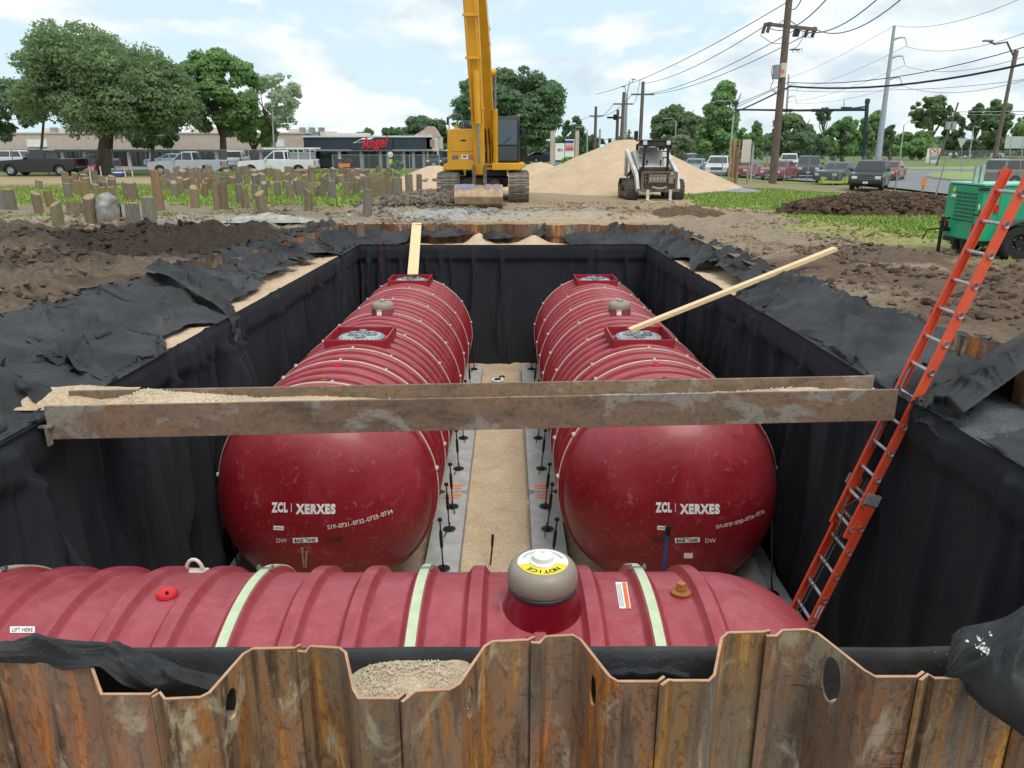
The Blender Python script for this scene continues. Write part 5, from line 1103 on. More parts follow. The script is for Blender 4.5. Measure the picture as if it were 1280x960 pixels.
# bucket: curved shell, back towards the camera
bp = [(-5.35, .82), (-5.62, .80), (-5.84, .66), (-5.95, .42), (-5.88, .18), (-5.66, .03), (-5.30, -.01), (-4.85, .05)]
vs = []; fs = []; n = len(bp)
for x in (-.86, .86):
    for (y, z) in bp: vs.append((x-.05, y, z))
for i in range(n-1): fs.append((i, i+1, n+i+1, n+i))
fs += [tuple(range(n)), tuple(range(2*n-1, n-1, -1))]
bk = MB().add(vs, fs).build('bucket', BUCK, ex, smooth=35, bevel=.012)
MB().box((-.50, -5.76, .76), (.62, .03, .2), rx=-.5).box((.28, -5.76, .76), (.18, .03, .2), rx=-.5).box((.60, -5.76, .76), (.18, .03, .2), rx=-.5).build('bucket_pad', simple('blue_grey_steel', '#6c7080', '#83879a', 5, .5), bk)
for sg in (-1, 1): MB().prism([(-5.0, .8), (-5.6, .78), (-5.5, 1.15), (-5.15, 1.2)], sg*.2-.03-.03, sg*.2+.03-.03, ax='X').build('bucket_ear', MUD, bk)
for k in range(5): MB().beam((-.75+k*.35, -4.85, .05), (-.75+k*.35, -4.6, .03), .12, .06, w2=.06, h2=.02).build('tooth', MUDST, bk)

# ------------------------------------------------------------------ compact track loader
SKW = simple('loader_white', '#b9b6b0', '#d2d0ca', 4, .5, .1); DKST = simple('dark_dirty_steel', '#2b2723', '#4a4038', 5, .75, .3); FORKM = simple('dirty_fork_steel', '#5a4c40', '#84715e', 6, .7, .3)
sk = thing('track_loader', 'white compact track loader with pallet forks parked before the big sand pile', 'loader', (on(817, 250.5, -2.15).x+.05, on(817, 250.5, -2.15).y+1.2, -2.15), R(3))
def ltrack(xc): return track(sk, xc, .46, -1.15, 1.15, .80, simple('rubber_track', '#4a4743', '#66615a', 6, .85, .4), nm='rubber_track', pitch=.12)
ltrack(-.98); ltrack(.98)
for sg in (-1, 1):
    for y, r_ in ((-.75, .16), (-.4, .12), (0, .12), (.4, .12), (.78, .22)): MB().lathe([(.001, -.05), (r_, -.05), (r_, .05), (.001, .05)], (sg*1.18, y, r_+.08), 'X', 14).build('track_roller', FORKM, sk, smooth=40)
MB().box((0, .35, .85), (1.35, 2.1, .95)).build('chassis', DKST, sk, bevel=.05)
MB().prism([(-.7, 1.2), (1.3, 1.2), (1.35, 1.9), (.5, 2.0), (-.2, 1.5)], -.72, .72, ax='X').build('engine_cover', SKW, sk, bevel=.05)
# lift arms
for sg in (-1, 1):
    MB().beam((sg*.88, 1.15, 1.95), (sg*.88, -1.05, 1.02), .16, .26, h2=.20).build('lift_arm', SKW, sk, bevel=.02); MB().beam((sg*.88, -.95, 1.1), (sg*.86, -1.4, .42), .14, .24).build('lift_arm_end', SKW, sk, bevel=.02)
    MB().beam((sg*.88, 1.1, 1.95), (sg*.88, 1.15, .9), .14, .22).build('arm_upright', SKW, sk, bevel=.02)
    MB().tube([(sg*.88, .8, .9), (sg*.88, -.2, 1.25)], .05, 10).build('lift_cylinder', BLK, sk, smooth=50)
# cab frame with openings
cx0, cx1, cz0, cz1 = -.56, .56, 1.05, 2.36; fr_ = []
MB().prism([(cx0, cz1-.22), (cx0+.14, cz1), (cx1-.14, cz1), (cx1, cz1-.22)], -.72, .75).build('cab_roof', DKST, sk, bevel=.03)
MB().box((0, 0, cz1+.03), (1.16, 1.5, .06)).build('roof_plate', DKST, sk, bevel=.02)
for sg in (-1, 1):
    MB().beam((sg*.53, -.72, cz0+.05), (sg*.50, -.72, cz1-.12), .11, .10).build('cab_post', BLK, sk, bevel=.02); MB().beam((sg*.53, .72, cz0+.1), (sg*.5, .72, cz1-.1), .10, .10).build('cab_post', BLK, sk)
    MB().beam((sg*.50, -.74, cz1-.30), (sg*.30, -.74, cz1-.16), .07, .08).build('cab_corner', BLK, sk)
    MB().beam((sg*.53, -.6, 1.7), (sg*.53, .7, 1.7), .03, .05).beam((sg*.53, -.6, 1.95), (sg*.53, .7, 1.95), .03, .04).build('side_mesh_bar', BLK, sk)
    MB().beam((sg*.53, -.72, 1.1), (sg*.3, -.76, .98), .10, .08).build('cab_corner', BLK, sk)
    MB().box((sg*.50, -.77, cz1-.06), (.16, .04, .16)).build('work_light', HEADL, sk)
MB().box((0, .72, 1.35), (1.0, .06, .7)).build('rear_panel', BLK, sk); MB().box((0, .35, 1.3), (.5, .16, .75)).box((0, .1, 1.15), (.5, .5, .14)).build('seat', BLK, sk, bevel=.05)
for sg in (-1, 1): MB().tube([(sg*.3, -.35, 1.0), (sg*.3, -.4, 1.5)], .025, 8).tube([(sg*.3, -.4, 1.5), (sg*.3, -.4, 1.6)], .04, 8).build('joystick', BLK, sk)
MB().quad((-.42, .745, 1.72), (.42, .745, 1.72), (.42, .745, 2.12), (-.42, .745, 2.12)).build('rear_window', M_('pale_window', .1).col('#9fb2a4').m, sk, fix=False)
# fork carriage
for z in (.42, 1.14): MB().box((0, -1.55, z), (1.50, .07, .13 if z < 1 else .06)).build('carriage_bar', FORKM, sk, bevel=.01)
for sg in (-1, 1): MB().box((sg*.72, -1.55, .76), (.10, .06, .78)).build('carriage_side', FORKM, sk, bevel=.01)
MB().box((0, -1.52, .60), (1.36, .05, .20)).build('carriage_plate', DKST, sk)
for k in range(9): MB().box((-.60+k*.15, -1.56, .92), (.025, .03, .46)).build('guard_bar', FORKM, sk)
for k in range(2): MB().box((0, -1.57, .82+.16*k), (1.36, .02, .02)).build('guard_bar', FORKM, sk)
MB().box((-.05, -1.46, .90), (.70, .04, .30)).build('white_guard', SKW, sk); MB().box((.52, -1.46, .84), (.20, .04, .46)).build('white_guard', SKW, sk)
for sg in (-1, 1): MB().beam((sg*.48, -1.62, .45), (sg*.48, -1.62, .05), .12, .05, up=(0, 1, 0)).beam((sg*.48, -1.6, .03), (sg*.48, -2.7, .02), .12, .045, w2=.1, h2=.02).build('fork', SKW, sk)
MB().tube([(-.3, -1.58, .55), (-.1, -1.7, .5), (.1, -1.7, .5), (.3, -1.58, .55)], .05, 8).build('hydraulic_hose', TAN, sk, smooth=50)
sk.scale = (.98, 1.0, 1.0)

# ------------------------------------------------------------------ generator
GRN = simple('generator_green', '#0b9a6c', '#12a678', 2, .4, .03, coat=.3); GX_, GY_ = 9.15, 15.2; gzz = -2.14
gn = thing('generator', 'green towable generator on wheels behind the ladder at the right edge', 'generator', (GX_, GY_, gzz))
MB().prism([(0, .36), (0, 1.38), (.04, 1.42), (3.0, 1.42), (3.0, .36)], 0, 1.25).build('housing', GRN, gn, bevel=.012)
MB().box((1.5, .62, 1.435), (3.04, 1.29, .03)).build('roof_edge', simple('pale_green_edge', '#7cc4a8', '#94d0b8', 3, .4), gn)
MB().box((1.5, .62, .31), (3.0, 1.1, .1)).build('chassis', BLK, gn, bevel=.01)
for k in range(8): 
    for j in range(2): MB().box((-.006, .30+j*.38+.05, .72+k*.075), (.014, .34, .035)).build('louvre', simple('dark_green', '#07573e', '#0a6448', 5, .5) if (k, j) == (0, 0) else bpy.data.materials['dark_green'], gn)
for y in (.12, 1.13): 
    MB().lathe([(.001, -.03), (.055, -.03), (.055, 0)], (0, y, .60), 'X', 16).build('round_reflector', TAIL, gn, smooth=40); MB().lathe([(.056, -.018), (.075, -.018), (.075, 0)], (0, y, .60), 'X', 16).build('lamp_ring', BLK, gn)
MB().box((.30, -.008, .98), (.09, .012, .17)).build('side_reflector', TAIL, gn)
MB().box((.02, -.02, .88), (.09, .04, .12)).tube([(-.0, -.04, .88), (-.16, -.07, .87)], .018, 8).build('latch', BLK, gn)
MB().box((-.0, -.012, 1.35), (.2, .02, .06)).build('corner_latch', BLK, gn)
for x, h_ in ((.06, .34), (.17, .38)): MB().box((x, .45, 1.43+h_/2), (.07, .07, h_)).build('mast_post', simple('faded_mast', '#8fa59a', '#a9bab0', 6, .6) if x < .1 else bpy.data.materials['faded_mast'], gn)
MB().lathe([(.001, 0), (.05, 0), (.05, -.01), (.001, -.01)], (-.008, .98, 1.30), 'X', 12).build('yellow_sticker', YEL, gn); MB().box((-.008, .98, 1.18), (.01, .18, .06)).build('white_sticker', WHITEP, gn); MB().box((.25, -.008, 1.28), (.06, .01, .2)).build('white_sticker', WHITEP, gn); MB().box((-.008, .05, 1.02), (.01, .05, .1)).build('white_sticker', WHITEP, gn)
pm = lambda x, z: planemap((x, -.010, z), (1, 0, 0), (0, 0, 1))
lettering('side_lettering', 'SUNBELT', .16, pm(1.62, 1.15), WHITEP, gn, bold=.04, sh=.15); lettering('side_lettering', '& No Smoking', .085, pm(1.30, .94), WHITEP, gn, bold=.03); lettering('side_lettering', 'L26614', .09, pm(1.15, 1.31), simple('dark_print_green', '#06543c', '#07583f', 5, .5), gn, bold=.0)
MB().box((1.1, -.006, .93), (1.5, .008, .90)).build('side_door', GRN, gn, bevel=.004)
for y, nm in ((-.05, 0), (1.25, 0)):
    x = .78 if y < 0 else .55
    ty = MB().lathe([(.18, -.11), (.30, -.11), (.335, -.08), (.335, .08), (.30, .11), (.18, .11)], (x, y+(.0 if y < 0 else -.05), .335), 'Y', 32).build('tyre', RUBBER, gn, smooth=40)
    MB().lathe([(.19, -.10), (.17, -.06), (.08, -.05), (.07, -.09), (.001, -.09)], (x, y, .335), 'Y', 24).build('rim', BLK, ty, smooth=40)
    for k in range(5): a = k*1.257; MB().lathe([(.001, -.075), (.014, -.075), (.014, -.05)], (x+.11*math.cos(a), y, .335+.11*math.sin(a)), 'Y', 6).build('wheel_nut', CHROME, ty)
MB().prism([(.78+.46*math.cos(a), .335+.46*math.sin(a)) for a in np.linspace(.1, math.pi-.1, 12)]+[(.78+.42*math.cos(a), .335+.42*math.sin(a)) for a in np.linspace(math.pi-.1, .1, 12)], -.2, .1).build('mudguard', simple('grey_mudguard', '#454b4c', '#565c5c', 5, .5), gn, smooth=40)
MB().tube([(-.12, 1.05, .02), (-.12, 1.05, .75)], .035, 10).lathe([(.001, .03), (.09, .03), (.09, 0), (.001, 0)], (-.12, 1.05, 0), n=12).box((-.06, 1.0, .5), (.14, .12, .08)).tube([(-.2, 1.05, .62), (-.1, 1.02, .72), (.02, 1.0, .72)], .02, 6).build('jack_stand', BLK, gn, smooth=40)
for y in (.3, .6): MB().box((-.05, y, .24), (.08, .07, .2)).build('bracket', BLK, gn)
MB().tube([(-.05, 1.2, .5), (-.25, 1.35, .45), (-.3, 1.4, .25)], .018, 6).build('cable', BLK, gn)
# ------------------------------------------------------------------ sand piles and soil mounds
def mound(name, c, rx, ry, h, m, label, cat, seed, lumps=0, peaks=None, n=120, kind='stuff', cols=None, z0=-2.2, pw=1.0, ridge=None):
    u = np.linspace(-1.1, 1.1, n); X, Y = np.meshgrid(u, u, indexing='ij'); rr = np.sqrt(X**2+Y**2)+.10*fbm(X*1.6+seed, Y*1.6, seed, 3)
    Z = np.clip(1-rr, -.05, 1)
    Z = np.where(Z > 0, Z**pw, Z); Z = np.minimum(Z, .93-.15*(rr))  # rounded crest
    if peaks:
        for (px_, py_, r_, hh) in peaks: Z = np.maximum(Z, hh*np.clip(1-np.sqrt((X-px_)**2+(Y-py_)**2)/r_, 0, 1))
    Zw = Z*h+z0; Zw += lumps*np.abs(fbm(X*rx*2, Y*ry*2, seed+4, 5, .65))*sstep(-.02, .1, Z)+.015*fbm(X*rx*3, Y*ry*3, seed+5, 4)
    cc = None
    if cols is not None: cc = (np.array(lin(cols)[:3])*(1+.35*fbm(X*rx*1.2, Y*ry*1.2, seed+6, 4)[..., None])).reshape(-1, 3)
    ob = mesh_np(name, np.stack([X*rx+c[0], Y*ry+c[1], Zw], -1).reshape(-1, 3), gridfaces(n, n), m, cols=cc); tag(ob, label, cat, kind=kind); return ob
mound('sand_pile', (6.1, 41.8), 6.2, 5.8, 2.72, SAND, 'large pale sand pile behind the white track loader', 'sand pile', 5, peaks=[(-.45, 0, .65, .42)], kind=None, pw=1.0)
mound('sand_pile', (1.75, 44.6), 3.0, 3, 1.45, SAND, 'rounded sand pile just right of the excavator', 'sand pile', 9, kind=None, pw=.8)
mound('sand_pile', (3.9, 42.6), 2.9, 2.6, 1.28, SAND, 'low sand pile between the excavator and the large pile', 'sand pile', 15, kind=None, pw=.8)
mound('sand_pile', (-4.0, 43.5), 3.0, 3, 1.30, SAND, 'small sand pile left of the excavator', 'sand pile', 12, kind=None, pw=.9)
mound('soil_mound', (12.7, 26.4), 3.7, 1.7, .66, MG, 'long dark mound of clods on the grass before the road', 'soil mound', 22, lumps=.35, cols='#5c4a3c', kind=None, pw=.55, n=150)
mound('soil_mound', (-2.7, 29.6), 2.9, 1.7, .55, MG, 'low mound of grey churned clods left of the excavator track', 'soil mound', 27, lumps=.3, cols='#7b7062', kind=None, pw=.6, n=120)
mound('soil_mound', (5.9, 26.3), 1.5, .8, .36, MG, 'small clump of dark soil at the far right corner of the pit', 'soil mound', 31, lumps=.22, cols='#6a5a48', kind=None, pw=.6, n=80, z0=-2.3)
mound('grey_membrane', (on(928, 240, -2.1).x, on(928, 240, -2.1).y, 0), 1.0, .5, .22, simple('grey_membrane', '#7f8488', '#8d9296', 3, .6), 'flat grey plastic sheet beside the foot of the large sand pile', 'plastic sheet', 35, kind=None, pw=.6, n=40, z0=-2.13)
mound('soil_mound', (-12.3, 19.8), 1.0, .7, .35, MG, 'clod heap at the foot of the grey boulder', 'soil mound', 41, lumps=.2, cols='#5c5146', kind=None, n=60, z0=-2.15)
mound('limestone_heap', (on(335, 275, -2.1).x, on(335, 275, -2.1).y), 1.15, .5, .2, simple('limestone_fines', '#8a877f', '#b5b2aa', 5, .95, .4), 'pale grey heap of limestone fines in front of the stubs', 'gravel heap', 44, lumps=.12, kind=None, n=60, z0=-2.12, pw=.7)
mound('sand_heap', (-4.45, 7.42), .5, .34, .12, SAND2, 'spilled pale sand heap at the left end of the steel beam', 'sand', 51, lumps=.03, kind=None, n=70, z0=-2.43, pw=.8)
scatter_clods('mound_clods', 6500, (9, 16.4), (24.7, 28.1), lambda X, Y: sstep(0, .3, sd_ell(X, Y, 12.7, 26.4, 3.8, 1.75)), .025, .13, MG, lambda X, Y, n: np.array(lin('#5e4c3e')[:3])*RNG.uniform(.5, 1.4, (n, 1)), 'broken clods covering the dark soil mound', 'soil', zf=lambda X, Y: -2.15+.62*np.clip(sd_ell(X, Y, 12.7, 26.4, 3.7, 1.7), 0, 1)**.55+.05)
scatter_clods('mound_clods', 3500, (-6.5, .4), (27.6, 31.4), lambda X, Y: sstep(0, .3, sd_ell(X, Y, -2.9, 29.6, 3.2, 1.8))*(X < -1.9), .025, .12, MG, lambda X, Y, n: np.array(lin('#83786a')[:3])*RNG.uniform(.5, 1.3, (n, 1)), 'broken grey clods beside the left excavator track', 'soil', zf=lambda X, Y: -2.1+.5*np.clip(sd_ell(X, Y, -2.7, 29.6, 2.9, 1.7), 0, 1)**.6+.03)
bo = mesh_np('boulder', (lambda P: P)(np.array([(0, 0, 0)]*3, float)), np.array([(0, 1, 2)]), None)
KIDS.clear() if False else None; bpy.data.objects.remove(bo)
pb = on(139, 281, -2.12); nb = 30; th, ph = np.meshgrid(np.linspace(0, 2*math.pi, nb*2), np.linspace(0, math.pi*.62, nb), indexing='ij')
rr = 1+.18*fbm(th*1.3, ph*2, 3, 4)*np.sin(ph); bx_ = pb.x+.33*rr*np.sin(ph)*np.cos(th); by_ = pb.y+.3*rr*np.sin(ph)*np.sin(th); bz_ = -2.1+.45+.42*rr*np.cos(ph)
bz_ = np.where(ph > 1.5, bz_-.35*(ph-1.5)/.45, bz_)
bo = mesh_np('boulder', np.stack([bx_, by_, bz_], -1).reshape(-1, 3), gridfaces(nb*2, nb), simple('grey_stone', '#6a6762', '#a09d96', 3, .9, .8, bs=14)); tag(bo, 'rounded grey boulder standing among the front timber stubs', 'boulder')

# ------------------------------------------------------------------ timber pile stubs
TIMB = [simple('pile_timber_a', '#6a5c48', '#94836a', 4, .9, .5, st=(5, 5, .7), rnd=.18, bs=12), simple('pile_timber_b', '#625c54', '#8a8276', 4, .9, .5, st=(5, 5, .7), rnd=.16, bs=12), simple('pile_timber_c', '#756146', '#8f7a5a', 4, .9, .5, st=(5, 5, .7), rnd=.08, bs=12)]
ENDG = simple('end_grain', '#8a785c', '#a59274', 8, .9, .2)
_st = []
def stub_mesh(k):
    n = 14; rs = random.Random(k); mb = MB(); ph = rs.uniform(0, 6); am = rs.uniform(.03, .12)
    def ring(z, s, dz=0): return [((s*(1+am*math.sin(3*a+ph)+.03*math.sin(7*a)))*math.cos(a)*.5, (s*(1+am*math.sin(3*a+ph)))*math.sin(a)*.5, z+dz*math.cos(a+ph)) for a in [2*math.pi*j/n for j in range(n)]]
    tl = rs.choice([.0, .02, .06, .10]); R0 = ring(-.4, 1.06); R1 = ring(.45, 1.0); R2 = ring(.97, .96, tl); R3 = ring(1.0, .88, tl)
    mb.add(R0+R1+R2+R3, [(i*n+j, i*n+(j+1) % n, (i+1)*n+(j+1) % n, (i+1)*n+j) for i in range(3) for j in range(n)])
    top = MB().add(ring(1.002, .86, tl), [tuple(range(n))]); return mb, top
for k in range(6):
    mb, tp = stub_mesh(k); t = mb.build('timber_stub', TIMB[(0, 1, 0, 0, 1, 2)[k]], None, smooth=40); e = tp.build('cut_end', ENDG, t); _st.append((t, e))
used = set(); placed = []
def stub(px, base, wpx, hpx, label, kind, group='timber pile stubs in the field', lean=0):
    p = on(px, base, -2.12); d = p.dot(_f); m = d/F; w = wpx*m*.86; h = hpx*m/.97; t0, e0 = _st[kind]
    if kind in used: t = t0.copy(); C.objects.link(t); e = e0.copy(); C.objects.link(e); e.parent = t
    else: t, e = t0, e0; used.add(kind)
    t.location = (p.x, p.y, gz(p.x, p.y)-.02); t.scale = (w, w, h); t.rotation_euler = (random.gauss(0, .035), lean+random.gauss(0, .035), random.uniform(0, 6.28))
    t['label'] = label; t['category'] = 'timber pile'; t['group'] = group; t.data.materials; placed.append((p.x, p.y)); return t
solo = [(7, 260, 14, 24, 'dark timber stub leaning at the left edge by the dirt track', 1), (15, 261, 15, 25, 'stout round timber stub standing alone nearest the left edge', 1), (49, 239, 10, 14, 'short timber stub behind the split stub on the left', 0), (49, 266, 13, 25, 'square cut timber stub with a second one right behind it', 0),
 (73, 283, 16, 31, 'tall light topped stub in the front row left of the boulder', 0), (64, 258, 11, 20, 'yellowish timber stub behind the tall light topped stub', 5), (94, 273, 22, 20, 'wide brown stub in the front row between two others', 0), (116, 281, 17, 30, 'front row stub with ragged bark just left of the boulder', 0), (168, 282, 19, 31, 'wedge shaped pale stub just right of the boulder', 1), (188, 284, 18, 42, 'mud capped stub right of the wedge shaped one', 1),
 (165, 251, 19, 24, 'broad striped brown stub behind the boulder', 0), (201, 262, 13, 48, 'tall yellowish split timber stub right of the mud capped stub', 5), (244, 259, 12, 25, 'stub with a pale pointed top in the open grass', 0), (281, 262, 12, 32, 'tall stub in front of the middle rows with a bright cut', 0), (273, 262, 12, 31, 'tall brown stub standing before the silver pickup', 0), (301, 254, 10, 24, 'dark stub standing beside the pale grass gap', 1), (308, 260, 11, 25, 'medium stub left of the round limestone heap stub', 0), (320, 252, 9, 22, 'slim grey stub behind the limestone heap', 1), (329, 267, 15, 26, 'thick stub standing in the limestone heap', 0), (347, 247, 9, 20, 'grey stub with a dark streaked side before the white pickup', 1), (386, 260, 11, 26, 'lone stub on grey clods right of the limestone heap', 0), (416, 251, 12, 25, 'stub with ragged sides left of the tall front one', 1),
 (459, 266, 13, 34, 'tall grey stub standing forward of the right hand rows', 1), (450, 281, 10, 12, 'short square stump end at the far edge of the pit fabric', 1), (478, 256, 13, 32, 'leaning brown stub beside the clod heap', 0), (497, 243, 15, 20, 'broad grey stub at the edge of the clod heap', 1), (512, 240, 11, 22, 'pointed grey stub against the small sand pile', 1), (524, 238, 8, 20, 'round topped grey stub against the small sand pile', 1), (532, 236, 9, 12, 'short stub beside the left excavator track', 0), (545, 236, 10, 13, 'yellowish stub end beside the left excavator track', 5)]
for px, b, w, h, lb, k in solo: stub(px, b, w, h, lb, k)
random.seed(21)
rows = [(222, 226, 13), (229, 233, 13), (236, 240, 14), (243, 249, 17)]
names = ['farthest', 'second farthest', 'middle', 'nearer']; ORD = ['first', 'second', 'third', 'fourth', 'fifth', 'sixth', 'seventh', 'eighth', 'ninth', 'tenth', 'eleventh', 'twelfth']
secs = [('left of the big oak trunk', 80, 150), ('below the silver pickup', 205, 290), ('below the white rack pickup', 291, 400), ('below the dark restaurant', 401, 470), ('near the small sand pile', 471, 540)]
for ri, (b0, b1, hp) in enumerate(rows):
    for (sn, x0, x1) in secs:
        x = x0+random.uniform(0, 8); cnt = 0
        while x < x1:
            if not any(abs(x-s[0]) < 9 and abs(s[1]-b1) < 16 for s in solo) and not (sn.startswith('left') and ri < 1):
                stub(x, random.uniform(b0, b1), random.uniform(8, 11.5), hp*random.uniform(.75, 1.25), '%s stub from the left in the %s row %s' % (ORD[cnt], names[ri], sn), random.choice([0, 0, 0, 1, 2, 3, 4, 5] if ri > 1 else [0, 0, 2, 3, 3, 4]), group='timber pile stubs in rows in the field'); cnt += 1
            x += random.uniform(8, 13.5)
for k in range(6):
    if k not in used: bpy.data.objects.remove(_st[k][1]); bpy.data.objects.remove(_st[k][0])

# ------------------------------------------------------------------ trees
BARK = simple('bark', '#4a4036', '#6a5c4e', 5, .95, .6, st=(3, 3, .6), bs=14)
def leafm(name, a, b, c):
    M = M_(name, .75, spec=.25); n = M.noise(.55, 5, .7); n2 = M.noise(7, 2, .6); q = M.ramp(n, [(.3, a), (.55, b), (.75, c)]); q = M.mix(1, q, M.ramp(n2, [(.3, .9), (.7, 1.6)]), 'MULTIPLY'); M.col(q)
    tl = M.n('ShaderNodeBsdfTranslucent'); M.l(q, tl.inputs[0]); ms = M.n('ShaderNodeMixShader'); ms.inputs[0].default_value = .5; M.l(M.b.outputs[0], ms.inputs[1]); M.l(tl.outputs[0], ms.inputs[2]); M.l(ms.outputs[0], M.t.nodes['Material Output'].inputs[0]); return M.m
LF = {'oak': leafm('oak_leaves', '#667c56', '#7b9068', '#93a67c'), 'dark': leafm('dark_leaves', '#5c7556', '#6f8866', '#879d76'), 'light': leafm('light_leaves', '#7a9862', '#94b074', '#adc58a'), 'bright': leafm('bright_leaves', '#6d8c58', '#82a069', '#9bb57c'), 'grey': leafm('grey_green_leaves', '#8fa382', '#a4b494', '#b8c4a8'), 'myrtle': leafm('crepe_myrtle_leaves', '#5d7a48', '#9c9c80', '#c0a8a0')}
def tree(name, label, px, base_py, Y, crown, leaf='oak', seed=0, n=14000, ls=.26, trunk=.3, nclump=60, gap=0., split=3, group=None, bot=.0, aspect=.8, shape='round', shrub=False, prof=None):
    """crown=(x_left, x_right, y_top, y_bottom) measured on the photograph, turned into metres at distance Y"""
    rs = np.random.default_rng(seed); base = at(px, base_py, Y); zb = -2.2 if not shrub else base.z; nclump = int(nclump*1.7)
    a = at(crown[0], crown[3], Y); b = at(crown[1], crown[2], Y); cx_, rxm = (a.x+b.x)/2, (b.x-a.x)/2; cz_, rz = (a.z+b.z)/2, (b.z-a.z)/2; rym = rxm*aspect
    t = thing(name, label, 'tree' if not shrub else 'bush', (base.x, Y, zb), 0, group)
    O = Vector((base.x, Y, zb))
    if not shrub:
        tb = MB(); top = Vector((cx_-base.x, 0, cz_-zb-rz*.35)); r0 = trunk
        tb.tube([(0, 0, -.1), (0, 0, .3), top*.45, top*.8], [r0*1.35, r0, r0*.85, r0*.7], 10)
        for k in range(split*2+2):
            an = rs.uniform(0, 6.28); u = rs.uniform(.3, .85); e = Vector((cx_-base.x+math.cos(an)*rxm*u*.8, math.sin(an)*rym*u*.8, cz_-zb+rz*rs.uniform(-.3, .7))); s = top*rs.uniform(.5, .8)
            mid = s.lerp(e, .5)+Vector((rs.uniform(-.4, .4), rs.uniform(-.3, .3), rz*.08)); tb.tube([s, mid, e], [r0*.55, r0*.32, r0*.1], 7)
        tb.build('trunk', BARK, t, smooth=60)
    # clumps
    th = rs.uniform(0, 2*math.pi, nclump); cz2 = rs.uniform(-.98, 1, nclump); rad = rs.uniform(.35, 1, nclump)**.5*.86
    sxy = np.clip(1-np.abs(cz2)**2.6, 0, 1)**.5
    if shape == 'cone': sxy = 1.15*np.clip((1-cz2)/2, .06, 1)**.7*np.clip((cz2+1.3)*2.5, 0, 1); rad = rs.uniform(.2, 1, nclump)**.6
    cc = np.stack([np.cos(th)*sxy*rad*rxm, np.sin(th)*sxy*rad*rym, cz2*(rad if shape != 'cone' else 1)*rz*(.93)], -1)
    cc[:, 0] += cx_-base.x; cc[:, 2] += cz_-zb
    cr = rs.uniform(.12, .24, nclump)*min(rxm, rz*1.3)*(1.25 if nclump < 50 else 1)*(1-gap); edge_ = rs.random(nclump) < .45; cr[edge_] *= .6
    cc[~edge_, 0] = (cc[~edge_, 0]-(cx_-base.x))*.92+(cx_-base.x); cc[~edge_, 2] = (cc[~edge_, 2]-(cz_-zb))*.92+(cz_-zb)
    if prof is not None:      # crown top follows a sloping skyline: (x 0..1 across, height factor)
        xr = (cc[:, 0]-(cx_-base.x))/rxm*.5+.5; k_ = np.interp(xr, [v[0] for v in prof], [v[1] for v in prof]); zlo = cz_-zb-rz; cc[:, 2] = zlo+(cc[:, 2]-zlo)*k_
    per = rs.choice(nclump, n, p=cr**2/np.sum(cr**2)); d = rs.normal(size=(n, 3)); d /= np.linalg.norm(d, axis=1)[:, None]
    rr_ = rs.uniform(.35, 1.0, n)**.6*(1+.10*np.clip(rs.normal(size=n)**2, 0, 2)); d[:, 2] = np.abs(d[:, 2])*np.sign(d[:, 2]+.35)*.8
    P = cc[per]+d*(cr[per]*rr_)[:, None]
    nn = d+rs.normal(size=(n, 3))*.7+np.array([0, 0, .35]); nn /= np.linalg.norm(nn, axis=1)[:, None]
    u_ = np.cross(nn, rs.normal(size=(n, 3))); u_ /= np.linalg.norm(u_, axis=1)[:, None]; v_ = np.cross(nn, u_)
    s = ls*rs.uniform(.6, 1.35, n)[:, None]
    V = np.stack([P-u_*s, P-v_*s*.5+nn*s*.12, P+u_*s, P+v_*s*.5+nn*s*.12], 1).reshape(-1, 3)
    mesh_np('crown', V, np.arange(4*n).reshape(n, 4), LF[leaf], t, smooth=False); return t
lt = 'trees behind the parked pickups'; rt = 'trees beyond the road on the right'; mt_ = 'trees beyond the excavator'
tree('oak_tree', 'huge spreading oak standing behind the fence at the left', 128, 215, 63, (24, 246, 8, 190), 'oak', 1, 64000, .15, .62, 170, split=5, group=lt, prof=[(0, .72), (.16, .88), (.33, 1.05), (.5, .88), (.8, .80), (1, .66)])
tree('oak_tree', 'narrow upper leader of foliage rising from the big left oak', 96, 215, 64, (62, 140, 8, 100), 'oak', 2, 8000, .21, .25, 30, group=lt) if False else None
tree('oak_tree', 'dark tree cut by the left edge of the picture', -20, 213, 70, (-75, 52, 75, 184), 'dark', 3, 20000, .2, .4, 60, group=lt)
tree('pine_tree', 'tall layered green tree between the two pickups', 279, 205, 68, (226, 326, 46, 186), 'bright', 4, 26000, .17, .32, 60, group=lt)
tree('oak_tree', 'small dark tree between the big oak and the tall tree', 190, 212, 74, (150, 232, 148, 190), 'dark', 5, 7000, .22, .2, 30, group=lt)
tree('young_tree', 'sparse pale green tree right of the tall layered tree', 345, 206, 72, (298, 379, 76, 176), 'grey', 6, 7500, .13, .16, 48, gap=.15, group=lt)
tree('oak_tree', 'low bushy tree below the pale green tree', 312, 207, 73, (292, 352, 140, 186), 'light', 7, 4500, .2, .14, 26, group=lt)
tree('oak_tree', 'massive dark oak behind the excavator', 655, 203, 105, (560, 722, 74, 196), 'dark', 8, 52000, .27, .7, 120, group=mt_)
tree('oak_tree', 'dark round tree left of the massive oak', 532, 203, 115, (500, 566, 137, 198), 'dark', 9, 12000, .33, .4, 45, group=mt_)
tree('oak_tree', 'smaller tree peeping over the restaurant porch', 490, 203, 120, (478, 508, 152, 196), 'dark', 10, 5000, .33, .3, 22, group=mt_)
tree('oak_tree', 'bush topped tree above the restaurant roof', 455, 203, 140, (445, 468, 159, 172), 'oak', 11, 2500, .3, .2, 14, group=mt_)
tree('oak_tree', 'dark tree right of the massive oak behind the light pole', 722, 200, 125, (700, 736, 140, 200), 'dark', 12, 8000, .33, .3, 36, group=mt_)
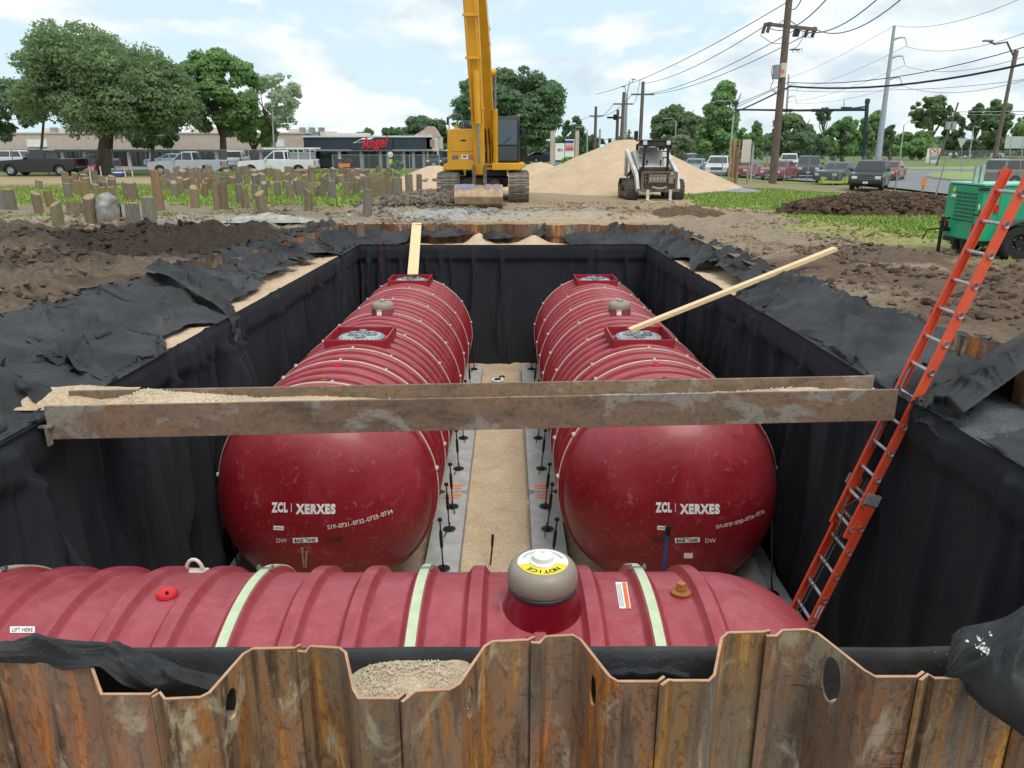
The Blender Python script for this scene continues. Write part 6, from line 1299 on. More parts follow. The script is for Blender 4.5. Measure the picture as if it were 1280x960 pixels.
tree('oak_tree', 'far tree behind the traffic signals on the left of the road', 742, 200, 170, (728, 754, 165, 198), 'dark', 13, 3500, .4, .3, 18, group=mt_)
tree('oak_tree', 'broad round tree above the track loader', 848, 203, 110, (806, 884, 124, 206), 'oak', 14, 15000, .32, .4, 55, group=rt)
tree('crepe_myrtle', 'pale flowering crepe myrtle right of the track loader', 852, 210, 88, (836, 870, 163, 205), 'myrtle', 15, 6000, .2, .12, 26, group=rt)
tree('bald_cypress', 'tall pointed bright green tree right of the track loader', 904, 208, 90, (862, 946, 98, 208), 'bright', 16, 17000, .26, .35, 70, shape='cone', group=rt)
tree('bald_cypress', 'small pointed green tree just left of the wooden utility pole', 944, 208, 95, (930, 960, 148, 205), 'bright', 17, 5000, .26, .2, 26, shape='cone', group=rt)
tree('oak_tree', 'round tree right of the wooden utility pole', 990, 205, 110, (954, 1026, 137, 206), 'oak', 18, 12000, .32, .35, 48, group=rt)
tree('oak_tree', 'low dark rounded tree behind the dark grey SUV', 1012, 208, 100, (982, 1040, 160, 205), 'dark', 19, 9000, .28, .2, 36, group=rt)
tree('oak_tree', 'bright tree left of the signal mast', 1052, 208, 105, (1024, 1082, 139, 206), 'bright', 20, 9000, .3, .3, 36, group=rt)
tree('oak_tree', 'bright tree rising behind the signal mast', 1088, 208, 108, (1064, 1110, 127, 206), 'bright', 21, 9000, .3, .3, 34, group=rt)
tree('pine_tree', 'small dark pine top behind the mast arm', 1030, 190, 135, (1018, 1042, 131, 160), 'dark', 22, 2200, .3, .2, 12, group=rt)
tree('oak_tree', 'dark tree right of the grey steel pole', 1112, 205, 120, (1100, 1122, 145, 200), 'dark', 23, 5000, .3, .3, 22, group=rt)
tree('oak_tree', 'low bright trees behind the far sign', 1150, 200, 130, (1112, 1182, 160, 203), 'bright', 24, 8000, .32, .2, 34, group=rt)
tree('pine_tree', 'tall irregular pine left of the yield sign', 1165, 200, 150, (1134, 1198, 113, 168), 'oak', 25, 7500, .36, .5, 30, gap=.1, group=rt)
tree('oak_tree', 'dark tree behind the yield sign', 1192, 200, 150, (1172, 1214, 135, 196), 'dark', 26, 8000, .36, .3, 30, group=rt)
tree('pine_tree', 'irregular pine above the leaning pole', 1218, 200, 155, (1204, 1236, 124, 176), 'dark', 27, 5000, .36, .3, 20, gap=.1, group=rt)
tree('oak_tree', 'broad tree left of the leaning street light pole', 1245, 200, 145, (1214, 1272, 117, 200), 'oak', 28, 11000, .36, .4, 40, group=rt)
tree('oak_tree', 'tree at the right edge behind the green road sign back', 1285, 200, 140, (1258, 1320, 130, 198), 'bright', 29, 9000, .36, .4, 34, group=rt)
tree('oak_tree', 'low dark bush trees behind the three far cars', 1215, 200, 150, (1180, 1262, 172, 196), 'oak', 30, 8000, .32, .2, 34, group=rt)
tree('round_shrub', 'rounded green shrub before the restaurant corner', 495, 213, 70, (487, 504, 200, 213.5), 'oak', 31, 2200, .12, .1, 16, shrub=True)
tree('round_shrub', 'light green shrub below the white shopping sign', 712, 208, 80, (700, 724, 195, 210), 'light', 32, 3000, .14, .1, 18, shrub=True)
# far woods as one mass
def woods(name, label, x0, x1, ytop, Y, seed, leaf):
    rs = np.random.default_rng(seed); n = 30000; px_ = rs.uniform(x0, x1, n); base = at(640, 196, Y).z; v = rs.uniform(0, 1, n)
    hh = (ytop+4*fbm(px_*.05, px_*0, seed, 4)*3.2); P = []
    X = (px_-636)/F*Y*.96; top = np.array([at(640, h, Y).z for h in hh]); Z = -2.3+(top+2.3)*v; Yv = Y+rs.uniform(-4, 4, n)
    P = np.stack([X, Yv, Z], -1); nn = rs.normal(size=(n, 3)); nn /= np.linalg.norm(nn, axis=1)[:, None]; u_ = np.cross(nn, rs.normal(size=(n, 3))); u_ /= np.linalg.norm(u_, axis=1)[:, None]; v_ = np.cross(nn, u_); s = .7*rs.uniform(.6, 1.3, n)[:, None]
    V = np.stack([P-u_*s, P-v_*s*.6, P+u_*s, P+v_*s*.6], 1).reshape(-1, 3); ob = mesh_np(name, V, np.arange(4*n).reshape(n, 4), LF[leaf], None, smooth=False); tag(ob, label, 'trees', kind='stuff')
woods('distant_woods', 'distant line of trees closing the view beyond the road and lots', 660, 1330, 175, 185, 3, 'dark'); woods('distant_woods', 'distant line of trees closing the view behind the shops', -80, 660, 180, 190, 5, 'dark')

# ------------------------------------------------------------------ buildings
STUC = simple('tan_stucco', '#b9a899', '#c6b6a8', 2, .9, .1); STUC2 = simple('pale_stucco', '#c9bcae', '#d6cbbe', 2, .9); DKWALL = simple('charcoal_panel', '#2c3440', '#353d49', 2, .5); GLS = M_('shop_glass', .1, spec=.7).col('#171d22').m; DKF = simple('dark_frame', '#1e2226', '#2a2e32', 5, .6); ROOFW = simple('pale_roof', '#c9cfd2', '#d8dcde', 3, .7)
def seg(px0, px1, Y): return at(px0, 200, Y).x, at(px1, 200, Y).x
def zat(py, Y): return at(640, py, Y).z
def shop(label, px0, px1, Y, ytop, yband, bays, wallm=STUC, dep=14):
    x0, x1 = seg(px0, px1, Y); zt, zb = zat(ytop, Y), zat(yband, Y); g_ = -2.15; t = thing('strip_mall', label, 'building', ((x0+x1)/2, Y, g_)); w = x1-x0
    MB().box((0, dep/2+2.5, (zb-g_)/2), (w, dep-.1, zb-g_)).build('back_wall', DKWALL, t)
    MB().box((0, dep/2, (zt+zb)/2-g_), (w, dep, zt-zb)).build('parapet', wallm, t, bevel=.05); MB().box((0, dep/2, zt-g_+.06), (w+.2, dep+.2, .14)).build('roof_coping', STUC2, t)
    MB().box((0, -.15, zb-g_-.08), (w, .5, .2)).build('canopy_edge', simple('dark_green_canopy', '#2a3a34', '#34463e', 4, .6) if 'dark_green_canopy' not in bpy.data.materials else bpy.data.materials['dark_green_canopy'], t)
    for i in range(bays+1): MB().box((-w/2+w*i/bays, .25, (zb-g_)/2), (.32, .32, zb-g_)).build('column', STUC2, t)
    for i in range(bays):
        cxx = -w/2+w*(i+.5)/bays; wn_ = MB().box((cxx, 2.44, (zb-g_)*.5), (w/bays*.86, .04, (zb-g_)*.82)).build('shop_window', GLS, t)
        for k in range(3): MB().box((cxx+(k-1)*w/bays*.29, 2.40, (zb-g_)*.5), (.06, .06, (zb-g_)*.84)).build('mullion', DKF, wn_)
    return t, zt, zb, w
t1, zt, zb, w = shop('long tan strip mall behind the big trees on the left', -60, 381, 88, 167, 187.5, 16)
for px0, px1 in ((37, 62), (334, 345), (346, 357)):
    x0, x1 = seg(px0, px1, 87.9); MB().box(((x0+x1)/2-t1.location.x, -.06, zat(179, 88)+2.15), (x1-x0, .08, .75)).build('sign_panel', WHITE, t1)
for px, wd_, hh in ((88, 50, 8), (260, 30, 9), (375, 20, 7)):
    x0, x1 = seg(px-wd_/2, px+wd_/2, 95); MB().box(((x0+x1)/2-t1.location.x, 8, zt+2.15+hh*.04), (x1-x0, 3, hh*.09)).build('raised_parapet', STUC2, t1)
for px in (68, 86, 378, 402, 390): 
    x0, x1 = seg(px-3, px+3, 92); MB().box(((x0+x1)/2-t1.location.x, 5, zt+2.6), (x1-x0, .8, .6)).build('roof_unit', GREY, t1, bevel=.03)
# restaurant
Yr = 79; x0, x1 = seg(381, 541, Yr); zt, zf_ = zat(171.5, Yr), zat(187, Yr); g_ = -2.15; rs_ = thing('restaurant', 'charcoal corner restaurant with red script lettering', 'building', ((x0+x1)/2, Yr, g_)); w = x1-x0
MB().box((0, 6, (zt+zf_)/2-g_), (w, 12, zt-zf_)).build('fascia', DKWALL, rs_, bevel=.04); MB().box((0, 6, zt-g_+.07), (w+.15, 12.2, .16)).build('roof_coping', ROOFW, rs_)
MB().box((0, -.1, zf_-g_-.06), (w+.1, .6, .16)).build('fascia_ledge', GREY, rs_)
MB().box((0, 7.0, (zf_-g_)/2), (w-.6, 11, zf_-g_)).build('wall', DKWALL, rs_)
for px in (390, 425, 452, 476, 485, 505, 517, 530): xx = at(px, 200, Yr).x-rs_.location.x; MB().box((xx, .0, (zf_-g_)/2), (.28, .28, zf_-g_)).build('column', GREY if px != 425 else STUC2, rs_)
for px0, px1 in ((392, 421), (430, 450), (456, 463), (466, 474), (479, 484), (488, 503), (507, 515)):
    a_, b_ = at(px0, 200, Yr).x-rs_.location.x, at(px1, 200, Yr).x-rs_.location.x; MB().box(((a_+b_)/2, 1.46, 1.2), (b_-a_, .05, 2.2)).build('window', GLS, rs_)
for px in (458, 470, 491, 499): xx = at(px, 200, Yr).x-rs_.location.x; MB().box((xx, 1.40, 1.0), (.12, .05, 1.9)).build('door_frame', GREY, rs_)
aw0, aw1 = at(441, 200, Yr).x-rs_.location.x, at(492, 200, Yr).x-rs_.location.x
MB().prism([(aw0, zf_-g_), (aw0+.1, zf_-g_+.55), (aw0+1.0, zf_-g_+.95), (aw1, zf_-g_+.98), (aw1, zf_-g_)], -.5, 0).build('sign_fascia', DKWALL, rs_, bevel=.03)
MB().quad((aw0+.2, -.52, zf_-g_+.62), (aw0+1.3, -.52, zf_-g_+.72), (aw0+2.3, -.2, zt-g_-.02), (aw0+1.1, -.2, zt-g_-.1)).build('pale_panel', ROOFW, rs_)
lx = at(470.5, 200, Yr).x-rs_.location.x
lettering('script_lettering', 'Serrano\'s' if False else 'Angel', 1.0, planemap((lx, -.56, zf_-g_+.72), (1, .0, .06), (-.06, 0, 1)), REDP, rs_, bold=.03, sh=.35, width=2.7)
MB().beam((lx-.9, -.57, zf_-g_+.2), (lx-.4, -.57, zf_-g_+.9), .03, .10, up=(1, 0, 0)).beam((lx+.5, -.57, zf_-g_+.3), (lx+1.0, -.57, zf_-g_+.55), .03, .07, up=(1, 0, 0)).build('script_flourish', REDP, rs_)
px_ = at(541, 200, Yr).x-rs_.location.x; W2 = at(548, 200, Yr).x-at(535, 200, Yr).x
MB().box((px_, 3, (zat(172, Yr)+zat(189, Yr))/2-g_), (W2*1.1, 6, zat(172, Yr)-zat(189, Yr))).build('porch_fascia', STUC2, rs_); MB().prism([(px_-2.2, zat(172, Yr)-g_), (px_+.9, zat(172, Yr)-g_), (px_+.5, zat(163, Yr)-g_), (px_+.2, zat(158, Yr)-g_), (px_-.4, zat(158, Yr)-g_), (px_-.9, zat(163, Yr)-g_)], .1, .8).build('curved_gable', simple('pink_stucco', '#b99a90', '#c8aca2', 3, .9), rs_, bevel=.05)
for dx in (-.5, .5): MB().box((px_+dx, .2, (zat(189, Yr)-g_)/2), (.2, .2, zat(189, Yr)-g_)).build('porch_column', STUC2, rs_)
MB().box((px_, -.04, zat(179, Yr)-g_), (.45, .05, .7)).build('porch_sign', TAN, rs_)
for px0, px1, yy_ in ((400, 408, 164), (410, 426, 166), (426, 467, 167)):
    a_, b_ = at(px0, 200, 92).x, at(px1, 200, 92).x; MB().box(((a_+b_)/2-rs_.location.x, 11, zt-g_+.35), (b_-a_, 2, .7 if px0 < 420 else .4)).build('roof_unit', GREY if px0 < 410 else STUC2, rs_)
# far shop and apartment bits beyond the road
t3, _, _, _ = shop('low pale building beyond the three far cars', 1100, 1300, 190, 182, 187, 8); 

# ------------------------------------------------------------------ fences
MESHM = bpy.data.materials.new('chain_link'); MESHM.use_nodes = True; _n = MESHM.node_tree; _b = _n.nodes['Principled BSDF']; _b.inputs['Base Color'].default_value = (.30, .32, .33, 1); _b.inputs['Roughness'].default_value = .6
_tr = _n.nodes.new('ShaderNodeBsdfTransparent'); _mx = _n.nodes.new('ShaderNodeMixShader'); _mx.inputs[0].default_value = .20; _n.links.new(_tr.outputs[0], _mx.inputs[1]); _n.links.new(_b.outputs[0], _mx.inputs[2]); _n.links.new(_mx.outputs[0], _n.nodes['Material Output'].inputs[0])
GALV = simple('galvanised_pipe', '#8a8e90', '#a2a6a8', 6, .5, metal=.4)
def chain_fence(label, pts, h, rail=True, r=.035, lean=None):
    t = thing('chain_link_fence', label, 'fence', pts[0]); O = Vector(pts[0]); P = [Vector(p)-O for p in pts]
    for i, p in enumerate(P):
        ln_ = (lean[i] if lean else 0); MB().tube([p-Vector((0, 0, .2)), p+Vector((ln_, 0, h+.03))], r, 7).build('post', GALV, t, smooth=60)
    for a, b in zip(P[:-1], P[1:]):
        if rail: MB().tube([a+Vector((0, 0, h)), b+Vector((0, 0, h))], .022, 6).build('top_rail', GALV, t, smooth=60)
        MB().quad(a+Vector((0, 0, .03)), b+Vector((0, 0, .03)), b+Vector((0, 0, h)), a+Vector((0, 0, h))).build('wire_mesh', MESHM, t, fix=False)
pxs = [-25, 17, 59, 101, 142, 184, 228, 270, 312, 352, 395, 437, 461, 500, 541]; P = []
for i, px in enumerate(pxs): x = at(px, 205, 62.5).x; P.append((x, 62.5, -2.15))
chain_fence('chain link fence behind the parked pickups on the left', P[:10], 1.9); chain_fence('low chain link fence before the restaurant', [(x, y+6, z) for x, y, z in P[10:]], 1.45, r=.045)
fp = [(842, 217), (865, 218.5), (902, 220), (935, 222), (957, 224), (980, 225), (1009, 226), (1041, 229), (1077, 232), (1119, 236), (1170, 241), (1248, 250), (1340, 262)]
P = [on(x, y, -2.35) for x, y in fp]; chain_fence('chain link fence along the road on the right', [tuple(p) for p in P], 1.75, rail=False, lean=[0]*10+[.25, .1, 0])
far = [on(x, 201, -2.3) for x in range(1112, 1300, 17)]; chain_fence('dark fence running before the far trees on the right', [tuple(p) for p in far], 1.6)
far = [on(x, 205, -2.3) for x in range(850, 1112, 18)]; chain_fence('fence running behind the waiting cars', [tuple(p) for p in far], 1.6)

# ------------------------------------------------------------------ road, kerbs and islands on the right
ASPH = simple('asphalt', '#77797a', '#8b8d8d', .6, .9, .15, bs=30); KERB = simple('kerb_concrete', '#8a8780', '#a5a29a', 3, .9); TURF = simple('mown_turf', '#7f9a4e', '#93ab60', 1.5, .95, .3, bs=20)
def sheet(name, pts, z, m, label=None, cat=None, kind='structure', th=None):
    V = [on(x, y, z) for x, y in pts]; mb = MB()
    if th: mb.prism([(v.x, v.y) for v in V], z-th, z, ax='Z')
    else: mb.quad(*V)
    ob = mb.build(name, m, None); me = ob.data; bm = bmesh.new(); bm.from_mesh(me); bmesh.ops.triangulate(bm, faces=bm.faces); bm.to_mesh(me); bm.free(); tag(ob, label, cat, kind=kind); return ob
sheet('road', [(838, 209), (838, 217), (900, 219.5), (960, 223), (1060, 229), (1130, 236), (1190, 243), (1250, 250), (1420, 268), (1700, 225), (1400, 202), (1240, 202.5), (1110, 204), (1000, 205), (900, 206)], -2.46, ASPH)
def island(label, pts, z):
    t = thing('traffic_island', label, 'traffic island', (0, 0, 0)); V = [on(x, y, z) for x, y in pts]; c = sum(V, Vector())/len(V)
    MB().prism([(v.x, v.y) for v in V], z-.14, z-.02, ax='Z').build('kerb', KERB, t); W_ = [(c+(v-c)*(1-.25/max((v-c).length, .3))) for v in V]; MB().prism([(v.x, v.y) for v in W_], z-.1, z, ax='Z').build('turf', TURF, t)
island('grassy kerbed island beside the turning lane behind the generator', [(1158, 219), (1166, 221.5), (1190, 224), (1300, 226), (1420, 222), (1300, 216.5), (1190, 214.5), (1165, 216)], -2.36)
island('long narrow grass strip across the road before the far lot', [(1105, 211), (1280, 212), (1420, 209), (1280, 208.2), (1180, 208.5), (1108, 209.5)], -2.38)
sheet('parking_lot', [(-80, 213), (480, 213), (600, 209), (640, 203), (640, 201), (-80, 201)], -2.125+.03, ASPH)
sheet('turf_lawn', [(1105, 206), (1420, 205), (1400, 201.5), (1240, 200.5), (1110, 201.5)], -2.38, TURF)

# ------------------------------------------------------------------ poles, lamps and wires
POLEW = simple('pole_wood', '#5c5048', '#7a6b5e', 4, .9, .3, st=(4, 4, .5)); GRST = simple('grey_steel_pole', '#9aa0a2', '#aab0b2', 4, .5, metal=.2); DGR = simple('dark_green_steel', '#18302e', '#20403c', 4, .5); INS = simple('insulator', '#4a403c', '#5c504a', 8, .4)
def px2(px, py, Y): return at(px, py, Y)
def pole(name, label, cat, a, b, r0, r1, m, n=10, extra=None, group=None):
    """a: base (px,py) b: top (px,py) at distance Y"""
    A = Vector(a); t = thing(name, label, cat, A, 0, group); MB().tube([(0, 0, -.3), Vector(b)-A], [r0, r1], n).build('shaft', m, t, smooth=60); return t
up_ = 'wooden utility poles along the road'
Ym = 54; A = px2(966, 226, Ym); B = px2(990.5, -45, Ym-1); A.z = -2.4
mp_ = pole('utility_pole', 'tall wooden utility pole with a switch box right of the loader', 'utility pole', A, B, .27, .20, POLEW, group=up_)
c0, c1 = px2(958, 30, Ym-.6), px2(1021, 37, Ym-1.0); MB().beam(c0-A, c1-A, .16, .2).build('crossarm', POLEW, mp_); MB().beam(px2(981, 24, Ym-.8)-A, px2(972, 31, Ym-.8)-A, .06, .05).beam(px2(988, 26, Ym-.8)-A, px2(999, 34, Ym-.8)-A, .06, .05).build('arm_brace', GREY, mp_)
for px, py in ((957, 31), (963, 30), (996, 35), (1000, 35), (1010, 36), (1019, 36)):
    q_ = px2(px, py, Ym-.7)-A; MB().tube([q_+Vector((0, 0, .1)), q_+Vector((-.15, 0, -.5))], .11, 8).build('insulator', INS, mp_)
for pts in ([(953, 38), (950, 44), (965, 54), (980, 55)], [(1004, 40), (1003, 48), (997, 58), (990, 62)], [(992, 38), (995, 45), (1000, 40)], [(1007, 40), (1012, 48), (1020, 40), (1019, 37)]):
    MB().tube([px2(x, y, Ym-.8)-A for x, y in pts], .02, 5).build('jumper_wire', BLK, mp_)
MB().tube([px2(987, 62, Ym-.7)-A, px2(1000, 62, Ym-.7)-A], .05, 6).build('bracket_arm', GREY, mp_)
for px in (993, 1000): MB().lathe([(.14, -.05), (.14, .05)], px2(px, 63, Ym-.8)-A, 'Y', 12).build('coil', INS, mp_)
MB().box(px2(971, 90, Ym-.9)-A, (.45, .35, .85)).build('switch_box', GREY, mp_, bevel=.03); MB().box(px2(979, 88, Ym-1.1)-A, (.34, .3, .86)).build('switch_box', STUC2, mp_, bevel=.03); MB().box(px2(978.5, 89, Ym-1.28)-A, (.14, .02, .2)).build('warning_sticker', ORP, mp_)
for pts in ([(967, 100), (963, 110), (968, 116), (975, 110), (974, 100)], [(966, 82), (964, 90), (966, 100)]): MB().tube([px2(x, y, Ym-.9)-A for x, y in pts], .025, 5).build('loose_cable', GREY, mp_)
def wire(label, pts, Ys, r, m=None, sag=0, grp='overhead wires'):
    n = len(pts); Pp = []
    for i in range(n-1):
        a = px2(*pts[i], Ys[i]); b = px2(*pts[i+1], Ys[i+1])
        for k in range(10): u = k/10; q_ = a.lerp(b, u); q_.z -= sag*4*u*(1-u); Pp.append(q_)
    Pp.append(px2(*pts[-1], Ys[-1])); ob = MB().tube(Pp, r, 5).build('overhead_wire', m or BLK, None, smooth=60); tag(ob, label, 'wire', grp); return ob
YW = Ym-.8
for i, (p0, pm_, p1) in enumerate([((800, 105), (957, 32), (1035, -3)), ((806, 118), (996, 36), (1100, -4)), ((816, 118), (1020, 37), (1130, -4)), ((745, 118), (985, 2), (1010, -20))]):
    wire(['leftmost', 'middle', 'rightmost', 'uppermost'][i]+' power wire running from the far poles over the tall utility pole', [p0, pm_, p1], [105, YW, 36], .028, sag=.7)
wire('thick black cable sweeping right from the tall utility pole', [(812, 180), (988, 108), (1290, 78)], [150, Ym-.5, 40], .06, sag=.5)
wire('thin wire above the thick black cable right of the utility pole', [(820, 160), (985, 103), (1290, 56)], [150, Ym-.5, 40], .025, sag=.6)
wire('thin wire below the thick black cable on the right', [(975, 112), (1120, 112), (1290, 98)], [Ym, 60, 50], .018, sag=.15, m=GREY)
wire('grey wire crossing under the tall utility pole to the left', [(800, 178), (968, 112), (978, 104)], [120, Ym, Ym], .02, sag=.4)
for i, (Yy, a, b, arm, bs_, lb) in enumerate([(85, (1118, 32), (1098, 195), [(47, 15), (70, 15), (97, 15)], .28, 'tall grey steel transmission pole with three curved arms'), (170, (986, 93), (980, 195), [(105, 9), (120, 9)], .3, 'farther grey steel transmission pole behind the wooden utility pole')]):
    A = px2(b[0], b[1], Yy); A.z = -2.4; B = px2(a[0], a[1], Yy); t = pole('transmission_pole', lb, 'utility pole', A, B, bs_*1.25, bs_*.5, GRST)
    for (yy_, ln_) in arm:
        u = (yy_-a[1])/(b[1]-a[1]); xx = a[0]+(b[0]-a[0])*u; pts = [px2(xx, yy_+3, Yy)-A, px2(xx+ln_*.5, yy_, Yy)-A, px2(xx+ln_, yy_, Yy)-A]; MB().tube(pts, [.14, .1, .06], 7).build('curved_arm', GRST, t, smooth=60); MB().tube([pts[-1], px2(xx+ln_+3, yy_+11, Yy)-A], .035, 5).build('insulator', GREY, t)
for i, (pts, Ys) in enumerate([([(960, 105), (1118, 32), (1290, -8)], [170, 85, 55]), ([(990, 112), (1132, 58), (1290, 38)], [170, 85, 55]), ([(985, 127), (1130, 82), (1290, 68)], [170, 85, 55]), ([(985, 128), (1127, 107), (1290, 98)], [170, 85, 55])]):
    wire(['top', 'second', 'third', 'lowest'][i]+' thin line strung on the grey steel poles', pts, Ys, .022, m=GREY, sag=.8)
# signal mast
Ys_ = 72; A = px2(1081, 205, Ys_); A.z = -2.4; sm_ = pole('signal_mast', 'dark green traffic signal mast with a long arm to the left', 'traffic signal', A, px2(1084, 127, Ys_), .22, .16, DGR)
MB().tube([px2(1084, 137, Ys_)-A, px2(1000, 138, Ys_+2)-A, px2(918, 137, Ys_+4)-A], [.12, .10, .08], 8).build('mast_arm', DGR, sm_, smooth=60); MB().tube([px2(1084, 133, Ys_)-A, px2(1055, 137, Ys_)-A], .08, 6).build('arm_brace', DGR, sm_)
for px in (984, 1028): MB().box(px2(px, 138, Ys_+1)-A, (1.9 if px > 1000 else .9, .3, .26)).build('signal_head', BLK, sm_, bevel=.03)
MB().box(px2(1082, 172, Ys_-.4)-A, (.34, .3, 1.15)).build('signal_head', BLK, sm_, bevel=.03); MB().lathe([(.001, .4), (.2, .35), (.22, 0)], px2(1084, 129, Ys_)-A, n=12).build('cap', DGR, sm_)
MB().box(px2(1058, 135, Ys_)-A, (.9, .2, .2)).tube([px2(1055, 134, Ys_)-A, px2(1055, 125, Ys_)-A], .03, 5).build('camera_bracket', DGR, sm_)
def street_light(label, base, top, head, Y, r=.09, m=GRST, grp='street lights'):
    A = px2(*base, Y); A.z = -2.3; t = pole('street_light', label, 'street light', A, px2(*top, Y), r*1.3, r*.8, m, group=grp); T_ = px2(*top, Y)-A; H_ = px2(*head, Y)-A
    MB().tube([T_, T_.lerp(H_, .35)+Vector((0, 0, abs(H_.z-T_.z)*.45+.15)), H_.lerp(T_, .25)+Vector((0, 0, .06)), H_], r*.5, 6).build('lamp_arm', m, t, smooth=60); MB().box(H_, (.75 if Y < 100 else .6, .3, .13)).build('lamp_head', GREY, t, bevel=.04)
street_light('street light on a leaning brown pole near the right edge', (1241, 206), (1268, 72), (1235, 51), 62, .14, POLEW)
A = px2(1241, 206, 62); MB().tube([px2(1266, 84, 62), px2(1270.5, 63, 62)], .17, 8).build('pole_tip', POLEW, bpy.data.objects['street_light']).matrix_parent_inverse = Matrix.Translation(-bpy.data.objects['street_light'].location)
street_light('street light left of the plywood boards behind the cypress', (911, 205), (918, 134), (899, 126), 80)
street_light('street light with its arm reaching left below the massive oak', (734, 207), (734, 163), (723, 159), 95)
street_light('thin street light right of the grey steel pole', (1124, 205), (1130, 157), (1145, 152), 110)
street_light('curved tall street light among the far poles above the loader', (781, 190), (784, 117), (792, 99), 120, .16)
street_light('second curved street light beside the taller one among the far poles', (779, 190), (782, 116), (779, 108), 118, .1)
street_light('street light above the right of the round tree', (843, 205), (845, 153), (831, 148), 100)
street_light('street lamp standing in the far lot by the yield sign', (1211, 200), (1217, 159), (1222, 159), 120, .08); street_light('street lamp standing in the far lot above the sign', (1161, 200), (1164, 166), (1168, 164), 130, .08)
for i, (b, t_, Y, arm, lb) in enumerate([((743, 205), (745, 133), 120, (737, 754, 145), 'utility pole with crossarm left of the far traffic signals'), ((770, 198), (772.5, 137), 110, None, 'dark utility pole carrying a transformer above the sand pile'), ((775, 200), (780, 115), 108, (767, 791, 130), 'utility pole with crossarm between the transformer pole and the street light'), ((799, 200), (804, 102), 98, (789, 818, 118), 'utility pole with crossarm just left of the loader cab'), ((785, 195), (786.5, 162), 150, (783, 790, 166), 'short far utility pole above the sand pile'), ((749, 200), (750, 161), 160, None, 'thin far pole beside the green signal')]):
    A = px2(*b, Y); A.z = -2.3; t = pole('utility_pole', lb, 'utility pole', A, px2(*t_, Y), .26, .2, POLEW if i != 5 else GRST, group=up_)
    if arm: MB().beam(px2(arm[0], arm[2], Y)-A, px2(arm[1], arm[2], Y)-A, .18, .18).build('crossarm', POLEW, t)
    if i == 1: MB().tube([px2(769.5, 150, Y-.4)-A, px2(769.5, 143, Y-.4)-A], .32, 10).build('transformer', BLK, t); MB().box(px2(769, 147, Y)-A, (2.2, .3, .25)).build('bracket', BLK, t)
GLOW = bpy.data.materials.new('green_signal_lamp'); GLOW.use_nodes = True; GLOW.node_tree.nodes['Principled BSDF'].inputs['Emission Color'].default_value = (.0, .8, .5, 1); GLOW.node_tree.nodes['Principled BSDF'].inputs['Emission Strength'].default_value = 1.2
for i, (px, py, lb) in enumerate(((753, 179, 'traffic signal showing green above the sand pile'), (762, 179, 'unlit traffic signal right of the green one'), (795, 171, 'traffic signal head just left of the loader cab'))):
    c = px2(px, py, 100); t = thing('traffic_signal', lb, 'traffic signal', c, 0, 'traffic signals'); s_ = 1.3 if i == 2 else 1; MB().box((0, 0, 0), (.36*s_, .3, 1.05*s_)).build('housing', BLK, t, bevel=.03)
    for k in range(3): MB().lathe([(.001, -.19), (.12*s_, -.19), (.13*s_, -.16)], (0, 0, (.32-.32*k)*s_), 'Y', 12).build('lens', GLOW if (i == 0 and k == 2) else DKF, t)
    if i == 0: MB().box((0, -.2, -.32), (.5, .02, .30)).build('lit_lens', GLOW, t, bevel=.01)
wire('span wire carrying the far traffic signals', [(735, 174), (762, 173), (800, 170)], [105, 100, 98], .03, sag=.2)
for i, (a, b, Y0_, Y1_) in enumerate((((790, 118), (745, 145), 98, 120), ((767, 130), (738, 145), 108, 120), ((791, 130), (800, 100), 108, 98), ((690, 150), (738, 145), 200, 120))): wire(['first', 'second', 'third', 'fourth'][i]+' thin wire between the cluster of far utility poles', [a, b], [Y0_, Y1_], .03, sag=.8)

# ------------------------------------------------------------------ signs, boards and small things
def post_sign(name, label, cat, px, base, Y, poly, py, m, w, h, post=GALV, lean=0, n=1, pr_=.03):
    A = px2(px, base, Y); c = px2(px, py, Y)-A; t = thing(name, label, cat, A)
    for k in range(n): dx = 0 if n == 1 else (k-.5)*w*.55; MB().tube([(dx, 0, -.2), (dx+c.x, .03, c.z+h*.4)], pr_, 7).build('post', post, t)
    MB().prism([(c.x+x*w, c.z+z*h) for x, z in poly], -.02, .01).build('sign_panel', m, t); return t, c
sq = [(-.5, -.5), (.5, -.5), (.5, .5), (-.5, .5)]; tri = [(-.5, .5), (0, -.5), (.5, .5)]; circ = [(.5*math.cos(a), .5*math.sin(a)) for a in np.linspace(0, 2*math.pi, 17)[:-1]]
post_sign('yield_sign', 'grey back of a triangular yield sign on the road island', 'road sign', 1202, 214, 66, tri, 179, simple('sign_back', '#a9aeb0', '#b8bcbe', 5, .5, metal=.2), .82, .78)
post_sign('road_sign', 'grey back of a rectangular road sign at the right edge', 'road sign', 1270, 205, 70, sq, 178, bpy.data.materials['sign_back'], 1.9, 1.0, n=2, pr_=.06)
t, c = post_sign('round_sign', 'white round sign above a small yellow sign by the restaurant corner', 'road sign', 488, 213, 72, circ, 193, WHITE, .48, .48); MB().box((c.x, -.03, c.z-.62), (.32, .02, .4)).build('yellow_plate', YEL, t)
t, c = post_sign('store_sign', 'white monument sign with red letters across the road', 'sign', 1167, 204, 108, sq, 194, simple('white_sign_face', '#d9d6d0', '#e2dfd9', 4, .6), 1.9, 1.95, n=2, pr_=.1)
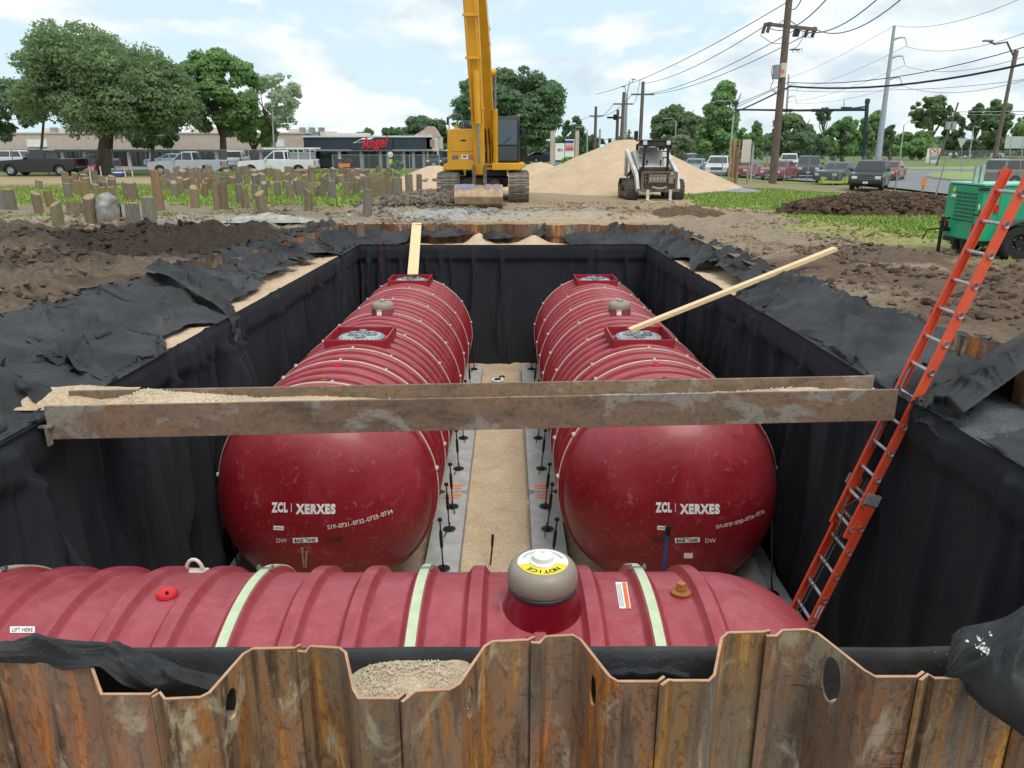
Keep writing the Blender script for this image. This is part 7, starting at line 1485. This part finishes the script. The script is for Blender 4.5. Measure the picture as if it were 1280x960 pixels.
lettering('sign_lettering', 'CVS', .5, planemap((c.x, -.05, c.z+.52), (1, 0, 0), (0, 0, 1)), REDP, t, bold=.035, width=1.3); lettering('sign_lettering', 'pharmacy', .2, planemap((c.x, -.05, c.z+.12), (1, 0, 0), (0, 0, 1)), GREY, t, bold=.03, width=1.0); MB().box((c.x, -.03, c.z-.35), (.95, .03, .5)).build('message_board', GREY, t); MB().box((c.x, -.03, c.z+.93), (1.9, .05, .08)).build('sign_cap', TAN, t)
t = thing('shopping_sign', 'white multi panel shopping sign left of the large sand pile', 'sign', px2(706, 207, 92)); A = t.location
for px, w_ in ((690.5, .5), (721, .42)): q_ = px2(px, 190, 92)-A; MB().box((q_.x, 0, 1.9), (w_, .5, 3.8)).build('pillar', STUC, t, bevel=.02)
def pn(x0, x1, y0, y1, m, nm='sign_panel', off=0): a_ = px2(x0, y1, 92)-A; b_ = px2(x1, y0, 92)-A; MB().box(((a_.x+b_.x)/2, -.1-off, (a_.z+b_.z)/2), (b_.x-a_.x, .3 if off == 0 else .02, b_.z-a_.z)).build(nm, m, t)
pn(693.5, 705.5, 179, 204, WHITE); pn(706, 718, 174, 196, WHITE); pn(706, 717, 175.5, 179, BLUEP, off=.17); pn(706, 717, 180.5, 188.5, simple('pink_panel', '#d08a90', '#dca0a4', 4, .5), off=.17); pn(694, 701, 200, 203, BLUEP, off=.17)
lettering('sign_lettering', 'dart', .34, planemap((px2(700, 187, 92)-A)+Vector((0, -.27, 0)), (1, 0, 0), (0, 0, 1)), REDP, t, bold=.04, width=.62)
for k in range(5): q_ = px2(708+k*2, 186, 92)-A; MB().box((q_.x, -.3, q_.z), (.12, .02, .35 if k % 2 else .2)).build('sign_mark', REDP, t)
# plywood boards
t = thing('plywood_sign', 'pair of pale plywood panels on wooden posts beside the utility pole', 'sign', px2(930, 229, 49)); A = t.location
for px, tp in ((914.5, 176), (919, 176), (922, 184), (925, 175), (938.5, 174), (942, 181)): q_ = px2(px, tp, 49+random.uniform(-.4, .4))-A; MB().beam((q_.x, q_.y, -.3), (q_.x, q_.y, q_.z), .10, .07).build('post', WOOD2 if px != 942 else GRST, t)
a_ = px2(925.5, 203, 48.8)-A; b_ = px2(939, 174.5, 48.8)-A; MB().box(((a_.x+b_.x)/2, a_.y-.1, (a_.z+b_.z)/2), (b_.x-a_.x, .03, b_.z-a_.z)).build('panel', simple('primed_plywood', '#bcb6aa', '#cac4b8', 2, .8), t); a_ = px2(914, 222, 49.4)-A; b_ = px2(920, 176, 49.4)-A; MB().box(((a_.x+b_.x)/2, a_.y, (a_.z+b_.z)/2), (.22, .03, b_.z-a_.z)).build('panel', WOOD2, t)
t = thing('barricade', 'yellow green barricade lying behind the soil mound', 'barrier', px2(1046, 231, 47)); MB().box((0, 0, .15), (2.2, .1, .14)).box((-.9, 0, .28), (.12, .3, .35)).box((.5, 0, .28), (.12, .3, .35)).build('rail', simple('lime_yellow', '#98a840', '#a8b850', 4, .5), t)
t = thing('survey_stake', 'orange flagged stake standing on the soil mound', 'stake', on(1152, 245, -2.15)); MB().box((0, 0, .3), (.08, .03, 1.0)).build('stick', WOOD2, t); MB().box((0, -.02, .62), (.2, .03, .34)).build('flag', ORANGE, t)
pk = simple('pink_flagging', '#d0747c', '#e0929a', 5, .7)
for i, (px, lb) in enumerate(((113, 'leftmost pink flagged stake right of the black pickup'), (118, 'second pink flagged stake right of the black pickup'), (127, 'single pink stake left of the big oak trunk'), (157, 'white and pink stake right of the big oak trunk'), (166, 'slim stake right of the white and pink one'), (194, 'pink flagged stake at the nose of the silver pickup'))):
    q_ = on(px, 221, -2.13); t = thing('survey_stake', lb, 'stake', q_, 0, 'flagged survey stakes'); MB().box((0, 0, .35), (.06, .03, .8)).build('stick', WHITE, t); MB().box((0, -.02, .6), (.12, .04, .3)).build('flag', pk, t)
q_ = on(116, 219, -2.13); t = thing('sawhorse', 'pink painted plank across two stakes right of the black pickup', 'barrier', q_, 0); MB().box((0, 0, .72), (.75, .05, .14)).build('rail', pk, t); MB().box((-.3, .02, .35), (.05, .04, .75)).box((.3, .02, .35), (.05, .04, .75)).build('legs', pk, t)
q_ = on(368, 222, -2.13); t = thing('sawhorse', 'pink painted stand behind the rear wheel of the white pickup', 'barrier', on(379, 224, -2.13)); MB().box((0, 0, .62), (.7, .05, .1)).box((-.3, .02, .3), (.05, .04, .65)).box((.3, .02, .3), (.05, .04, .65)).build('frame', pk, t)
t = thing('sawhorse', 'orange barrier board on two legs right of the white pickup', 'barrier', on(431, 220, -2.13)); MB().box((0, 0, .78), (.85, .05, .26)).build('rail', ORANGE, t); MB().box((-.25, .02, .35), (.05, .04, .75)).box((.25, .02, .35), (.05, .04, .75)).build('legs', WOOD2, t)
t = thing('cooler', 'blue cooler with a white lid on the ground by the big oak', 'cooler', on(149, 221, -2.13)); MB().box((0, 0, .14), (.62, .4, .26)).build('box', BLUEP, t, bevel=.02); MB().box((0, 0, .30), (.64, .42, .08)).build('lid', WHITE, t, bevel=.02)
t = pole('utility_pole', 'thin leaning pole behind the black pickup', 'utility pole', px2(49, 208, 72), px2(55, 146, 72), .13, .1, POLEW, group=up_)
t = pole('light_pole', 'thin grey light pole rising behind the pale green tree', 'light pole', px2(343, 206, 70), px2(339, 112, 70), .09, .06, GRST)
A = px2(1171, 204, 100); t = pole('utility_pole', 'steeply leaning thin pole with two grey cans by the far sign', 'utility pole', A, px2(1198, 128, 100), .14, .1, POLEW, group=up_)
for px in (1185, 1192): q_ = px2(px, 157, 99.6)-A; MB().tube([q_-Vector((0, 0, .45)), q_+Vector((0, 0, .45))], .3, 10).build('transformer', GRST, t, smooth=40)
wire('double wire passing before the far right trees', [(1195, 140), (1300, 139)], [100, 80], .04, m=GRST); wire('lower wire passing before the far right trees', [(1195, 143.5), (1300, 143)], [100, 80], .03, m=GRST)
# a few scattered bits on the site
mb = MB()
for i in range(16):
    x, y = random.uniform(-3, 6), random.uniform(25.2, 31); a = random.uniform(0, 3); q_ = Vector((x, y, gz(x, y)+.04)); mb.beam(q_, q_+Vector((math.cos(a)*random.uniform(.3, 1), math.sin(a)*.5, .02)), .05, .03)
ob = mb.build('wood_splinters', WOOD2, None); tag(ob, 'splinters of wood strewn on the churned soil beyond the far pit edge', 'wood scraps', kind='stuff')
tw = MB().tube([(-5.0, 23.5, -2.1), (-3.75, 22.74, -2.75), (-3.72, 22.6, -4.6)], .012, 6).build('red_rope', simple('red_rope', '#6a2a2e', '#7a3236', 8, .8), None); tag(tw, 'thin dark red rope hanging down the far left corner of the pit', 'rope')
